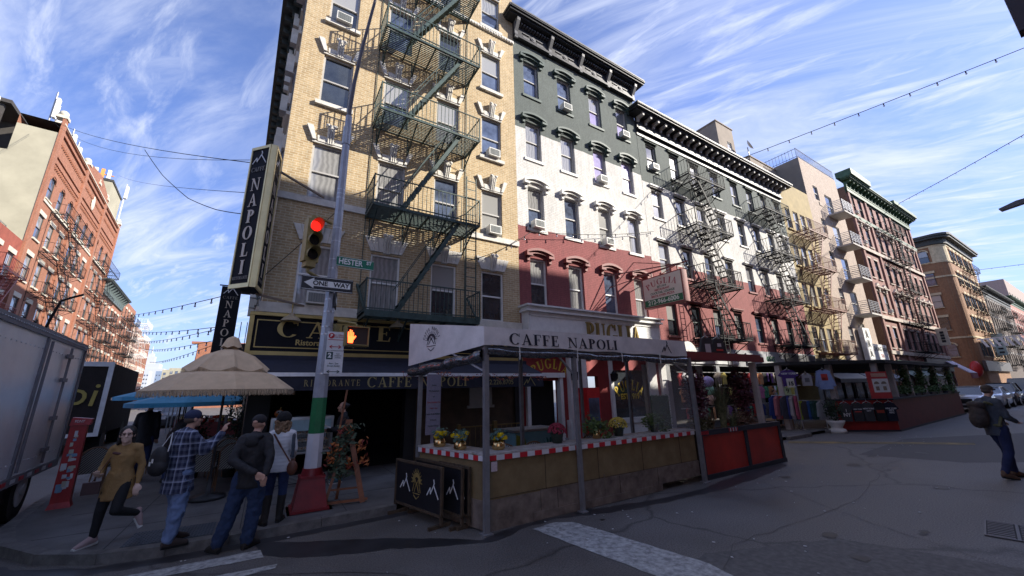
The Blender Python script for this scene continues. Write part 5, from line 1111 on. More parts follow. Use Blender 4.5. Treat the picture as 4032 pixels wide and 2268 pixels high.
# round logo on the slanted side
an = math.atan2(CFL.y - CBL.y, CFL.x - CBL.x); mid = CBL.lerp(CFL, .34)
lo_ = MB(); R = .15
for k in range(11):
    a = rad(10 + 160 * k / 10); lo_.prism([((R + .015) * math.cos(a - .05), (R + .015) * math.sin(a - .05)), ((R + .055) * math.cos(a), (R + .055) * math.sin(a)), ((R + .015) * math.cos(a + .05), (R + .015) * math.sin(a + .05))][::-1], -.004, -.001)
for p in ring(0, 0, R, R, 10, 170, .05, .05, 14): lo_.prism(p, -.004, -.001)
strokes(lo_, [[(-.14, -.06), (-.05, .1), (0, .03), (.06, .11), (.14, -.06)], [(-.08, -.05), (0, .06), (.09, -.05)], [(-.14, -.09), (.14, -.09)], [(-.1, -.13), (0, -.18), (.1, -.13)]], .012, -.005, -.001)
for i, ch in enumerate('CAFFE NAPOLI'):
    ps, w_ = glyph(ch); a = rad(170 - 160 * (i + .5) / 12)
    for p in ps: lo_.prism([tuple(Matrix.Rotation(a - math.pi / 2, 2) @ Vector(((x - w_ / 2) * .055, .222 + z * .06))) for x, z in p], -.004, -.001)
lo_.build('round_logo', black_print, t, (mid.x, mid.y, 2.98), an)
# rolled clear plastic side curtains
clear = mat('rolled_clear_vinyl', (.05, .052, .06), .12, var=.6, scale=14, bump=1.0, bscale=9, spec=1, coat=.6)
def roll(p, q, r, n=26, sag=.03):
    mb = MB(); p, q = Vector(p), Vector(q); prev = None
    for k in range(n + 1):
        s_ = k / n; c_ = p.lerp(q, s_) - Vector((0, 0, sag * math.sin(s_ * math.pi * 3) ** 2)); rk = r * (1 + .25 * math.sin(k * 1.9) * math.sin(k * .7))
        if prev: mb.tube(prev[0], c_, prev[1], rk, n=9, cap=False)
        prev = (c_, rk)
    return mb
roll((3.0, 5.6, 2.68), (8.3, 5.6, 2.64), .06).build('rolled_curtain', clear, t)
roll((2.95, 5.62, 2.62), (2.4, 7.7, 2.44), .09, 14).build('rolled_curtain', clear, t)
mb = MB()
for x in (3.6, 4.9, 6.1, 7.3): mb.box(x, x + .02, 5.53, 5.54, 2.55, 2.76)
mb.build('tie_strap', wtrim, t)
cv = mat('clear_vinyl_sheet', (.5, .5, .52), .15, var=0, alpha=.16)
MB().quad((7.0, 5.66, 1.1), (8.38, 5.66, 1.1), (8.38, 5.66, 2.6), (7.0, 5.66, 2.6)).quad((8.44, 5.7, 1.1), (8.44, 7.5, 1.1), (8.44, 7.5, 2.8), (8.44, 5.7, 2.8)).build('clear_curtain', cv, t)
MB().box(3.05, 8.35, 6.14, 7.45, .1, .15).build('floor_deck', mat('deck_wood', (.12, .09, .06), .8, var=.3), t)
MB().box(-.055, .055, -.004, 0, -.07, .07).build('pink_notice', mat('notice_paper', (.55, .45, .47), .6, var=.2, scale=60), t, (3.16, 5.668, .9))
# menu poster
t = thing('menu_poster', 'tall pale lavender menu poster at the edge of the open cafe front', 'poster', (3.36, 8.9, 0))
MB().box(-.17, .17, 0, .03, 1.1, 2.45).box(-.03, .03, .03, .06, .12, 2.45).box(-.2, .2, -.15, .2, .12, .15).build('panel', mat('poster_lavender', (.30, .28, .36), .6, var=.12, scale=20), t)
for i, (s_, c_) in enumerate([('Autism', dg), ('The Restaurant', dg), ('and', dg), ('Every October 31st', rs), ('11am - 7pm', rs), ('Hester St. & Mulberry', dg), ('Welcome', dg), ('Outdoor Dining', dg)]): font(s_, .05, c_, t, (0, -.003, 2.2 - i * .13), name='lettering', sx=.8)
# barrier panels
brf = mat('weathered_brown_frame', (.075, .05, .03), .7, var=.35, scale=8); bcan = mat('black_vinyl_panel', (.010, .010, .014), .5, var=.2)
def barrier(label, p, q, gl_=True):
    p, q = Vector(p), Vector(q); L_ = (q - p).length; a = math.atan2(q.y - p.y, q.x - p.x)
    t = thing('barrier_panel', label, 'barrier', (p.x, p.y, 0), a, 'black cafe barrier panels')
    MB().box(.03, L_ - .03, -.006, .006, .19, .84).build('panel', bcan, t)
    mb = MB(); mb.box(0, L_, -.02, .02, .84, .88); mb.box(0, L_, -.02, .02, .15, .19); mb.box(0, .04, -.02, .02, .05, .84); mb.box(L_ - .04, L_, -.02, .02, .05, .84)
    for x in (.08, L_ - .12): mb.box(x, x + .05, -.18, .22, .0, .05)
    mb.build('frame', brf, t)
    wp = mat('white_print', (.7, .7, .7), .5); sc_ = .25
    for x in ((.18, L_ - .42) if gl_ else (L_ - .45,)): strokes(MB(), PEAK, .020, -.011, -.007, sc=sc_, ox=x, oz=.42).build('peak_logo', wp, t)
    if gl_:
        g = MB(); c_ = L_ / 2 - .02
        for k in range(11):
            an_ = rad(0 + 180 * k / 10); f = lambda r, w_: (c_ + r * math.cos(an_ + w_) * .8, .56 + r * math.sin(an_ + w_)); g.prism([f(.17, -.08), f(.225, 0), f(.17, .08)][::-1], -.011, -.007)
        for pgn in ring(0, 0, .16, .16, 0, 180, .07, .07, 14): g.prism([(x * .8 + c_, z + .56) for x, z in pgn], -.011, -.007)
        strokes(g, [[(-.12, -.14), (-.05, .05), (0, -.03), (.06, .06), (.12, -.14)], [(-.06, -.14), (0, .0), (.07, -.14)], [(-.1, -.17), (.1, -.17)], [(-.08, -.2), (0, -.25), (.08, -.2)]], .012, -.012, -.007, ox=c_, oz=.56)
        g.build('sun_logo', gold, t)
barrier('black barrier panel with gold sun emblem, in front of the shed corner', (2.20, 7.62), (2.54, 6.22))
barrier('black barrier panel with one white peak mark, tucked behind the first', (2.52, 7.5), (2.80, 6.02), False)
barrier('bare black barrier panel against the shed side, the innermost', (2.62, 7.48), (2.90, 5.98), False)
# ---- flowers and pots on the shed counter
brass = mat('gold_metal_pot', (.75, .50, .22), .18, metal=1, var=.08); yrose = mat('yellow_rose', (.80, .60, .01), .6, var=.2, scale=30); euc = mat('eucalyptus_leaf', (.09, .16, .13), .7, var=.3, scale=20)
def rose(mb, c, r, mi):
    mb.ball(c, r * .55, n=8, mi=mi)
    for ringn, (rr, k_) in enumerate(((.55, 4), (.85, 6), (1.0, 7))):
        for k in range(k_):
            a = 2 * math.pi * k / k_ + ringn; d = Vector((math.cos(a), math.sin(a), 0)); u = Vector((0, 0, 1)); s_ = d.cross(u); cc = Vector(c) + d * r * rr * .75
            mb.add([cc - s_ * r * .5 - u * r * .6, cc + s_ * r * .5 - u * r * .6, cc + s_ * r * .42 + u * r * (.5 - ringn * .25) + d * r * .3, cc - s_ * r * .42 + u * r * (.5 - ringn * .25) + d * r * .3], [(0, 1, 2, 3)], mi)
def rose_pot(label, x, y, seed):
    random.seed(seed); t = thing('rose_pot', label, 'flower pot', (x, y, 1.09), random.random(), 'yellow roses in gold pots on the counter')
    MB().lathe([(0, 0), (.085, .0), (.115, .03), (.105, .09), (.085, .14), (.075, .14), (.08, .09), (0, .08)], n=18).build('pot', brass, t)
    mb = MB()
    for k in range(5): a = k * 1.3 + random.random() * .5; rr = random.uniform(.05, .13); rose(mb, (rr * math.cos(a), rr * math.sin(a), .21 + random.uniform(-.03, .05)), .056, 0)
    mb.build('roses', yrose, t)
    mb = MB().leaves((0, 0, .22), .19, .17, .12, 90, .042); mb.build('leaves', euc, t)
rose_pot('gold pot of yellow roses at the far left end of the counter', 2.78, 7.0, 1); rose_pot('gold pot of yellow roses between the far left pot and the corner post', 2.92, 6.42, 2); rose_pot('gold pot of yellow roses just right of the shed corner post', 3.42, 5.98, 3)
darkpot = mat('dark_green_plastic_pot', (.03, .045, .035), .5)
def mum(label, x, y, col, seed, r=.17):
    random.seed(seed); t = thing('potted_mum', label, 'flower pot', (x, y, 1.09))
    MB().lathe([(0, 0), (.085, 0), (.115, .16), (.12, .17), (.1, .17), (0, .15)], n=16).build('pot', darkpot, t)
    mb = MB()
    for k in range(300):
        a, ph = random.uniform(0, 6.28), random.uniform(-.15, 1.5); c_ = Vector((r * math.cos(a) * math.cos(ph), r * math.sin(a) * math.cos(ph), .2 + r * .85 * math.sin(ph)))
        mb.ball(c_, random.uniform(.014, .022), n=5)
    mb.build('blossoms', mat('petals_' + label.split()[1], col, .7, var=.3, scale=40), t)
    MB().leaves((0, 0, .22), r * .95, r * .95, .12, 120, .03).build('leaves', mat('mum_leaf', (.04, .07, .025), .7, var=.3), t)
mum('potted crimson chrysanthemum left of the middle shed post', 4.66, 5.96, (.30, .03, .06), 4, .16); mum('potted yellow chrysanthemum between two trailing ivy plants', 6.28, 5.98, (.62, .50, .10), 5, .18)
ivy = mat('ivy_leaf', (.05, .10, .03), .6, var=.4, scale=20, col2=(.14, .22, .05))
def ivyp(label, x, y, pm, seed, ph_=.15):
    random.seed(seed); t = thing('ivy_pot', label, 'potted plant', (x, y, 1.09)); MB().lathe([(0, 0), (.08, 0), (.095, ph_), (.085, ph_), (0, ph_ - .03)], n=16).build('pot', pm, t)
    MB().leaves((0, 0, .22), .36, .2, .18, 420, .042, shell=.1).leaves((.2, -.12, .03), .2, .08, .16, 110, .038, shell=.1).build('leaves', ivy, t)
ivyp('trailing green ivy in a gold pot right of the middle post', 5.66, 5.98, brass, 6); ivyp('trailing green ivy in a dark pot near the right shed post', 7.4, 5.98, darkpot, 7)
random.seed(11)
# dining chairs, tables and glasses glimpsed inside the shed
rat = wavemat('woven_rattan', (.02, .02, .02), (.30, .30, .27), 12, 'DIAGONAL', .6, 0.0); rfr = mat('rattan_frame_brown', (.16, .085, .04), .5, var=.3)
def bistro(label, x, y, rot, z=SW, grp='rattan bistro chairs', wv=rat, fr=rfr):
    t = thing('bistro_chair', label, 'chair', (x, y, z), rot, grp)
    def seat_(): return MB().box(-.21, .21, -.2, .22, .42, .46)
    place(cached(('seat', wv.name), seat_, wv), 'seat', t)
    def back_():
        mb = MB(); n = 10
        pts = [(-.21, .46)] + [(-.22 * math.cos(math.pi * k / n), .72 + .2 * math.sin(math.pi * k / n)) for k in range(n + 1)] + [(.21, .46)]
        return mb.prism(pts[::-1], .2, .215)
    place(cached(('backrest', wv.name), back_, wv), 'backrest', t)
    def fr_():
        mb = MB(); n = 10; pts = [(-.22, .21, .0), (-.22, .21, .72)] + [(-.23 * math.cos(math.pi * k / n), .21, .72 + .21 * math.sin(math.pi * k / n)) for k in range(n + 1)] + [(.22, .21, .72), (.22, .21, 0)]
        return mb.path(pts, .015)
    place(cached(('back_frame', fr.name), fr_, fr), 'back_frame', t)
    for s in (-1, 1): place(cached(('leg', s, fr.name), lambda: MB().tube((s * .2, -.19, .43), (s * .23, -.22, 0), .015), fr), 'leg', t)
    return t
blackw = wavemat('black_white_weave', (.01, .01, .01), (.5, .5, .48), 14, 'DIAGONAL', .6, 0.0)
bistro('checked black and white chair inside the shed left of the crimson flowers', 4.0, 6.75, 2.6, .15, 'chairs inside the dining shed', blackw); bistro('checked black and white chair just behind the crimson flowers', 4.55, 6.7, 2.9, .15, 'chairs inside the dining shed', blackw); bistro('checked black and white chair behind the gold-potted ivy', 6.1, 6.8, 2.9, .15, 'chairs inside the dining shed', blackw)
glm = mat('clear_glassware', (.8, .8, .82), .05, var=0, alpha=.35)
for i, x in enumerate((3.72, 5.2)):
    t = thing('dining_table', ['small table beside the rose pot inside the shed', 'small table behind the middle post inside the shed'][i], 'table', (x, 6.6, .15), 0, 'tables inside the shed'); MB().box(-.28, .28, -.28, .28, .72, .75).build('table_top', mat('table_dark', (.1, .08, .06), .5), t); MB().tube((0, 0, 0), (0, 0, .72), .03).box(-.2, .2, -.2, .2, 0, .02).build('pedestal', iron, t)
    for k in range(3): g = thing('wine_glass', ['wine glass nearest the rose pot', 'wine glass in the middle of the three by the roses', 'wine glass farthest from the rose pot', 'wine glass nearest the middle post', 'wine glass second from the middle post', 'wine glass third from the middle post'][i * 3 + k], 'glass', (x - .15 + k * .14, 6.5, .90), 0, 'wine glasses on the shed tables'); MB().lathe([(.03, 0), (.004, .005), (.004, .08), (.035, .12), (.03, .18)], n=10).build('bowl', glm, g)
# ice cream chest
t = thing('ice_cream_chest', 'pale blue chest painted with tropical leaves behind the shed', 'freezer', (5.75, 8.5, SW))
MB().zprism([(-.62, -.35), (.5, -.35), (.62, .35), (-.5, .35)], 0, .95).build('body', mat('chest_blue', (.16, .30, .34), .5, var=.1), t); MB().box(-.68, .66, -.4, .4, .95, 1.0).build('lid', aluminium, t)
mb = MB(); mb.prism([(-.6, 0), (-.2, 0), (-.35, .8), (-.6, .9)], -.36, -.352); mb.build('painted_shape', mat('paint_olive', (.2, .24, .04), .5), t)
mb = MB(); mb.prism([(-.25, .5), (-.05, .5), (-.02, .6), (-.28, .6)], -.358, -.352); mb.prism([(.05, .0), (.18, .0), (.18, .62), (.05, .62)], -.358, -.352); mb.build('painted_shape', mat('paint_navy', (.02, .03, .07), .5), t)
mb = MB()
for k in range(6): a = .4 + k * .45; mb.prism([(.35, .45), (.35 + .24 * math.cos(a) - .03 * math.sin(a), .45 + .3 * math.sin(a) + .03), (.35 + .28 * math.cos(a), .45 + .34 * math.sin(a)), (.35 + .24 * math.cos(a) + .03, .45 + .3 * math.sin(a) - .03)], -.358 - .0004 * k, -.352)
mb.build('painted_leaf', mat('paint_teal', (.01, .11, .10), .5), t); MB().prism([(-.3 + .12 * math.cos(a), .25 + .16 * math.sin(a)) for a in [k * .52 for k in range(12)]], -.359, -.352).build('painted_shape', mat('paint_maroon', (.2, .05, .06), .5), t)
t = thing('railing', 'low brass railing in front of the brown panelled dining corner', 'railing', (4.05, 9.0, SW)); mb = MB(); mb.bar((0, 0, 1.08), (1.8, 0, 1.08), .03)
for k in range(13): mb.tube((k * .15, 0, 0), (k * .15, 0, 1.08), .008)
mb.box(-.04, .04, -.04, .04, 0, 1.15); mb.box(.95, 1.05, -.05, .05, 0, 1.18); mb.build('rail', mat('aged_brass', (.22, .15, .06), .4, metal=.7), t)
t = thing('wall_lantern', 'black wall lantern on the white pilaster of the red storefront', 'lantern', (9.65, D - .25, 2.35))
MB().prism([(-.09, 0), (.09, 0), (.12, .3), (-.12, .3)], -.1, .1).build('cage', iron, t); MB().lathe([(.16, .3), (.05, .42), (0, .45)], n=4).build('cap', iron, t)
t = thing('wall_lantern', 'black wall lantern on the white frame left of the shop window', 'lantern', (11.8, D - .2, 2.3))
MB().prism([(-.09, 0), (.09, 0), (.12, .3), (-.12, .3)], -.1, .1).build('cage', iron, t); MB().lathe([(.16, .3), (.05, .42), (0, .45)], n=4).build('cap', iron, t)
t = thing('drinks_cooler', 'red drinks cooler standing by the restaurant door', 'cooler', (9.75, 10.6, SW)); MB().box(-.3, .3, -.3, .3, 0, 1.95).build('cabinet', mat('cooler_red', (.55, .02, .02), .35, coat=.3), t); MB().box(-.24, .24, -.315, -.3, .6, 1.6).build('door_glass', glassb, t)
t = thing('hedge_screen', 'square artificial hedge screen behind the right shed plants', 'hedge', (12.75, 10.0, SW)); MB().box(-.5, .5, -.12, .12, 0, 1.6).build('core', mat('hedge_core', (.02, .045, .015), .9), t)
mb = MB()
for k in range(900): mb.leaf(Vector((random.uniform(-.54, .54), random.choice((-.14, .14)) + random.uniform(-.02, .02), random.uniform(.02, 1.64))), .035)
for k in range(160): mb.leaf(Vector((random.choice((-.53, .53)), random.uniform(-.12, .12), random.uniform(0, 1.62))), .035)
mb.build('leaves', mat('hedge_leaf', (.05, .13, .035), .6, var=.3, scale=20), t)
def shrub(name, label, cat, loc, h, col, n=160, r=.25, pot=True):
    t = thing(name, label, cat, loc)
    if pot: MB().lathe([(0, 0), (.13, 0), (.17, .3), (.15, .3), (0, .27)], n=12).build('pot', mat('black_planter', (.03, .03, .03), .6), t)
    MB().leaves((0, 0, h * .62), r, r, h * .4, n, .05, shell=.2).build('leaves', mat('leaf_' + name, col, .7, var=.35, scale=15), t); MB().tube((0, 0, .2), (0, 0, h * .7), .012).build('stem', rfr, t); return t
shrub('potted_shrub', 'small potted shrub beside the red drinks cooler', 'plant', (9.35, 10.2, SW), 1.15, (.05, .09, .03))
# ================================================================ RED SHED, SHOPS, STREET
t = thing('planter_barrier', 'bright red panelled roadside planter shed with dark frame and thin red roof beam', 'shed', (0, 0, 0))
redp = mat('red_panel', (.40, .028, .014), .42, var=.3, scale=1.2); nvf = mat('dark_navy_frame', (.018, .02, .03), .6)
MB().box(8.62, 12.25, 5.70, 5.74, .1, .93).box(12.2, 12.24, 5.75, 7.3, .1, .93).build('panel', redp, t)
mb = MB(); mb.box(8.55, 12.32, 5.66, 5.74, .93, 1.04); mb.box(8.55, 12.34, 5.66, 5.74, 0, .1); mb.box(8.55, 8.66, 5.67, 5.74, .1, .93); mb.box(10.45, 10.58, 5.67, 5.74, .1, .93); mb.box(12.2, 12.32, 5.67, 5.74, .1, .93); mb.box(12.2, 12.3, 5.75, 7.3, 0, .1); mb.box(12.2, 12.3, 5.75, 7.3, .93, 1.04); mb.build('frame', nvf, t)
MB().box(8.66, 12.2, 5.76, 6.2, .1, 1.0).build('planting_box', mat('soil', (.05, .04, .03), .9), t)
mb = MB()
for k in range(7): mb.box(8.56 + k * .05, 8.585 + k * .05, 5.655, 5.659, .95, 1.03, 0); mb.box(9.75 + k * .06, 9.78 + k * .06, 5.655, 5.659, .95, 1.03, k % 2)
mb.build('reflective_tape', [MATS['tape_red'], MATS['tape_white']], t)
MB().box(8.36, 12.0, 5.62, 5.70, 2.66, 2.80).box(8.36, 12.0, 5.7, 7.6, 2.84, 2.87).box(8.36, 12.0, 5.7, 7.6, 2.80, 2.84).build('roof_beam', mat('dark_red_beam', (.22, .022, .02), .5), t)
for bx in ((11.55, 11.68, 5.72, 5.85, 1.0, 2.66), (11.5, 11.63, 7.3, 7.45, SW, 2.66), (8.9, 9.0, 7.3, 7.4, SW, 2.66)): MB().box(*bx).build('post', mat('grey_timber_post', (.42, .39, .37), .8, var=.15), t)
random.seed(21)
pur = mat('purple_foliage', (.10, .026, .038), .6, var=.5, scale=20)
for i, (x, z, r) in enumerate([(9.1, 1.95, .36), (11.2, 1.95, .38)]):
    t = thing('purple_shrub', ['tall purple-leaved shrub at the left end of the red planter', 'tall purple-leaved shrub at the right end of the red planter'][i], 'shrub', (x, 6.0, 1.0)); MB().tube((0, 0, 0), (0, 0, .8), .015).tube((0, 0, .3), (.15, .05, 1.0), .01).build('stem', rfr, t); MB().leaves((0, 0, .85), r, .28, .66, 1500, .058, shell=.1).build('leaves', pur, t)
grs = mat('grass_blade', (.10, .14, .06), .7, var=.4, scale=12, col2=(.26, .28, .16))
def grass(label, x, y, n, h, sp, mt=grs, z=1.0, w_=.008):
    t = MB()
    for k in range(n):
        a = random.uniform(0, 6.28); r0 = random.uniform(0, .08); l = h * random.uniform(.6, 1.1); o_ = sp * random.uniform(.1, 1); p = Vector((r0 * math.cos(a), r0 * math.sin(a), 0)); s_ = Vector((-math.sin(a), math.cos(a), 0)) * w_
        prev = p; 
        for j in range(1, 6):
            u = j / 5; q = p + Vector((math.cos(a) * o_ * u * u, math.sin(a) * o_ * u * u, l * (u - .35 * u * u * (o_ / sp)))); ww = (1 - u * .8); t.add([prev - s_ * (1 - (j - 1) * .16), prev + s_ * (1 - (j - 1) * .16), q + s_ * ww, q - s_ * ww], [(0, 1, 2, 3)]); prev = q
    return tag(t.build('ornamental_grass', mt, None, (x, y, z)), label, 'plant')
grass('tall green ornamental grass in the middle of the red planter', 10.15, 6.0, 240, 1.35, .4, w_=.013); grass('short pale arching grass left of the tall grass', 9.5, 5.95, 120, .5, .3, mat('dry_grass', (.22, .17, .11), .8)); grass('low green-grey grass at the foot of the tall grass', 10.4, 5.9, 110, .45, .35)
t = thing('mixed_flowers', 'low russet and purple flowers along the right of the red planter', 'plants', (11.1, 6.0, 1.0)); MB().leaves((0, 0, .14), .75, .22, .24, 900, .045, shell=.1).build('foliage', mat('russet_foliage', (.16, .07, .055), .8, var=.5, scale=25, col2=(.25, .16, .1)), t)
t = thing('mixed_flowers', 'low mixed dry flowers along the left of the red planter', 'plants', (9.1, 6.0, 1.0)); MB().leaves((0, 0, .12), .45, .22, .24, 700, .045, shell=.1).build('foliage', mat('mixed_foliage', (.14, .09, .05), .8, var=.5, scale=25, col2=(.1, .12, .04)), t)
# half-barrel awning ends beyond the canopy, above the red beam
for i, x in enumerate((12.6, 15.0)):
    t = thing('barrel_awning', ['white-ended grey barrel awning, the nearer one above the red roof beam', 'white-ended grey barrel awning, the farther one above the red roof beam'][i], 'awning', (x, 9.9, 3.28), 0, 'barrel awnings over the red restaurant')
    prof = [(.6 * math.cos(math.pi * k / 12), .62 * math.sin(math.pi * k / 12)) for k in range(13)]
    mb = MB()
    for (a, c) in zip(prof, prof[1:]): mb.quad((a[0], 0, a[1]), (c[0], 0, c[1]), (c[0], 1.45, c[1]), (a[0], 1.45, a[1]))
    mb.build('hood', mat('charcoal_vinyl', (.05, .05, .055), .5), t); MB().prism(prof[::-1], -.01, 0).build('end_panel', wtrim, t)
# ---- shed 2
t = thing('dining_shed', 'long dark-roofed roadside shed with maroon lower walls and hanging shirts', 'shed', (0, 0, 0))
mar = mat('maroon_panel', (.13, .022, .022), .6, var=.2); mar2 = mat('bright_maroon_panel', (.28, .015, .012), .5, var=.2)
c0, c1, c2 = (21.4, 7.4), (23.0, 5.95), (37.0, 6.35)
MB().zprism([c1, c2, (37.0, 6.42), (23.03, 6.03)], .05, 1.28).build('wall', mar, t); MB().zprism([c0, c1, (23.03, 6.03), (21.45, 7.47)], .05, 1.28).build('side_wall', mar2, t)
MB().zprism([(21.35, 7.4), (22.98, 5.9), (37.1, 6.3), (37.1, 6.9), (23.2, 6.5), (21.7, 7.9)], 1.28, 1.34).zprism([(21.36, 7.4), (22.99, 5.91), (37.1, 6.31), (37.1, 6.34), (23.0, 5.94), (21.4, 7.42)], 0, .07).build('counter', nvf, t)
MB().zprism([(19.5, 8.6), (19.7, 8.2), (23.2, 5.9), (38, 6.2), (38, 9.5), (19.5, 9.5)], 2.86, 3.0).zprism([(19.5, 9.5), (38, 9.5), (38, 9.55), (19.5, 9.55)], 2.6, 2.86).build('roof', mat('black_roof', (.025, .027, .028), .7), t)
for x, y in ((23.1, 6.3), (25.0, 6.3), (27.6, 6.35), (30.2, 6.4), (33, 6.45), (36.6, 6.5), (21.7, 7.5), (19.7, 8.7)): MB().box(x - .12, x + .12, y - .1, y + .1, 1.34 if x > 21 else SW, 2.86).build('post', MATS['grey_timber_post'], t)
random.seed(5)
for i, x in enumerate((26.3, 28.9, 31.6, 34.8)):
    p = thing('trailing_plant', ['leafy green planter between the first long shed posts', 'leafy green planter between the second and third long shed posts', 'leafy green planter between the third and fourth long shed posts', 'leafy green planter at the far end of the long shed'][i], 'plants', (x, 6.35, 1.34), 0, 'green planters along the long shed'); MB().leaves((0, 0, .2), 1.1, .2, .3, 700, .08, shell=.1).leaves((.9, 0, .8), .3, .25, .8, 320, .08, shell=.1).build('leaves', mat('shed_leaf', (.09, .16, .055), .7, var=.4), p); MB().box(-1.1, 1.1, -.15, .15, 0, .12).build('trough', nvf, p)
# shirts
SH = [(-.5, .0), (-.38, .0)]
def shirt(label, loc, rot, col, w_=.7, h_=.75, mark=None, txt=None, grp='shirts hung on the long shed', long_=False, sleeve=None):
    t = thing('shirt', label, 'shirt', loc, rot, grp); a = w_ / 2
    body = [(-a * .62, 0), (a * .62, 0), (a * .64, h_ * .7), (a * .62, h_ * .92), (a * .25, h_), (0, h_ * .93), (-a * .25, h_), (-a * .62, h_ * .92), (-a * .64, h_ * .7)]
    sl_z = h_ * (.12 if long_ else .58); x1 = a * (.95 if long_ else 1.05)
    mb = MB(); mb.prism(body, -.04, .04)
    mb.build('body', mat('cloth_%.2f_%.2f_%.2f' % col, col, .85, var=.15, bump=.4, bscale=6), t)
    mb = MB()
    for s in (-1, 1):
        p = [(s * a * .6, h_ * .91), (s * a * .63, h_ * .62), (s * (x1 - .12), sl_z), (s * x1, sl_z + .05)]; mb.prism(p if s < 0 else p[::-1], -.035, .035)
    sc_ = sleeve or col; mb.build('sleeve', mat('cloth_%.2f_%.2f_%.2f' % sc_, sc_, .85, var=.15, bump=.4, bscale=6), t)
    if mark:
        for (x0, x1_, z0, z1, c) in mark: MB().box(x0, x1_, -.046, -.041, z0, z1).build('print', mat('print_%.2f_%.2f' % (c[0], c[1]), c, .7), t)
    for i, (s_, z_, sz, c) in enumerate(txt or []): font(s_, sz, mat('print_%.2f_%.2f' % (c[0], c[1]), c, .7), t, (0, -.05, z_), bold=sz * .03, name='print')
    MB().path([(-.15, 0, h_ * .96), (0, 0, h_ + .05), (.15, 0, h_ * .96)], .008).path([(0, 0, h_ + .05), (0, 0, h_ + .12)], .006).build('hanger', wtrim, t); return t
Wt = (.6, .6, .6); Rd = (.5, .05, .04)
va = math.atan2(-7.8, 20.0) + math.pi / 2 - .35          # hung to face up the street towards the crossing
FA = rad(-42)
shirt('purple NEW YORK jersey with price card at the left corner of the long shed roof', (19.0, 8.05, 1.95), FA, (.06, .025, .16), .78, .68, [(-.13, .17, -.05, .32, (.6, .58, .48))], [('NEW YORK', .52, .11, Wt)])
font('15', .22, mat('print_black', (.02, .02, .02), .7), [o for o in COL.objects if o.name.startswith('shirt')][0], (.02, -.055, .1), bold=.01, name='print')
shirt('small grey raglan tee with dark sleeves hung between the purple and blue ones', (19.9, 7.75, 1.95), FA, (.30, .30, .31), .6, .5, [(-.09, .09, .15, .33, (.12, .12, .13))], sleeve=(.07, .03, .05))
shirt('light blue sweatshirt with a red square print hung from the long shed roof', (21.0, 7.5, 1.78), FA, (.22, .30, .52), .85, .85, [(-.13, .13, .38, .66, Rd), (-.1, .1, .40, .5, (.03, .03, .05))], long_=True)
sa = math.atan2(c1[1] - c0[1], c1[0] - c0[0])
def onside(tt): return (c0[0] + (c1[0] - c0[0]) * tt - .06 * math.cos(sa + math.pi / 2) * 1, c0[1] + (c1[1] - c0[1]) * tt - .08, .42)
for i, (tt, col, lab, tx, mk) in enumerate([(.10, (.05, .05, .052), 'charcoal tee printed NY, the leftmost on the maroon side wall', [('I', .45, .16, Wt), ('NY', .27, .2, Wt)], None), (.31, (.028, .028, .03), 'near-black tee with a red stripe print, second on the maroon side wall', [('NEW YORK', .5, .06, Wt)], [(-.13, .13, .38, .42, Rd)]), (.5, (.04, .04, .042), 'dark grey tee with white block lettering, third on the maroon side wall', [('NEW YORK', .52, .08, Wt), ('CITY', .43, .08, Wt)], None), (.70, (.008, .008, .01), 'black tee with a dull red print, fourth on the maroon side wall', None, [(-.14, .14, .34, .46, (.25, .03, .015))]), (.89, (.006, .007, .02), 'black tee with stacked white letters, nearest the shed corner', [('NEW YORK', .52, .08, Wt), ('CITY', .44, .09, Wt), ('NYC', .35, .09, Wt)], None)]):
    shirt(lab, onside(tt), sa, col, .58, .78, mk, tx)
for i, (x, lab) in enumerate(((10.9, 'charcoal sweatshirt with pale block print standing on the red roof beam'), (11.5, 'charcoal sweatshirt with red bar print standing on the red roof beam'))):
    shirt(lab, (x, 6.6, 2.88), rad(-12), (.045, .042, .042), .6, .56, [(-.1, .1, .08, .36, (.5, .5, .5))] if i == 0 else [(-.13, .13, .17, .23, Rd), (-.07, .08, .3, .4, Wt)], None, 'sweatshirts on the red roof beam', True)
# poster
t = thing('menu_board', 'red and white cafe menu poster leaning in the long shed opening', 'poster', (22.5, 6.12, 1.36), rad(-35)); MB().box(-.42, .42, -.02, .02, 0, 1.12).build('panel', mat('poster_red', (.45, .05, .05), .5), t); MB().box(-.26, .40, -.026, -.0205, .25, .82).build('paper', wtrim, t)
mb = MB()
for x in (-.1, .2):
    mb.prism([(x + .11 * math.cos(a), .6 + .11 * math.sin(a)) for a in [k * .4 for k in range(9)]], -.032, -.027); mb.box(x - .07, x + .07, -.032, -.027, .33, .5)
mb.build('pictures', mat('poster_food', (.4, .3, .2), .6, col2=(.15, .12, .1), var=.3, scale=30), t); MB().box(-.25, .36, -.026, -.0205, .9, 1.05).build('picture_band', mat('poster_tan', (.5, .3, .22), .6), t)
# urn with topiary
t = thing('urn_planter', 'pale stone urn with a dark clipped shrub at the shed corner', 'planter', (20.75, 7.35, 0)); MB().lathe([(0, 0), (.3, 0), (.32, .08), (.28, .16), (.2, .2), (.2, .24), (.3, .4), (.33, .5), (.27, .5), (.2, .4)], n=20).build('urn', offwhite, t)
MB().leaves((0, 0, .95), .36, .36, .5, 500, .06, shell=.2).build('shrub', mat('dark_topiary', (.02, .035, .015), .8, var=.4), t)
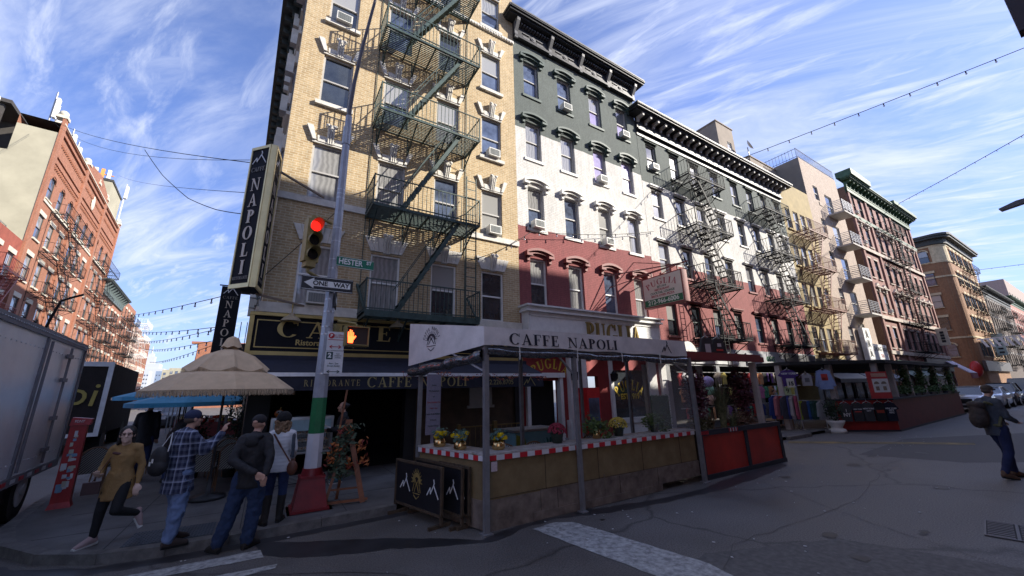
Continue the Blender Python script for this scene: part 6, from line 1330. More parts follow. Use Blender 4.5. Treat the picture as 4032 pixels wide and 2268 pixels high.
# clothes racks
def rack(label, x, y, rot, cols, w_=1.0, h_=1.25, gl_=.7):
    t = thing('clothes_rack', label, 'clothes rack', (x, y, SW), rot); mb = MB(); mb.tube((-w_ / 2, 0, h_), (w_ / 2, 0, h_), .015)
    for s in (-1, 1): mb.tube((s * w_ / 2, 0, 0), (s * w_ / 2, 0, h_), .015); mb.tube((s * w_ / 2, -.25, .02), (s * w_ / 2, .25, .02), .015)
    mb.build('frame', aluminium, t)
    for k, c in enumerate(cols):
        x_ = -w_ / 2 + .08 + k * (w_ - .16) / max(1, len(cols) - 1); z1 = h_ - .03
        gg = MB(); gg.prism([(-.22, z1 - gl_), (.22, z1 - gl_), (.24, z1 - .12), (.06, z1), (-.06, z1), (-.24, z1 - .12)], -.03, .03); gg.prism([(-.23, z1 - .12), (-.33, z1 - gl_ * .85), (-.25, z1 - gl_ * .85), (-.2, z1 - .3)], -.025, .025); gg.prism([(.23, z1 - .12), (.2, z1 - .3), (.25, z1 - gl_ * .85), (.33, z1 - gl_ * .85)], -.025, .025)
        g = gg.build('garment', mat('cloth_%.2f_%.2f_%.2f' % c, c, .85, var=.15, bump=.4, bscale=6), t, (x_, 0, 0), rad(8 if k == len(cols) // 3 else random.uniform(20, 60))).scale = (random.uniform(.75, 1.05), random.uniform(1, 2.2), 1)
    return t
rack('rack of bright children dresses in blue, red and yellow in front of the gift shop', 19.3, 8.5, rad(-45), [(.02, .04, .18), (.3, .10, .12), (.35, .03, .03), (.06, .06, .08), (.02, .03, .15), (.3, .27, .27), (.32, .06, .10)], 1.0, 1.45, .95)
rack('rack of dark and blue hooded sweatshirts beside the children dresses', 20.6, 8.15, rad(-45), [(.07, .07, .075), (.35, .5, .05), (.07, .07, .075), (.02, .07, .22), (.02, .07, .07), (.02, .07, .05), (.3, .3, .3)], 1.1, 1.2, .78)
t = thing('price_sign', 'pale green card with a handwritten nine above the children rack', 'sign', (19.25, 8.3, 1.58), FA); MB().box(-.12, .14, -.01, .01, 0, .32).build('card', mat('card_green', (.45, .55, .3), .6), t); font('9', .28, mat('print_black', (.02, .02, .02), .7), t, (0, -.012, .16), name='lettering')
t = thing('bench', 'low pale wooden bench behind the stone urn', 'bench', (20.3, 9.3, SW)); MB().box(-.9, .9, -.2, .2, .35, .42).build('seat', mat('pale_wood', (.36, .24, .13), .7), t)
for s in (-1, 1): MB().box(s * .8 - .05, s * .8 + .05, -.18, .18, 0, .35).build('leg', MATS['pale_wood'], t)
# stock hanging in the shops: many small colourful garments, bags and hats
random.seed(31)
cc = [(.5, .5, .5), (.45, .04, .04), (.03, .05, .2), (.02, .02, .02), (.55, .45, .1), (.5, .15, .3), (.05, .25, .12), (.35, .3, .25), (.6, .6, .62), (.12, .12, .13), (.2, .1, .3), (.55, .25, .1)]
stock_n = 0
where = ['low', 'mid-height', 'high', 'topmost']
cname = ['grey', 'red', 'navy', 'black', 'yellow', 'pink', 'green', 'tan', 'white', 'charcoal', 'violet', 'orange']
for row, z in enumerate((.9, 1.75, 2.45)):
    for k in range(27):
        x = 15.7 + k * .4 + random.uniform(-.1, .1); ci = random.randrange(12); y = 10.9 - .25 * (row == 0) + random.uniform(-.2, .2)
        if 17.5 < x < 18.3: continue
        t = MB(); w_, h_ = random.uniform(.26, .42), random.uniform(.4, .62)
        t.prism([(-w_ / 2, -h_), (w_ / 2, -h_), (w_ / 2 * .95, -h_ * .3), (w_ / 2 * 1.35, -h_ * .45), (w_ / 2 * 1.5, -h_ * .3), (w_ / 4, 0), (-w_ / 4, 0), (-w_ / 2 * 1.5, -h_ * .3), (-w_ / 2 * 1.35, -h_ * .45), (-w_ / 2 * .95, -h_ * .3)], -.03, .03)
        o = t.build('hanging_shirt', mat('stock_' + cname[ci], cc[ci], .8, var=.2, scale=8), None, (x, y, z + .2), random.uniform(-.5, .5)); tag(o, 'souvenir shirt among the rows hanging in the open gift shop front', 'shirt', 'souvenir shirts in the gift shop front')
o = MB()
for z in (1.1, 1.95, 2.66): o.bar((15.4, 10.9, z), (27, 10.9, z), .03)
tag(o.build('display_rail', aluminium), 'thin metal display rails across the gift shop front', 'rail')
for i, (x, z) in enumerate([(13.6, 2.35), (13.9, 1.85), (14.1, 1.3)]): pass
t = thing('balloon_cluster', 'pastel inflatable toys hanging by the white timber post', 'toys', (14.9, 9.2, 1.9)); MB().ball((0, 0, .3), .3, .2, .22).build('toy', mat('toy_lilac', (.45, .35, .6), .4), t); MB().ball((.1, 0, -.05), .28, .2, .2).build('toy', mat('toy_mint', (.3, .55, .35), .4), t); MB().ball((.0, -.05, -.4), .22, .2, .2).build('toy', mat('toy_peach', (.6, .35, .25), .4), t)
# chinese sign on pink building
t = thing('shop_sign', 'white L-shaped Chinese medicine style shop sign on the pink building', 'sign', (40.0, D - .4, 3.7)); wsg = mat('sign_bright_white', (.78, .78, .76), .5)
MB().box(0, 1.5, 0, .3, 0, 2.6).box(1.5, 4.6, 0, .3, 0, 1.35).build('panel', wsg, t); bk = mat('print_black', (.02, .02, .02), .7); mb = MB()
def han(mb, x, z, s_, seed):
    random.seed(seed)
    for k in range(5): zz = z + s_ * (.1 + .2 * k); mb.box(x + s_ * random.uniform(0, .15), x + s_ * random.uniform(.6, .95), -.012, -.002, zz, zz + s_ * .07)
    for k in range(3): xx = x + s_ * (.2 + .25 * k); mb.box(xx, xx + s_ * .08, -.014, -.002, z + s_ * random.uniform(0, .2), z + s_ * random.uniform(.7, 1))
    strokes(mb, [[(x + s_ * .5, z + s_ * .5), (x, z)], [(x + s_ * .5, z + s_ * .5), (x + s_, z)]], s_ * .08, -.016, -.002)
for k in range(3): han(mb, .4, 1.8 - k * .75, .6, 50 + k)
mb.build('lettering', bk, t); font('CHUNG WAH', .5, bk, t, (3.0, -.012, .95), name='lettering'); font('TEA', .4, sr, t, (3.1, -.012, .4), name='lettering')
# extras: string lights and cables
def cable(name, label, pts, r=.012, sag=.25, bulbs=0, mtl=None, cat='string lights', grp=None):
    t = thing(name, label, cat, (0, 0, 0), 0, grp); P = []
    for a, c in zip(pts, pts[1:]):
        a, c = Vector(a), Vector(c); n = 14
        for k in range(n + (c == Vector(pts[-1]))): u = k / n; P.append(a.lerp(c, u) - Vector((0, 0, sag * 4 * u * (1 - u))))
    MB().path(P, r, n=5).build('cable', mtl or iron, t)
    if bulbs:
        acc = 0; nxt = .3; bm_ = cached(('bulb',), lambda: MB().tube((0, 0, 0), (0, 0, -.09), .022, .018, n=6).ball((0, 0, -.12), .034, n=6, mi=1), [iron, mat('bulb_glass', (.75, .75, .8), .1)])
        for a_, b_ in zip(P, P[1:]):
            l = (b_ - a_).length
            while nxt < acc + l: q = a_.lerp(b_, (nxt - acc) / l); place(bm_, 'bulb', t, q); nxt += bulbs
            acc += l
    return t
cable('string_lights', 'string of bulbs rising from the wide painted house to the top right corner', [(15.8, D, 11.85), (24.5, -3.9, 14.7)], .014, .1, .85)
cable('string_lights', 'string of bulbs from the green cornice building towards the right edge', [(64, D, 23.3), (45, -3.9, 20.9)], .03, .15, 1.2)
cable('string_lights', 'low string of bulbs across the far right street end', [(96, D, 19.4), (84, 0, 16.6), (80, -3.9, 15)], .03, .1, 2)
cable('string_lights', 'string of bulbs across the painted house fronts to the shed', [(15.6, D - .1, 9.6), (7.9, D - .3, 7.9), (4.9, 10.3, 6.0)], .012, .15, .9)
def LT(u, v, y): return tuple(at(u, v, y=y))
for i, (a, c, lab) in enumerate([((420, 1245, 60), (870, 1168, 13), 'highest string of bulbs crossing the side street'), ((500, 1297, 60), (862, 1287, 14.5), 'second string of bulbs crossing the side street'), ((540, 1340, 62), (850, 1297, 16), 'third string of bulbs crossing the side street'), ((560, 1372, 70), (845, 1341, 17), 'fourth string of bulbs crossing the side street'), ((590, 1425, 80), (838, 1360, 18), 'lowest string of bulbs crossing the side street')]): cable('string_lights', lab, [LT(*a), LT(*c)], .012, .25, 2.2)
cable('overhead_cable', 'thick double wire from the roof terrace towards the corner sign', [LT(215, 478, 41), LT(990, 641, 11.2)],   .012, .4, 0, iron, 'cable'); cable('overhead_cable', 'second wire just under the thick one', [LT(215, 484, 41), LT(990, 630, 11.25)], .008, .9, 0, iron, 'cable')
cable('overhead_cable', 'wire from the antennas towards the corner sign', [LT(470, 692, 60), LT(985, 760, 11.3)], .009, .3, 0, iron, 'cable'); cable('overhead_cable', 'thin drooping wire hanging from the thick wire to the corner sign', [LT(570, 590, 20), LT(640, 690, 18), LT(740, 780, 15), LT(850, 825, 13), LT(985, 845, 11.3)], .012, .02, 0, iron, 'cable')
cable('overhead_cable', 'thin wire across the tan brick wall beside the signal', [(-.4, 11.25, 5.0), (1.1, 11.1, 7.1)], .01, .02, 0, iron, 'cable')
# street lamps far
t = thing('street_lamp', 'cobra-head street lamp reaching in from the right edge', 'street lamp', (25.5, -2.8, 0)); MB().tube((0, 0, 0), (0, 0, 8.5), .1, .07).path([(0, 0, 8.5), (0, 1.0, 9.2), (0, 2.6, 9.3), (0, 3.6, 9.12)], .045).build('pole', MATS['dark_mast'], t); MB().xprism([(3.5, 9.02), (4.35, 8.9), (4.4, 9.0), (3.9, 9.16), (3.5, 9.18)], -.14, .14).build('lamp_head', MATS['dark_mast'], t)
t = thing('street_lamp', 'curved arm street lamp in front of the tall red brick building', 'street lamp', (-8.8, 30, 0)); q = [Vector(LT(u, v, 30)) - Vector((-8.8, 30, 0)) for u, v in ((175, 1300), (205, 1245), (240, 1185), (290, 1170), (330, 1160))]; MB().tube((q[0].x, 0, 0), tuple(q[0]), .1, .08).path(q, .06).build('pole', iron, t)
t = thing('blade_sign', 'dark projecting panel overhead at the top right corner', 'sign', (12.0, -3.9, 8.8)); MB().add([(0, 0, 0), (0, 3.62, 0), (0, 3.62, 2.6), (0, 0, 2.6), (.3, 0, 0), (.3, 3.62, 0), (.3, 3.62, 2.6), (.3, 0, 2.6)], [(0, 3, 2, 1), (4, 5, 6, 7), (0, 1, 5, 4), (1, 2, 6, 5), (2, 3, 7, 6)]).build('panel', mat('dark_brown_panel', (.03, .02, .03), .6), t)  # plain slab standing in for an unidentified dark shape overhead
t = thing('street_arch', 'white striped festival arch hung over the far right street', 'decoration', (83, 8.5, 0)); mb = MB()
for k in range(9): mb.xprism([(2 - k * .55, 7.4), (2.25 - k * .55, 7.4), (2.0 - k * .55 - .15, 6.3), (1.75 - k * .55 - .15, 6.3)], -.1, .1)
mb.bar((0, 2.5, 7.4), (0, -3, 7.6), .12); mb.build('stripes', white, t)
t = thing('dome_awning', 'round red dome awning at the far corner building', 'awning', (84.0, 12.05, 3.5)); mb = MB(); mb.ball((0, 0, 0), .8, .6, 1.1, n=20); mb.build('dome', mat('dome_red', (.42, .02, .02), .5), t)
t = thing('shop_awning', 'white and maroon sloping awning under the green cornice building', 'awning', (64, 9.7, 2.7)); MB().xprism([(0, .1), (1.7, 1.6), (1.7, 1.5), (0, 0)], 0, 3.4).build('canopy', mat('awning_pale', (.55, .5, .6), .7), t); MB().box(0, 3.4, -.02, 0, -.5, .1).build('valance', mat('awning_maroon', (.2, .02, .04), .7), t)
for i, (x, z, w_, h_, c) in enumerate([(93, 5.5, 1.0, 3.2, 'pale teal vertical shop sign on the far building'), (60, 5.6, .8, 1.8, 'cream vertical sign near the end of the green cornice building')]): t = thing('blade_sign', c, 'sign', (x, 9.8, z), 0); MB().box(0, .2, 0, w_, 0, h_).build('panel', mat('sign_teal' if i == 0 else 'sign_cream', (.45, .6, .58) if i == 0 else (.55, .5, .4), .6), t); [MB().box(-.01, 0, .25, .75 if i == 0 else .55, .3 + k * h_ * .17, .3 + k * h_ * .17 + .25).build('lettering', bk, t) for k in range(4)]
# ---- cars
def car(label, x, y, rot, col, L_=4.6, W_=1.86, H_=1.65, suv=True, lit=False):
    t = thing('parked_car', label, 'car', (x, y, 0), rot, 'cars down the right street'); paint_ = mat('car_paint_%.2f_%.2f' % (col[0], col[2]), col, .28, metal=.3, var=.03, coat=1)
    a = W_ / 2; st = [(-L_ / 2, .45, .75, .9), (-L_ / 2 + .12, .25, .95, .97), (-L_ / 2 + 1.0, .22, 1.08, 1), (0, .2, 1.05, 1), (L_ / 2 - .9, .22, 1.08, 1), (L_ / 2 - .1, .28, 1.0, .95), (L_ / 2, .4, .8, .88)]   # x, z0, z1, width
    mb = MB(); R_ = []
    for (xx, z0, z1, k) in st:
        w_ = a * k; R_.append([(xx, -w_ * .92, z0), (xx, -w_, z0 + .15), (xx, -w_, z1 - .18), (xx, -w_ * .86, z1), (xx, w_ * .86, z1), (xx, w_, z1 - .18), (xx, w_, z0 + .15), (xx, w_ * .92, z0)])
    for r0, r1 in zip(R_, R_[1:]):
        o_ = len(mb.v)
        mb.add(r0 + r1, [(j, (j + 1) % 8, 8 + (j + 1) % 8, 8 + j) for j in range(8)], 0, True)
    mb.add(R_[0], [tuple(range(7, -1, -1))]); mb.add(R_[-1], [tuple(range(8))]); mb.build('body', paint_, t)
    c0_, c1_ = -L_ / 2 + .95, L_ / 2 - (.35 if suv else .9); w0, w1 = a * .86, a * .68
    cab = [(c0_, w0, 1.04), (c1_, w0, 1.04), (c1_ - .35, w1, H_ - .06), (c0_ + .75, w1, H_ - .06)]
    vs = [(x_, -w_, z_) for x_, w_, z_ in cab] + [(x_, w_, z_) for x_, w_, z_ in cab]
    MB().add(vs, [(0, 1, 2, 3), (7, 6, 5, 4), (0, 3, 7, 4), (1, 5, 6, 2)]).build('windows', mat('car_glass', (.03, .04, .05), .06, var=0, spec=1, coat=1), t)
    mb = MB().box(c0_ + .72, c1_ - .3, -w1 - .02, w1 + .02, H_ - .07, H_)
    for s in (-1, 1):
        for (p, q) in (((c0_, w0, 1.04), (c0_ + .75, w1, H_ - .05)), ((c0_ + 1.6, w0, 1.04), (c0_ + 1.6, w1, H_ - .05)), ((c1_, w0, 1.04), (c1_ - .35, w1, H_ - .05))): mb.bar((p[0], s * (p[1] + .01), p[2]), (q[0], s * (q[1] + .01), q[2]), .07)
        mb.box(c0_ + .3, c0_ + .5, s * (w0 + .02), s * (w0 + .2), 1.05, 1.2)
    mb.build('roof', paint_, t)
    for xx in (-L_ / 2 + .85, L_ / 2 - .85):
        for s in (-1, 1):
            wh = MB().tube((xx, s * (a - .2), .34), (xx, s * (a + .02), .34), .34, n=20).build('wheel', rubber, t); MB().tube((xx, s * (a + .0), .34), (xx, s * (a + .03), .34), .21, n=12).build('rim', aluminium, wh)
    for s in (-1, 1): MB().box(-L_ / 2 - .01, -L_ / 2 + .15, s * a * .5, s * a * .86, .68, .86).build('headlight', mat('headlight_lit', (.9, .9, .8), .3, emit=(1, .95, .8), estr=4, var=0) if lit else mat('headlight', (.7, .72, .75), .1), t)
    MB().box(-L_ / 2 - .02, -L_ / 2 + .05, -a * .4, a * .4, .55, .85).box(-L_ / 2 - .02, -L_ / 2 + .1, -a * .8, a * .8, .32, .45).build('grille', blackp, t)
car('white SUV parked just beyond the long maroon shed', 41.2, 6.6, rad(1), (.62, .62, .66)); car('pale blue-silver car parked behind the white SUV', 46.8, 6.5, rad(1), (.40, .44, .50), H_=1.5, suv=False); car('dark grey SUV behind the silver car', 52.3, 6.5, 0, (.05, .055, .07), H_=1.75); car('light blue van far along the kerb', 58.5, 6.0, 0, (.35, .42, .55), H_=2.1)
car('black SUV with lit headlights driving towards the crossing behind the man', 46, .9, rad(0), (.02, .022, .025), H_=1.7, lit=True); car('dark sedan far behind the black SUV', 55, .6, 0, (.03, .03, .04), H_=1.5, suv=False, lit=True)
# ================================================================ LEFT: trucks, call box, umbrellas, case
def trucknose(t, m_): pass
tm = mat('brushed_truck_side', (.92, .93, .95), .36, metal=.45, var=.08, scale=2, bump=.35, bscale=2.5); tgrey = mat('truck_frame_grey', (.2, .2, .22), .5)
TA = rad(95.7); L1 = 6.35
t = thing('box_truck', 'silver riveted box truck parked at the left edge', 'truck', (-3.05, 6.5, 0), TA); t.scale = (1, 1, 1.045)   # local x runs up the street, local y to the west
mb = MB(); mb.box(0, L1, .0, 2.4, .80, 3.0); mb.build('cargo_box', tm, t)
mb = MB(); mb.box(-.03, L1 + .03, -.03, 2.43, 3.0, 3.12); mb.box(-.03, L1 + .03, -.025, 2.42, .66, .80)
for x in (L1 - .06, L1 - 2.75): mb.box(x, x + .09, -.03, 0, .8, 3.0)
for x in (L1 - 1.25,): mb.bar((x, -.04, .85), (x, -.04, 2.95), .035)
for x in (L1 - 2.55,): mb.bar((x, -.04, .85), (x, -.04, 2.95), .035)
for z in (1.05, 1.6, 2.3, 2.75): mb.box(L1 - 1.4, L1 - 1.1, -.06, -.01, z, z + .07)
mb.build('rail', tgrey, t)
mb = MB()
for k in range(63): mb.ball((.05 + k * .1, -.035, 3.06), .012, n=5)
for k in range(31):
    for z in (1.0, 2.8): mb.ball((.2 + k * .2 + (.1 if z > 2 else 0), -.004, z), .012, n=5)
mb.build('rivets', aluminium, t)
mb = MB()
for k in range(15): mb.box(.1 + k * .4, .3 + k * .4, -.034, -.026, .70, .76, k % 2)
mb.build('reflective_tape', [MATS['tape_red'], MATS['tape_white']], t)
MB().box(0, L1, .5, 1.9, .45, .66).box(L1 - 3.2, L1 - 2.0, .1, .6, .35, .66).build('chassis', blackp, t)
for x in (4.7,):
    for y in (.05, 1.8): w_ = MB().tube((x, y, .48), (x, y + .5, .48), .48, n=24).build('wheel', rubber, t); MB().tube((x, y - .01, .48), (x, y + .2, .48), .27, n=18).tube((x, y - .04, .48), (x, y + .1, .48), .09, n=10).build('rim', mat('steel_wheel', (.5, .5, .5), .5), w_)
MB().box(-2.2, 0, .1, 2.3, .5, 2.4).build('cab', mat('cab_white', (.6, .6, .6), .4), t); MB().box(-2.0, -.6, .085, .1, 1.4, 2.2).box(-2.215, -2.2, .25, 2.15, 1.4, 2.2).build('cab_window', glass, t)
for x in (-1.3,):
    for y in (.1, 1.8): MB().tube((x, y, .48), (x, y + .4, .48), .48, n=24).build('wheel', rubber, t)
t = thing('box_truck', 'black box truck with white-edged front and gold script behind the silver one', 'truck', (-5.4, 22, 0), TA); bt = mat('black_truck_side', (.03, .026, .025), .9, spec=.1, var=.2, scale=1.5)
MB().box(0, 7.5, 0, 2.4, .7, 3.45).build('cargo_box', bt, t); mb = MB(); mb.box(-.05, .03, -.03, .12, .66, 3.5); mb.box(-.05, .03, 2.3, 2.43, .66, 3.5); mb.box(-.05, .03, .12, 2.3, 3.32, 3.5); mb.box(-.05, .03, .12, 2.3, .66, .8); mb.build('edge_frame', mat('pale_edge', (.55, .56, .58), .5), t)
font('napi', 1.3, mat('gold_script', (.30, .24, .05), .5), t, (-.06, 1.25, 2.3), (math.pi / 2, .12, -math.pi / 2), sx=1.0, name='lettering'); MB().box(.0, 7.5, .4, 2, .4, .7).build('chassis', blackp, t)
MB().box(1, 2.2, -.02, 0, 2.0, 2.1).build('handrail', aluminium, t)
for x in (1.3, 5.8):
    for y in (.0, 1.9): MB().tube((x, y, .48), (x, y + .45, .48), .48, n=20).build('wheel', rubber, t)
MB().box(7.5, 9.4, .2, 2.2, .5, 2.3).build('cab', bt, t)
# fire call box pillar
t = thing('call_box', 'red sticker-covered fire alarm call box pillar on the kerb', 'call box', (-3.02, 11.2, SW), rad(8)); t.scale = (.74, .8, 1); cr_ = mat('call_box_red', (.38, .018, .02), .4, var=.2, scale=6)
MB().add([(s * a, u * b_, z) for z, a, b_ in ((0, .21, .17), (.1, .17, .14), (1.45, .15, .12)) for s, u in ((-1, -1), (1, -1), (1, 1), (-1, 1))], [(k, (k + 1) % 4, 4 + (k + 1) % 4, 4 + k) for k in range(4)] + [(4 + k, 4 + (k + 1) % 4, 8 + (k + 1) % 4, 8 + k) for k in range(4)]).build('pillar', cr_, t)
MB().add([(-.17, -.14, 1.45), (.2, -.14, 1.45), (.2, .14, 1.45), (-.17, .14, 1.45), (-.15, -.12, 1.60), (.22, -.12, 1.56), (.22, .12, 1.56), (-.15, .12, 1.60)], [(0, 3, 2, 1), (4, 5, 6, 7), (0, 1, 5, 4), (1, 2, 6, 5), (2, 3, 7, 6), (3, 0, 4, 7)]).build('hood', cr_, t)
random.seed(8); mb = MB()
for k in range(26): z = random.uniform(.3, 1.35); x = random.uniform(-.12, .1); w_ = random.uniform(.02, .07); h_ = random.uniform(.02, .06); yy = -.171 + .03 * min(1, z / .1) + (z - .1) * .0149 - .003 - .0004 * k; mb.add([(x - w_, yy, z - h_), (x + w_, yy, z - h_ + .01), (x + w_ * .9, yy + .0005, z + h_), (x - w_, yy + .0005, z + h_)], [(0, 1, 2, 3)], k % 3)
mb.build('stickers', [mat('sticker_white', (.6, .6, .62), .5), mat('sticker_blue', (.2, .35, .5), .5), mat('sticker_pale', (.5, .5, .4), .5)], t)
font('FDNY', .07, MATS['sticker_white'], t, (0, -.135, 1.52), (math.pi / 2 - .2, 0, 0), name='lettering')
# umbrellas
thatch = mat('beige_thatch_cloth', (.62, .45, .28), .9, var=.08, scale=6, bump=.12, bscale=35)
t = thing('patio_umbrella', 'big two-tier beige umbrella with fringed edge', 'umbrella', (-.74, 10.2, 0)); 
def tier(mb, r0, z0, r1, z1, n=8, sub=6, scal=.0, wave=0):
    ring_ = lambda r, z, sc_: [((r * (1 - (.06 if (k % sub) else 0) * 1)) * math.cos(2 * math.pi * k / (n * sub) + .2), (r * (1 - (.05 if k % sub else 0))) * math.sin(2 * math.pi * k / (n * sub) + .2), z + sc_ * math.sin(math.pi * (k % sub) / sub) + wave * math.sin(k * 1.7)) for k in range(n * sub)]
    a, b_, c_ = ring_(r0, z0, scal), ring_((r0 + r1) / 2, (z0 + z1) / 2 + .07, scal * .5), ring_(r1, z1, 0); m_ = n * sub
    mb.add(a + b_ + c_, [(k, (k + 1) % m_, m_ + (k + 1) % m_, m_ + k) for k in range(m_)] + [(m_ + k, m_ + (k + 1) % m_, 2 * m_ + (k + 1) % m_, 2 * m_ + k) for k in range(m_)], 0, False); return a
mb = MB(); e1_ = tier(mb, 1.34, 2.18, .5, 2.62, scal=.0); e2_ = tier(mb, .76, 2.62, .14, 3.02, sub=8, scal=-.08); tier(mb, .2, 3.04, .03, 3.3, n=6, sub=2, scal=.04)
mb.build('canopy', thatch, t); mb = MB()
for E_, l in ((e1_, .12), (e2_, .1)):
    m_ = len(E_)
    for k in range(m_):
        p, q = Vector(E_[k]), Vector(E_[(k + 1) % m_])
        for j in range(9):
            u = j / 9; a = p.lerp(q, u); c_ = p.lerp(q, u + .09); d = Vector((random.uniform(-.01, .01), random.uniform(-.01, .01), -l * random.uniform(.75, 1.1))); mb.add([a, c_, c_ + d, a + d], [(0, 1, 2, 3)])
mb.build('fringe', mat('beige_fringe', (.55, .40, .25), .95, var=.3, scale=60), t); MB().tube((0, 0, SW), (0, 0, 2.9), .025).lathe([(0, 0), (.3, 0), (.3, .06), (.05, .1), (.03, .4)], c=(0, 0, SW), n=16).build('pole', blackp, t)
mb = MB()
for k in range(8): a = 2 * math.pi * k / 8 + .2; mb.bar((0, 0, 2.75), (1.3 * math.cos(a), 1.3 * math.sin(a), 2.14), .02)
mb.build('ribs', rfr, t)
tq = mat('turquoise_umbrella_cloth', (.045, .25, .40), .75, var=.15, scale=3)
for i, (x, y, z, r, h_, lab) in enumerate([(-2.15, 15.6, 2.10, 1.55, .45, 'turquoise umbrella nearest the black truck'), (-1.6, 13.4, 1.93, 1.35, .38, 'turquoise umbrella just behind the beige one'), (-2.4, 18.6, 2.1, 1.5, .45, 'turquoise umbrella second farthest up the side street'), (-2.9, 22.0, 2.1, 1.5, .45, 'turquoise umbrella farthest up the side street')]):
    t = thing('patio_umbrella', lab, 'umbrella', (x, y, 0), 0, 'turquoise umbrellas on the side street'); mb = MB()
    V_ = [(r * math.cos(2 * math.pi * k / 8), r * math.sin(2 * math.pi * k / 8), z) for k in range(8)]; mb.add(V_ + [(0, 0, z + h_)], [(k, (k + 1) % 8, 8) for k in range(8)]); mb.add([(a, b_, c_ - .0) for a, b_, c_ in V_] + [(a, b_, c_ - .1) for a, b_, c_ in V_], [(k, (k + 1) % 8, 8 + (k + 1) % 8, 8 + k) for k in range(8)]); mb.build('canopy', tq, t); MB().tube((0, 0, SW), (0, 0, z + h_), .025).box(-.25, .25, -.25, .25, SW, SW + .06).build('pole', blackp, t)
# tables & chairs outside
for i, (x, y, r_, lab) in enumerate([(-3.05, 12.4, -2.6, 'rattan chair nearest the red call box'), (-2.9, 13.3, -2.4, 'rattan chair second behind the call box'), (-2.75, 14.4, -2.2, 'rattan chair third behind the call box'), (-.98, 11.05, 2.95, 'rattan chair right of the man in plaid'), (-.5, 11.15, 3.3, 'rattan chair behind the man in the black jacket'), (-1.0, 12.6, 1.0, 'rattan chair in the shade by the dark plants'), (-.62, 12.4, 3.1, 'rattan chair close to the side wall')]): bistro(lab, x, y, r_)
t = thing('bistro_table', 'small round cafe table set with glasses between the rattan chairs', 'table', (-.75, 11.8, SW)); MB().lathe([(0, .72), (.35, .72), (.35, .75), (0, .75)], n=20).build('table_top', mat('table_dark', (.1, .08, .06), .5), t); MB().tube((0, 0, 0), (0, 0, .72), .03).build('pedestal', iron, t)
MB().box(-1.75, -.6, 10.95, 11.35, .0, .08).build('dining_deck', MATS['deck_wood']); tag(COL.objects[-1], 'low dark wooden platform edge under the rattan chairs', 'platform')
for i, (x, y, h_, r_, lab) in enumerate([(-.55, 12.6, 2.2, .38, 'dark bushy planter tree beside the side wall'), (-1.35, 13.0, 1.5, .3, 'lower dark planter bush beside the tree')]): shrub('planter_tree', lab, 'plant', (x, y, SW), h_, (.02, .035, .018), 420, r_)
# pastry case
t = thing('pastry_case', 'glass pastry display case with white top in front of the cafe', 'display case', (.82, 10.9, SW)); MB().box(-.62, .62, -.3, .3, 0, .18).box(-.62, .62, -.3, .3, .6, .68).build('cabinet', blackp, t); MB().box(-.65, .65, -.33, .33, 1.36, 1.43).box(-.65, -.6, -.33, .33, .68, 1.36).box(.6, .65, -.33, .33, .68, 1.36).box(-.65, .65, -.34, -.3, .62, .66).build('frame', aluminium, t)
MB().box(-.6, .6, -.325, -.3, 1.12, 1.36).build('header', mat('header_pale_blue', (.35, .5, .55), .4), t)
mb = MB()
for z in (.7, .88, 1.04): mb.box(-.58, .58, -.26, .26, z, z + .015)
mb.build('shelf', mat('shelf_warm', (.35, .25, .15), .5), t); mb = MB(); random.seed(3)
for z in (.73, .91, 1.07):
    for k in range(16): mb.ball((-.52 + k * .07, random.uniform(-.2, -.1), z), .032, .05, .022, n=7)
mb.build('pastries', mat('pastry', (.42, .22, .07), .6, var=.3, scale=15), t); mb = MB()
for k in range(6): mb.box(-.62, .62, -.315, -.30, .02 + k * .028, .034 + k * .028)
mb.build('vent_grille', aluminium, t)
MB().box(-.6, .6, -.302, -.3, .66, 1.12).build('front_glass', mat('case_glass', (.6, .65, .65), .05, var=0, alpha=.12), t)
def pumpkin(label, x, col, col2):
    t = thing('painted_pumpkin', label, 'pumpkin', (x, 10.75, SW + 1.43)); mb = MB()
    mb.ball((0, 0, .09), .1, .1, .09, n=14); mb.build('pumpkin', mat('pk_' + col2, col, .5), t); MB().tube((0, 0, .17), (.02, 0, .23), .015).build('stem', gold, t)
    MB().ball((0, -.05, .11), .075, .055, .055, n=10).build('face_patch', mat('pk_face', (.6, .6, .62), .5), t); MB().ball((-.03, -.1, .115), .018, n=6).ball((.03, -.1, .115), .018, n=6).ball((0, -.105, .085), .01, n=6).build('eyes', blackp, t)
pumpkin('small orange and white painted pumpkin on the pastry case', .32, (.5, .15, .02), 'o'); pumpkin('small white and blue painted pumpkin on the pastry case', 1.12, (.35, .42, .5), 'b')
# easel with autumn garland
t = thing('easel', 'reddish wooden A-frame easel standing beside the lamp post', 'easel', (1.42, 8.25, SW), rad(-8)); wd = mat('reddish_wood', (.22, .075, .03), .5, var=.3, scale=6)
def plank(a, c_, w_=.05): MB().bar(a, c_, w_).build('leg', wd, t)
plank((-.3, -.1, 0), (.0, .02, 1.25)); plank((.34, -.1, 0), (.03, .02, 1.25), .09); plank((-.1, .35, 0), (.0, .05, 1.1)); plank((-.2, .05, .9), (-.08, .0, 2.0), .035)
MB().bar((-.36, -.12, .05), (.42, -.12, .05), .04).bar((-.22, -.07, .25), (.26, -.07, .25), .03).box(-.06, .06, -.03, .03, 1.05, 1.45).build('crossbar', wd, t)
random.seed(14); lv = [mat('garland_leaf', (.07, .10, .06), .7, var=.4, scale=10), mat('autumn_leaf_orange', 0, 0), mat('autumn_leaf_red', 0, 0)]
mb = MB()
for k in range(420): u = random.random(); mb.leaf(Vector((-.05 - .12 * math.sin(u * 4) + random.gauss(0, .09), -.1 + random.gauss(0, .04), .42 + u * .95)), random.uniform(.03, .07), 0)
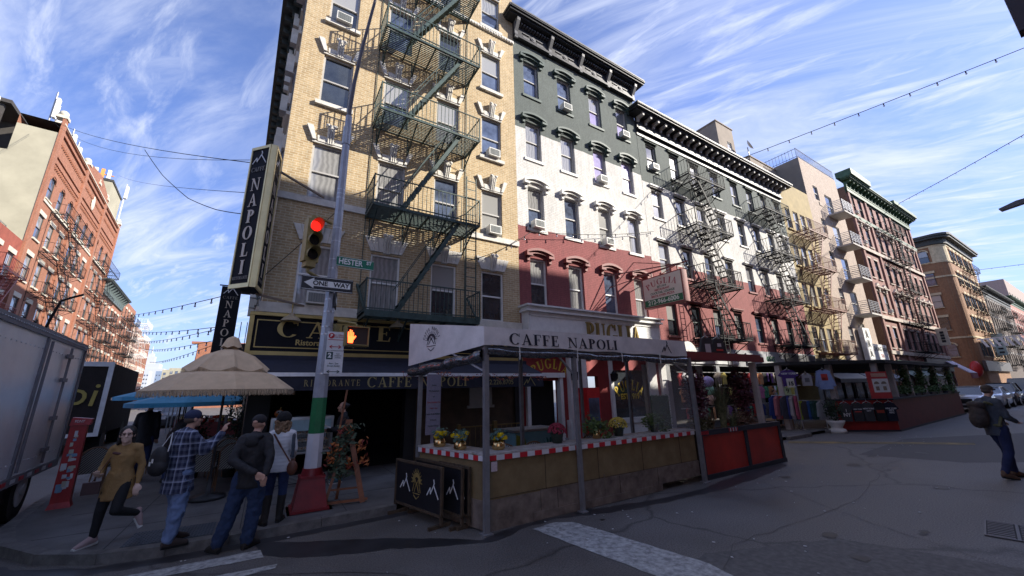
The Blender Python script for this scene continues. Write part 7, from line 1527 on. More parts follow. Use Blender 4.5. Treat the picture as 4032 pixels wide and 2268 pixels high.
for (x, z) in ((-.22, .95), (.22, .98), (.3, .72), (.02, .68), (-.1, 1.3), (-.3, .8)):
    for k in range(26): mb.leaf(Vector((x + random.gauss(0, .05), -.15 + random.gauss(0, .03), z + random.gauss(0, .06))), .05, random.choice((1, 1, 2)))
tag(mb.build('leaf_garland', lv, None, (1.42, 8.25, SW)), 'green and orange autumn leaf garland draped down the wooden easel', 'garland')
# storm drain and litter
t = thing('drain_grate', 'iron storm drain grate in the road at the right edge', 'drain', tuple(at(4010, 2100, z=0))[:2] + (0.004,), rad(8)); mb = MB(); mb.box(-.45, .45, -.3, .3, 0, .004, 1)
for k in range(9):
    for s in (-.15, .15): mb.box(-.4 + k * .095, -.36 + k * .095, s - .12, s + .12, .004, .012)
for p in ((-.45, .45, -.3, -.28), (-.45, .45, .28, .3), (-.45, -.42, -.28, .28), (.42, .45, -.28, .28), (-.42, .42, -.015, .015)): mb.box(*p, .004, .013)
mb.build('grate', [mat('cast_iron', (.12, .11, .11), .5, metal=.5), rubber], t)
random.seed(77); lt = MB(); 
for k in range(70): x, y = random.uniform(-1, 12), random.uniform(2.2, 7.3); s_ = random.uniform(.008, .025); lt.obox((x, y, .012), s_, s_ * 1.6, .006, random.uniform(0, 3), 0)
for k in range(40): x, y = random.uniform(3, 22), random.uniform(4.5, 5.6); s_ = random.uniform(.008, .025); lt.obox((x, y, .012), s_, s_ * 1.6, .006, random.uniform(0, 3), 0)
tag(lt.build('litter', mat('litter_pale', (.5, .5, .5), .8)), 'tiny scattered scraps of pale litter on the road', 'litter', None, 'stuff')
# air conditioners
ACL = [('white window air conditioner in the top left window of the tan building', .66, 13.95), ('white air conditioner in the fifth floor right window of the tan building', 6.45, 10.8), ('white air conditioner with grille in the right window of the tan building one floor lower', 6.45, 7.56 + 0.0), ('air conditioner in the bottom left window of the tan building behind the one way sign', .8, 4.42)]
for lab, x, z in [(ACL[0][0], .75, 13.92), (ACL[1][0], 6.4, 10.76), (ACL[2][0], 6.4, 7.55), (ACL[3][0], .85, 4.40)]: ac_unit(lab, (x, D + .02, z))
PL = lambda cx_: 7.5 + cx_
for lab, x, z in [('air conditioner in the second window of the top green row', PL(2.82), 14.54), ('air conditioner in the last window of the top green row', PL(6.72), 14.54), ('air conditioner in the third window of the upper white row', PL(4.8), 11.38), ('air conditioner in the first window of the lower white row', PL(.92), 8.22), ('air conditioner in the third window of the lower white row', PL(4.8), 8.22), ('air conditioner in the first top window of the wide painted house', 16.35, 13.32), ('air conditioner on the upper left of the brick building with green cornice', 48.0, 18.3), ('air conditioner on the middle left of the brick building with green cornice', 48.0, 15.1), ('air conditioner on the lower left of the brick building with green cornice', 49.9, 8.4)]: ac_unit(lab, (x, D + .0, z))
# ================================================================ PEOPLE
def cap_(mb, p, q, r0, r1, mi=0, n=12):
    p, q = Vector(p), Vector(q); d = q - p; L_ = d.length
    if L_ < 1e-5: return mb.ball(p, r0, n=n, mi=mi)
    M = d.to_track_quat('Z', 'Y').to_matrix(); prof = []
    for k in range(5): a = math.pi / 2 * k / 4; prof.append((r0 * math.sin(a), -r0 * math.cos(a)))
    for k in range(5): a = math.pi / 2 * k / 4; prof.append((r1 * math.cos(a), L_ + r1 * math.sin(a)))
    vs = []; m_ = len(prof)
    for k in range(n):
        t_ = 2 * math.pi * k / n
        for r, z in prof: vs.append(p + M @ Vector((r * math.cos(t_), r * math.sin(t_), z)))
    return mb.add(vs, [(k * m_ + j, ((k + 1) % n) * m_ + j, ((k + 1) % n) * m_ + j + 1, k * m_ + j + 1) for k in range(n) for j in range(m_ - 1)], mi, True)
def V3(*a): return Vector(a)
DEF = dict(head=(0, .03, 1.635), neck=(0, -.01, 1.48), chest=(0, 0, 1.30), waist=(0, .0, 1.09), pelvis=(0, 0, .96), shR=(.18, 0, 1.42), elR=(.235, -.03, 1.13), wrR=(.235, .05, .89), hipR=(.09, 0, .92), knR=(.105, .03, .50), anR=(.11, -.02, .09), toR=(.13, .14, .035),
           shL=(-.18, 0, 1.42), elL=(-.235, -.03, 1.13), wrL=(-.235, .05, .89), hipL=(-.09, 0, .92), knL=(-.105, .03, .50), anL=(-.11, -.02, .09), toL=(-.13, .14, .035), look=(0, 1, 0), fR=None, fL=None)
def hand(mb, wr, el, fdir, side, grip=.5):
    wr, el = Vector(wr), Vector(el); d = Vector(fdir).normalized() if fdir else (wr - el).normalized(); up = Vector((0, 1, 0)) if abs(d.y) < .8 else Vector((0, 0, 1)); w_ = d.cross(up).normalized(); n_ = w_.cross(d)
    pc = wr + d * .055
    M = Matrix((w_, n_, d)).transposed(); mb.ball(pc, .042, .018, .052, n=12, M=M)
    for k, l in enumerate((.068, .078, .074, .058)):
        b0 = wr + d * .088 + w_ * (-.030 + .020 * k); m1 = b0 + (d * (1 - grip * .3) + n_ * side * grip * .6).normalized() * l * .55; e_ = m1 + (d * (1 - grip) + n_ * side * grip * 1.2).normalized() * l * .5; cap_(mb, b0 - d * .02, m1, .0095, .009, n=8); cap_(mb, m1, e_, .009, .0075, n=8)
    t0 = wr + d * .03 - w_ * .032; t1 = t0 - w_ * .022 + d * .03 + n_ * side * .012; cap_(mb, t0, t1, .012, .0105, n=8); cap_(mb, t1, t1 + d * .03 + w_ * .004, .0105, .008, n=8)
def loft(mb, rings, n=20, mi=0):      # stacked ellipses (centre, rx, ry), closed at both ends
    vs = [Vector(c) + Vector((rx * math.cos(2 * math.pi * k / n), ry * math.sin(2 * math.pi * k / n), 0)) for c, rx, ry in rings for k in range(n)]; m_ = len(rings)
    return mb.add(vs, [(j * n + k, j * n + (k + 1) % n, (j + 1) * n + (k + 1) % n, (j + 1) * n + k) for j in range(m_ - 1) for k in range(n)] + [tuple(reversed(range(n))), tuple(range((m_ - 1) * n, m_ * n))], mi, True)
def body_mb(J):
    mb = MB(); g = lambda k: Vector(J[k])
    hd = g('head'); lk = Vector(J['look']).normalized(); zr = Vector((0, 0, 1)); rt = lk.cross(zr).normalized(); upv = rt.cross(lk).normalized(); M = Matrix((rt, lk, upv)).transposed()
    o = lambda x, y, z: hd + rt * x + lk * y + upv * z
    mb.ball(o(0, -.012, .025), .077, .095, .095, n=18, M=M); mb.ball(o(0, .02, -.045), .058, .07, .07, n=16, M=M); cap_(mb, o(0, .07, -.085), o(0, .05, -.06), .026, .04)
    cap_(mb, o(0, .088, .02), o(0, .108, -.022), .010, .017, n=8); mb.ball(o(0, .086, -.058), .024, .012, .010, n=8, M=M)
    for s in (-1, 1): mb.ball(o(s * .078, -.01, -.005), .012, .022, .032, n=8, M=M); mb.ball(o(s * .032, .072, .03), .026, .016, .012, n=8, M=M); mb.ball(o(s * .04, .055, -.02), .026, .026, .026, n=8)
    cap_(mb, g('neck') - V3(0, 0, .03), hd - V3(0, .0, .06), .058, .052)
    mb.ball(g('chest') + V3(0, 0, .02), .142, .085, .15, n=16); mb.ball(g('waist'), .118, .078, .14, n=14); mb.ball(g('pelvis'), .135, .092, .11, n=14); cap_(mb, g('chest'), g('waist'), .09, .085); cap_(mb, g('shR') - V3(.03, 0, .01), g('shL') + V3(.03, 0, -.01), .045, .045); cap_(mb, g('neck'), g('chest'), .055, .085)
    for s in 'RL':
        cap_(mb, g('sh' + s), g('el' + s), .042, .034); cap_(mb, g('el' + s), g('wr' + s), .034, .024); hand(mb, g('wr' + s), g('el' + s), J['f' + s], 1 if s == 'R' else -1)
        cap_(mb, g('hip' + s), g('kn' + s), .085, .056); cap_(mb, g('kn' + s), g('an' + s), .056, .037); cap_(mb, g('an' + s), Vector(J['to' + s]), .036, .026)
    return mb
def cloth(name, mb, m_, par, vox=.016, disp=.018, ds=.12): o = mb.build(name, m_, par); remesh(o, vox, 3, disp, ds); return o
def top_mb(J, k=.028, hem=.12, slv=1.0, wid=1.0, flare=.0):
    mb = MB(); g = lambda q: Vector(J[q])
    P, W, Cc = g('pelvis'), g('waist'), g('chest'); sz = g('shR').z
    loft(mb, [(P - V3(0, 0, hem + .08), (.158 + k) * (1.02 + flare), (.122 + k) * (1.02 + flare)), (P - V3(0, 0, hem * .5), (.160 + k) * (1 + flare * .6), (.122 + k)), (P + V3(0, 0, .03), .152 + k, .115 + k), (W, (.138 + k) * wid, .104 + k), (Cc, (.155 + k) * wid, .114 + k), (V3(Cc.x, Cc.y - .005, sz - .02), (.15 + k) * wid, .092 + k), (V3(Cc.x, Cc.y - .01, sz + .045), .10, .07)]); cap_(mb, g('shR') - V3(.03, 0, 0), g('shL') + V3(.03, 0, 0), .06 + k, .06 + k)
    cap_(mb, g('neck') - V3(0, 0, .02), g('chest'), .07 + k * .6, .12 + k)
    for s in 'RL':
        cap_(mb, g('sh' + s), g('el' + s), .048 + k, .040 + k * .9)
        if slv: e_ = g('el' + s).lerp(g('wr' + s), slv); cap_(mb, g('el' + s), e_, .040 + k * .9, .030 + k * .6)
    return mb
def legs_mb(J, k=.016, low=.02, cuff=None, top=True):
    mb = MB(); g = lambda q: Vector(J[q]); mb.ball(g('pelvis') - V3(0, 0, .02), .148 + k * .7, .102 + k * .7, .12, n=16)
    for s in 'RL':
        cap_(mb, g('hip' + s), g('kn' + s), .088 + k, .060 + k * 1.1); a = g('kn' + s).lerp(g('an' + s), .92); cap_(mb, g('kn' + s), a, .060 + k * 1.1, cuff or (.042 + k))
    return mb
def shoes(J, m_, par, sole=None, k=1.0):
    for s in 'RL':
        a, b_ = Vector(J['an' + s]), Vector(J['to' + s]); d = (b_ - a); dn = d.normalized(); mb = MB(); cap_(mb, a - V3(0, 0, .015) - dn * .02, a + V3(0, 0, .04), .043 * k, .045 * k); cap_(mb, a - V3(0, 0, .03) - V3(dn.x, dn.y, 0) * .03, b_ + dn * .02, .044 * k, .034 * k); cap_(mb, a.lerp(b_, .2), b_, .05 * k, .036 * k)
        sh_ = cloth('shoe', mb, m_, par, .012, 0); 
        if sole:
            sb_ = MB(); h0 = a - V3(0, 0, .058) - V3(dn.x, dn.y, 0) * .06; sb_.tube(h0, b_ - V3(0, 0, .012) + dn * .05, .034, .03, n=8); sb_.build('sole', sole, sh_)
def person(label, x, y, z, rot, H_, J_, build):
    s = H_ / 1.75; J = dict(DEF); J.update(J_); J = {k: ((v[0] * .90, v[1], v[2]) if (v is not None and k[:2] in ('sh', 'el', 'wr')) else v) for k, v in J.items()}; J = {k: (tuple(c * s for c in v) if (v is not None and k not in ('look', 'fR', 'fL')) else v) for k, v in J.items()}
    mb = body_mb(J); o = mb.build('person', build.pop('skin', skin), None, (x, y, z), rot); remesh(o, .0085, 2); tag(o, label, 'person')
    hd = Vector(J['head']); lk = Vector(J['look']).normalized(); rt = lk.cross(Vector((0, 0, 1))).normalized(); up = rt.cross(lk); M = Matrix((rt, lk, up)).transposed()
    O = lambda a, b_, c_: hd + rt * a + lk * b_ + up * c_
    e_ = MB()
    for q in (-1, 1): e_.ball(O(q * .031, .083, .018), .0125, .008, .008, n=8, M=M)
    e_.build('eyes', mat('eye_dark', (.03, .02, .015), .3), o)
    return o, J, O, M
hair_b = mat('black_hair', (.012, .010, .010), .5, var=.3, scale=60); 
# 1 woman in mustard jacket
o, J, O, M = person('young woman in a mustard jacket and glasses hopping forward with one foot kicked back', -1.64, 8.10, SW, rad(168), 1.52,
    dict(head=(.0, .06, 1.63), look=(-.32, 1, .02), anR=(.17, .02, .10), knR=(.13, .06, .52), toR=(.26, .18, .035), knL=(-.10, .16, .50), anL=(-.26, -.20, .36), toL=(-.31, -.20, .20), wrR=(.20, .20, 1.03), elR=(.30, -.02, 1.13), wrL=(-.30, .06, .86), elL=(-.27, -.04, 1.13), fR=(-.1, .9, .3)), dict(skin=mat('fair_skin', (.62, .42, .33), .5, var=.06, scale=12)))
must = mat('mustard_jacket', (.29, .17, .06), .8, var=.2, bump=.5, bscale=25)
cloth('jacket', top_mb(J, .006, .20, .92, .88, .12), must, o, .014, .02, .08); cloth('trousers', legs_mb(J, .004), mat('black_trousers', (.012, .012, .014), .85), o, .014, .006)
shoes(J, mat('pink_grey_sneaker', (.38, .27, .26), .7), o, wtrim, .92)
mb = MB(); mb.ball(O(0, -.024, .036), .094, .098, .100, n=18, M=M); cap_(mb, O(.078, -.03, .0), O(.085, -.03, -.12), .026, .022); cap_(mb, O(-.078, -.03, .0), O(-.085, -.03, -.12), .026, .022); mb.ball(O(0, -.07, -.06), .085, .05, .09, n=12, M=M); cloth('hair', mb, hair_b, o, .012, .006, .03)
mb = MB()
for s in (-1, 1): mb.path([O(s * .012 + .0, .105, .035), O(s * .058, .098, .036), O(s * .056, .098, .0), O(s * .018, .106, .0), O(s * .012, .105, .035)], .003); mb.tube(O(s * .058, .098, .03), O(s * .085, .0, .03), .0025)
mb.tube(O(-.012, .106, .03), O(.012, .106, .03), .003).build('glasses', mat('glasses_frame', (.10, .03, .03), .3), o)
mb = MB(); cap_(mb, V3(-.11, .07, 1.30), V3(.09, .14, 1.36), .02, .02); mb.build('strap', mat('maroon_strap', (.09, .03, .03), .6), o).scale = (.87,) * 3; mb = MB(); cap_(mb, V3(-.07, .02, 1.385), V3(.07, .02, 1.385), .05, .05); cap_(mb, V3(.05, .09, 1.35), V3(.08, .03, 1.40), .02, .02); mb.build('collar', mat('white_fleece', (.5, .48, .45), .9), o).scale = (.87,) * 3
mb = MB(); cap_(mb, V3(-.10, -.05, 1.43), V3(.10, -.05, 1.43), .045, .045); mb.ball(V3(0, -.11, 1.38), .11, .05, .07); cloth('hood', mb, must, o, .014).scale = (.87,) * 3
t = thing('handbag', 'small dark maroon bag held at the waist of the woman in mustard', 'bag', (0, 0, 0)); t.parent = None; t.matrix_world = Matrix.Translation((-1.64, 8.10, SW)) @ Matrix.Rotation(rad(168), 4, 'Z') @ Matrix.Scale(.87, 4); MB().obox((.26, .18, .86), .2, .07, .18, .3).build('pouch', mat('maroon_leather', (.05, .02, .02), .6), t); MB().tube((.1, .17, 1.3), (.26, .18, .95), .006).build('strap', MATS['maroon_strap'], t)
# 2 plaid man
def plaid():
    m, t_, b_ = newmat('navy_plaid_flannel'); L = t_.links; b_.inputs['Roughness'].default_value = .9; tc_ = _n(t_, 'ShaderNodeTexCoord'); s_ = _n(t_, 'ShaderNodeSeparateXYZ'); L.new(tc_.outputs['Object'], s_.inputs[0])
    def stripe(sock, sc, w0):
        a = _n(t_, 'ShaderNodeMath', operation='MULTIPLY'); a.inputs[1].default_value = sc; L.new(sock, a.inputs[0]); f = _n(t_, 'ShaderNodeMath', operation='FRACT'); L.new(a.outputs[0], f.inputs[0]); g_ = _n(t_, 'ShaderNodeMath', operation='LESS_THAN'); g_.inputs[1].default_value = w0; L.new(f.outputs[0], g_.inputs[0]); return g_.outputs[0]
    ad_ = _n(t_, 'ShaderNodeMath', operation='ADD'); L.new(s_.outputs[0], ad_.inputs[0]); L.new(s_.outputs[1], ad_.inputs[1])
    tot = None
    for sk, sc, w0, k in ((ad_.outputs[0], 6.5, .13, .5), (s_.outputs[2], 6.2, .13, .5), (ad_.outputs[0], 13, .5, .12), (s_.outputs[2], 12.4, .5, .12)):
        q = _n(t_, 'ShaderNodeMath', operation='MULTIPLY'); q.inputs[1].default_value = k; L.new(stripe(sk, sc, w0), q.inputs[0])
        if tot is None: tot = q.outputs[0]
        else: r_ = _n(t_, 'ShaderNodeMath', operation='ADD'); L.new(tot, r_.inputs[0]); L.new(q.outputs[0], r_.inputs[1]); tot = r_.outputs[0]
    cr = _n(t_, 'ShaderNodeValToRGB'); cr.color_ramp.elements[0].color = (.012, .018, .05, 1); cr.color_ramp.elements[1].color = (.30, .34, .46, 1); L.new(tot, cr.inputs[0]); L.new(cr.outputs[0], b_.inputs['Base Color']); return m
o, J, O, M = person('man in a navy plaid shirt and blue cap holding up a phone', -.90, 7.46, SW, rad(-58), 1.72,
    dict(head=(0, .05, 1.645), look=(0, 1, .05), elR=(.22, .16, 1.20), wrR=(.12, .42, 1.42), elL=(-.22, .16, 1.20), wrL=(-.08, .42, 1.30), fR=(0, .25, 1), fL=(0, .6, .7), anR=(.12, -.05, .09), toR=(.15, .13, .035), anL=(-.13, .10, .09), toL=(-.15, .28, .035), knR=(.12, .01, .5), knL=(-.12, .09, .5)), {})
cloth('shirt', top_mb(J, .036, .2, .95, 1.0, .12), plaid(), o, .015, .035, .1); ltj = mat('light_blue_denim', (.13, .19, .33), .9, var=.25, scale=5, bump=.5, bscale=12); cloth('jeans', legs_mb(J, .03, cuff=.075), ltj, o, .014, .045, .07); shoes(J, mat('dark_brown_shoe', (.05, .035, .03), .7), o, rubber)
mb = MB(); mb.ball(O(0, -.03, .0), .082, .085, .06, n=14, M=M); cloth('hair', mb, mat('grey_brown_hair', (.07, .05, .04), .8), o, .012, .004); ncap = mat('navy_cap', (.02, .03, .08), .8)
def cap_hat(o, O, M, m_, sgn=1, name='cap'):
    mb = MB(); mb.ball(O(0, -.008, .055), .092, .108, .085, n=18, M=M); b2 = MB()
    pts = [O(.082 * math.sin(a), sgn * (.07 + .10 * math.cos(a)), .045 - .02 * math.cos(a)) for a in [-1.5 + .3 * k for k in range(11)]]; pts2 = [p + (O(0, 0, 1) - O(0, 0, 0)) * .008 for p in pts]; n_ = len(pts); b2.add(pts + pts2, [tuple(range(n_)), tuple(reversed(range(n_, 2 * n_)))] + [(k + 1, k, k + n_, k + 1 + n_) for k in range(n_ - 1)])
    c_ = mb.build(name, m_, o); remesh(c_, .01, 1); b2.build('brim', m_, c_); return c_
cap_hat(o, O, M, ncap)
tt = thing('phone', 'dark phone held up by the man in the plaid shirt', 'phone', (0, 0, 0)); tt.matrix_world = Matrix.Translation((-.90, 7.46, SW)) @ Matrix.Rotation(rad(-58), 4, 'Z'); MB().obox((.06, .46, 1.58), .075, .01, .15).build('body', mat('phone_black', (.02, .02, .022), .3), tt)
tt = thing('drawstring_bag', 'small black sling bag on the back of the man in the plaid shirt', 'bag', (0, 0, 0)); tt.matrix_world = Matrix.Translation((-.90, 7.46, SW)) @ Matrix.Rotation(rad(-58), 4, 'Z'); mb = MB(); mb.ball((.0, -.27, 1.12), .15, .09, .17, n=14); mb.ball((.02, -.28, 1.03), .15, .10, .12, n=14); b_ = mb.build('pouch', mat('black_nylon', (.014, .014, .016), .7), tt); remesh(b_, .014, 2)
mb = MB(); mb.path([(.12, -.24, 1.22), (.06, -.2, 1.32), (-.12, -.12, 1.44)], .008); mb.path([(-.12, -.24, 1.22), (-.15, -.12, 1.42)], .006); mb.build('cord', mat('pale_cord', (.5, .5, .5), .7), tt); MB().obox((.08, -.375, 1.12), .03, .008, .05).obox((.03, -.378, 1.08), .03, .008, .05).build('patch', wtrim, tt)
# 3 black jacket man
o, J, O, M = person('bald man in a black hooded jacket and backwards cap, hands clasped behind him', -.05, 7.12, 0, rad(-20), 1.76,
    dict(head=(0, .05, 1.63), look=(.15, 1, -.05), elR=(.30, -.13, 1.17), wrR=(.30, -.23, .97), elL=(-.20, -.18, 1.16), wrL=(.17, -.27, 1.0), fR=(-.1, -.1, -.9), fL=(.9, .1, -.45), anR=(.06, .02, .09), toR=(.13, .17, .035), knR=(.10, .03, .5), anL=(-.27, -.06, .09), toL=(-.40, .04, .035), knL=(-.18, .0, .5)), {})
bjk = mat('black_soft_jacket', (.013, .013, .016), .75, bump=.4, bscale=14); cloth('jacket', top_mb(J, .026, .10, .94, 1.0), bjk, o, .015, .035, .09); dkj = mat('dark_blue_denim', (.016, .034, .085), .9, var=.3, scale=5, bump=.5, bscale=12); cloth('jeans', legs_mb(J, .034, cuff=.085), dkj, o, .014, .045, .07); shoes(J, mat('black_boot', (.02, .017, .015), .7), o, rubber, 1.1)
mb = MB(); cap_(mb, V3(-.07, -.07, 1.48), V3(.09, -.07, 1.48), .045, .045); cap_(mb, V3(-.05, -.11, 1.46), V3(.05, -.11, 1.46), .045, .045); mb.ball(V3(0, -.12, 1.41), .10, .05, .08, n=12); cloth('hood', mb, bjk, o, .014, .02); bcap = mat('black_cap', (.016, .015, .018), .8); cap_hat(o, O, M, bcap); MB().ball(O(0, -.108, .03), .035, .012, .025, n=10, M=M).build('cap_opening', skin, o)
# 4 woman in white
o, J, O, M = person('woman in a white quilted jacket and black beanie with curly hair, seen from behind', .31, 7.68, SW, rad(-12), 1.62,
    dict(look=(.3, 1, 0), elR=(.24, .02, 1.15), wrR=(.2, .2, 1.0), elL=(-.23, .03, 1.15), wrL=(-.14, .24, 1.02), anR=(.09, .06, .09), toR=(.12, .22, .035), anL=(-.10, -.08, .09), toL=(-.2, .06, .035)), {})
q_ = mat('white_quilted', 0, 0) if 'white_quilted' in MATS else wavemat('white_quilted', (.63, .63, .65), (.66, .66, .68), 6, 'Z', .6, .6, bump=.12); cloth('jacket', top_mb(J, .012, .06, .95, .92), q_, o, .015, .012); cloth('jeans', legs_mb(J, .006), mat('navy_denim', (.02, .035, .10), .9, var=.25, scale=6), o, .014, .01)
shoes(J, mat('black_boot', 0, 0), o, rubber); mb = MB()
for s in 'RL': a = Vector(J['an' + s]); kk = Vector(J['kn' + s]); cap_(mb, a, kk.lerp(a, .18), .052, .066)
cloth('tall_boots', mb, MATS['black_boot'], o, .014, .01); ch = mat('curly_brown_hair', (.17, .095, .05), .8, var=.5, scale=50, col2=(.32, .2, .11)); mb = MB(); random.seed(4)
mb.ball(O(0, -.05, -.06), .10, .07, .12, n=14, M=M)
for k in range(46): a = random.uniform(-2.4, 2.4); mb.ball(O(.105 * math.sin(a), -.03 - .085 * math.cos(a), random.uniform(-.19, .0)), random.uniform(.022, .036), n=7)
cloth('hair', mb, ch, o, .010, .012, .02); mb = MB(); mb.ball(O(0, -.015, .055), .112, .118, .105, n=18, M=M); mb.ball(O(0, -.015, .03), .116, .122, .05, n=18, M=M); cloth('beanie', mb, mat('black_knit', (.01, .01, .011), .95, bump=.6, bscale=60), o, .012, .006, .03)
vm = mat('slate_pack', (.06, .075, .10), .8); mb = MB(); cap_(mb, V3(-.17, -.09, 1.36), V3(-.19, -.05, 1.0), .03, .03); cap_(mb, V3(.19, -.06, 1.36), V3(.2, -.05, 1.02), .03, .03); cloth('vest_panel', mb, vm, o, .014).scale = (.95,) * 3
tt = thing('shoulder_bag', 'brown leather shoulder bag worn across the back of the woman in white', 'bag', (0, 0, 0)); tt.matrix_world = Matrix.Translation((.31, 7.68, SW)) @ Matrix.Rotation(rad(-12), 4, 'Z') @ Matrix.Scale(.95, 4); lb = mat('brown_leather', (.12, .04, .02), .5); mb = MB(); mb.ball((.22, -.08, .84), .085, .055, .12, n=12); b_ = mb.build('pouch', lb, tt); remesh(b_, .014, 1); mb = MB(); mb.bar((-.10, -.145, 1.40), (.04, -.165, 1.18), .022); mb.bar((.04, -.165, 1.18), (.2, -.13, .92), .022); mb.build('strap', lb, tt)
# 5 waiter
o, J, O, M = person('waiter in black with headphones holding white menus by the pastry case', 1.62, 10.15, SW, rad(82), 1.74, dict(elR=(.22, .08, 1.14), wrR=(.12, .32, 1.14), elL=(-.22, .08, 1.14), wrL=(-.1, .32, 1.14), fR=(-.2, 1, 0), fL=(.2, 1, 0)), {})
bw = mat('black_workwear', (.014, .014, .017), .8); cloth('jacket', top_mb(J, .026, .08, .95), bw, o); cloth('trousers', legs_mb(J, .012), bw, o); shoes(J, mat('blue_sneaker', (.03, .10, .14), .6), o, wtrim); mb = MB(); mb.ball(O(0, -.03, .03), .088, .09, .09, n=14, M=M); mb.ball(O(0, -.12, .04), .04, n=10); cloth('hair', mb, hair_b, o, .012, .004)
MB().ball(O(.092, -.01, -.005), .02, .035, .04, n=10, M=M).ball(O(-.092, -.01, -.005), .02, .035, .04, n=10, M=M).path([O(-.092, -.01, .02), O(-.07, -.01, .1), O(0, -.01, .13), O(.07, -.01, .1), O(.092, -.01, .02)], .01).build('headphones', blackp, o)
tt = thing('menu_papers', 'white menu sheets held out by the waiter', 'paper', (1.2, 10.0, SW + 1.24), rad(80)); MB().obox((0, 0, 0), .24, .30, .012, 0, tilt=.3).obox((.02, .0, .03), .22, .3, .005, .1, tilt=.5).build('sheet', wtrim, tt)
# 6,7 dark figures
for lab, x, y, r_, h_, pz in (('tall dark-clothed person walking away beside the black truck', -2.45, 13.5, rad(-5), 1.86, dict(anR=(.12, -.25, .12), toR=(.12, -.12, .03), anL=(-.1, .2, .09), toL=(-.1, .36, .035))), ('dark-clothed person bending over by the cafe tables', -1.75, 12.55, rad(-70), 1.74, dict(head=(0, .30, 1.52), neck=(0, .2, 1.38), chest=(0, .12, 1.24), shR=(.18, .14, 1.34), shL=(-.18, .14, 1.34), elR=(.24, .3, 1.08), wrR=(.16, .45, .98), elL=(-.24, .3, 1.08), wrL=(-.16, .45, .98)))):
    o, J, O, M = person(lab, x, y, SW, r_, h_, pz, {}); cloth('coat', top_mb(J, .025, .15, .95, 1.0), bjk, o, .02); cloth('trousers', legs_mb(J, .014), mat('navy_denim', 0, 0) if 'navy_denim' in MATS else bw, o, .02); shoes(J, MATS['black_boot'], o); mb = MB(); mb.ball(O(0, -.02, .04), .095, .105, .095, n=14, M=M); cloth('beanie', mb, bw, o, .014, 0)
RX, RY = tuple(at(3988, 1884, z=0))[:2]
o, J, O, M = person('man in a brown cap and grey hoodie walking away at the right edge', RX, RY, 0, rad(-128), 1.93,
    dict(look=(-.25, 1, -.1), head=(0, .06, 1.63), elR=(.24, .03, 1.15), wrR=(.16, .24, 1.05), elL=(-.24, .03, 1.15), wrL=(-.16, .24, 1.05), anR=(.12, -.22, .11), toR=(.13, -.06, .035), knR=(.11, -.02, .5), anL=(-.12, .18, .09), toL=(-.13, .35, .035), knL=(-.11, .16, .52)), {})
gh = mat('slate_grey_hoodie', (.06, .068, .085), .9, var=.2, bump=.4, bscale=20); cloth('hoodie', top_mb(J, .03, .12, .96, 1.0), gh, o, .016, .03, .1); cloth('jeans', legs_mb(J, .022, cuff=.065), mat('deep_navy_denim', (.012, .020, .07), .9, var=.3, scale=5), o); shoes(J, mat('brown_work_boot', (.11, .06, .035), .7), o, rubber, 1.1); cap_hat(o, O, M, mat('brown_cap', (.07, .05, .035), .85)); mb = MB(); mb.ball(O(0, -.03, .0), .083, .085, .06, n=14, M=M); cloth('hair', mb, mat('grey_brown_hair', 0, 0), o, .012, .004)
tt = thing('backpack', 'big dark backpack with olive straps on the man at the right edge', 'backpack', (0, 0, 0)); tt.matrix_world = Matrix.Translation((RX, RY, 0)) @ Matrix.Rotation(rad(-128), 4, 'Z'); mb = MB(); mb.ball((0, -.26, 1.28), .17, .12, .27, n=16); mb.ball((0, -.33, 1.18), .14, .09, .17, n=14); cap_(mb, V3(-.1, -.26, 1.5), V3(.1, -.26, 1.5), .08, .08); b_ = mb.build('pack', mat('dark_brown_pack', (.035, .025, .022), .8, var=.4, scale=7), tt); remesh(b_, .016, 2, .02, .1)
mb = MB()
for s in (-1, 1): cap_(mb, V3(s * .13, -.18, 1.56), V3(s * .15, .12, 1.45), .03, .03); cap_(mb, V3(s * .15, .12, 1.45), V3(s * .2, -.12, 1.08), .028, .025)
cap_(mb, V3(-.2, -.1, 1.08), V3(.2, -.1, 1.08), .03, .03); b_ = mb.build('strap', mat('olive_strap', (.12, .11, .05), .8), tt)
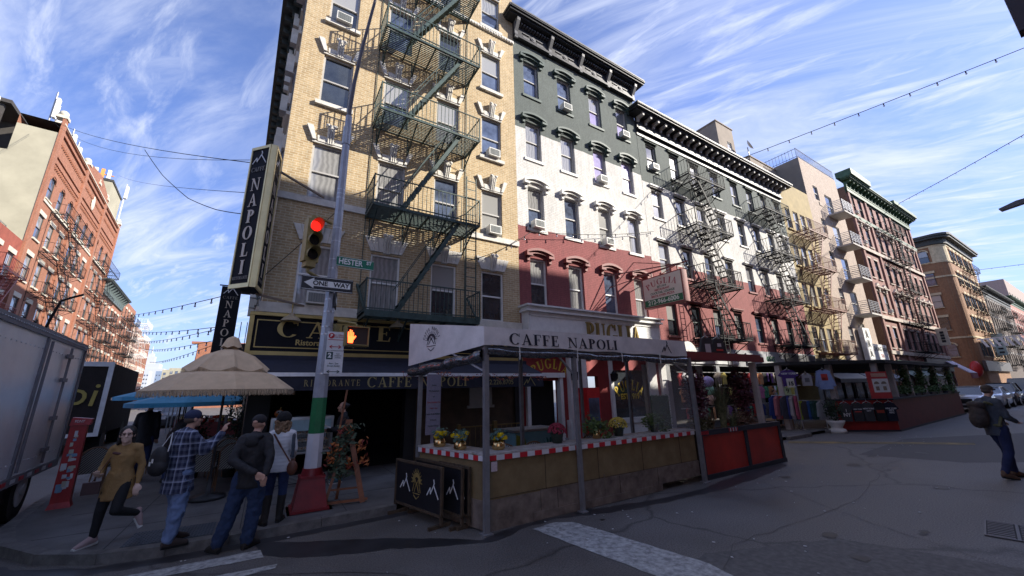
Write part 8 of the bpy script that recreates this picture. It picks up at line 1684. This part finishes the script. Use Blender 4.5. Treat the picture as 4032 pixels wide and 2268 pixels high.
# shopkeeper
o, J, O, M = person('shop worker in dark clothes and a pale blue face mask among the hanging shirts', 20.9, 9.6, SW, rad(170), 1.66, {}, {}); cloth('jacket', top_mb(J, .03, .1, .95), bw, o, .02); cloth('trousers', legs_mb(J, .014), bw, o, .02); mb = MB(); mb.ball(O(0, .05, -.04), .06, .06, .045, n=12, M=M); mb.build('face_mask', mat('mask_blue', (.35, .5, .6), .7), o); mb = MB(); mb.ball(O(0, -.03, .04), .088, .09, .09, n=14, M=M); cloth('hair', mb, hair_b, o, .014, 0)
# life farther up the side street
for i, (x, y, c, lab) in enumerate([(-7.2, 44, (.5, .5, .52), 'white car parked far up the left street'), (-5.2, 37, (.05, .05, .06), 'dark car parked up the left street behind the umbrellas')]): car(lab, x, y, TA, c, suv=True)
for i, (x, y) in enumerate([(-2.3, 26), (-3.2, 31)]):
    t = thing('market_canopy', ['nearer white market canopy up the side street', 'farther white market canopy up the side street'][i], 'canopy', (x, y, 0), rad(5), 'white canopies on the side street'); MB().add([(-1.5, -1.5, 2.2), (1.5, -1.5, 2.2), (1.5, 1.5, 2.2), (-1.5, 1.5, 2.2), (0, 0, 2.9)], [(0, 1, 4), (1, 2, 4), (2, 3, 4), (3, 0, 4)]).build('canopy', wtrim, t); mb = MB()
    for a, b_ in ((-1.45, -1.45), (1.45, -1.45), (1.45, 1.45), (-1.45, 1.45)): mb.bar((a, b_, 0), (a, b_, 2.2), .05)
    for z in (2.18,): mb.bar((-1.45, -1.45, z), (1.45, -1.45, z), .04); mb.bar((-1.45, 1.45, z), (1.45, 1.45, z), .04); mb.bar((-1.45, -1.45, z), (-1.45, 1.45, z), .04)
    mb.build('frame', steel, t)
    t = thing('market_table', ['long cloth-covered stall table under the nearer white canopy', 'long cloth-covered stall table under the farther white canopy'][i], 'table', (x, y, 0)); MB().box(-1.2, 1.2, -.4, .4, 0, .8).build('cloth', mat('cloth_maroon_table', (.2, .05, .05), .9), t); mb = MB(); random.seed(60 + i)
    for k in range(24): mb.obox((random.uniform(-1.1, 1.1), random.uniform(-.3, .3), .87), .15, .15, .14, random.random(), k % 3)
    tag(mb.build('stall_goods', [MATS['stock_white'] if 'stock_white' in MATS else wtrim, MATS['stock_yellow'] if 'stock_yellow' in MATS else gold, redp], None, (x, y, 0)), ['mixed small goods on the nearer stall table', 'mixed small goods on the farther stall table'][i], 'goods', None, 'stuff')
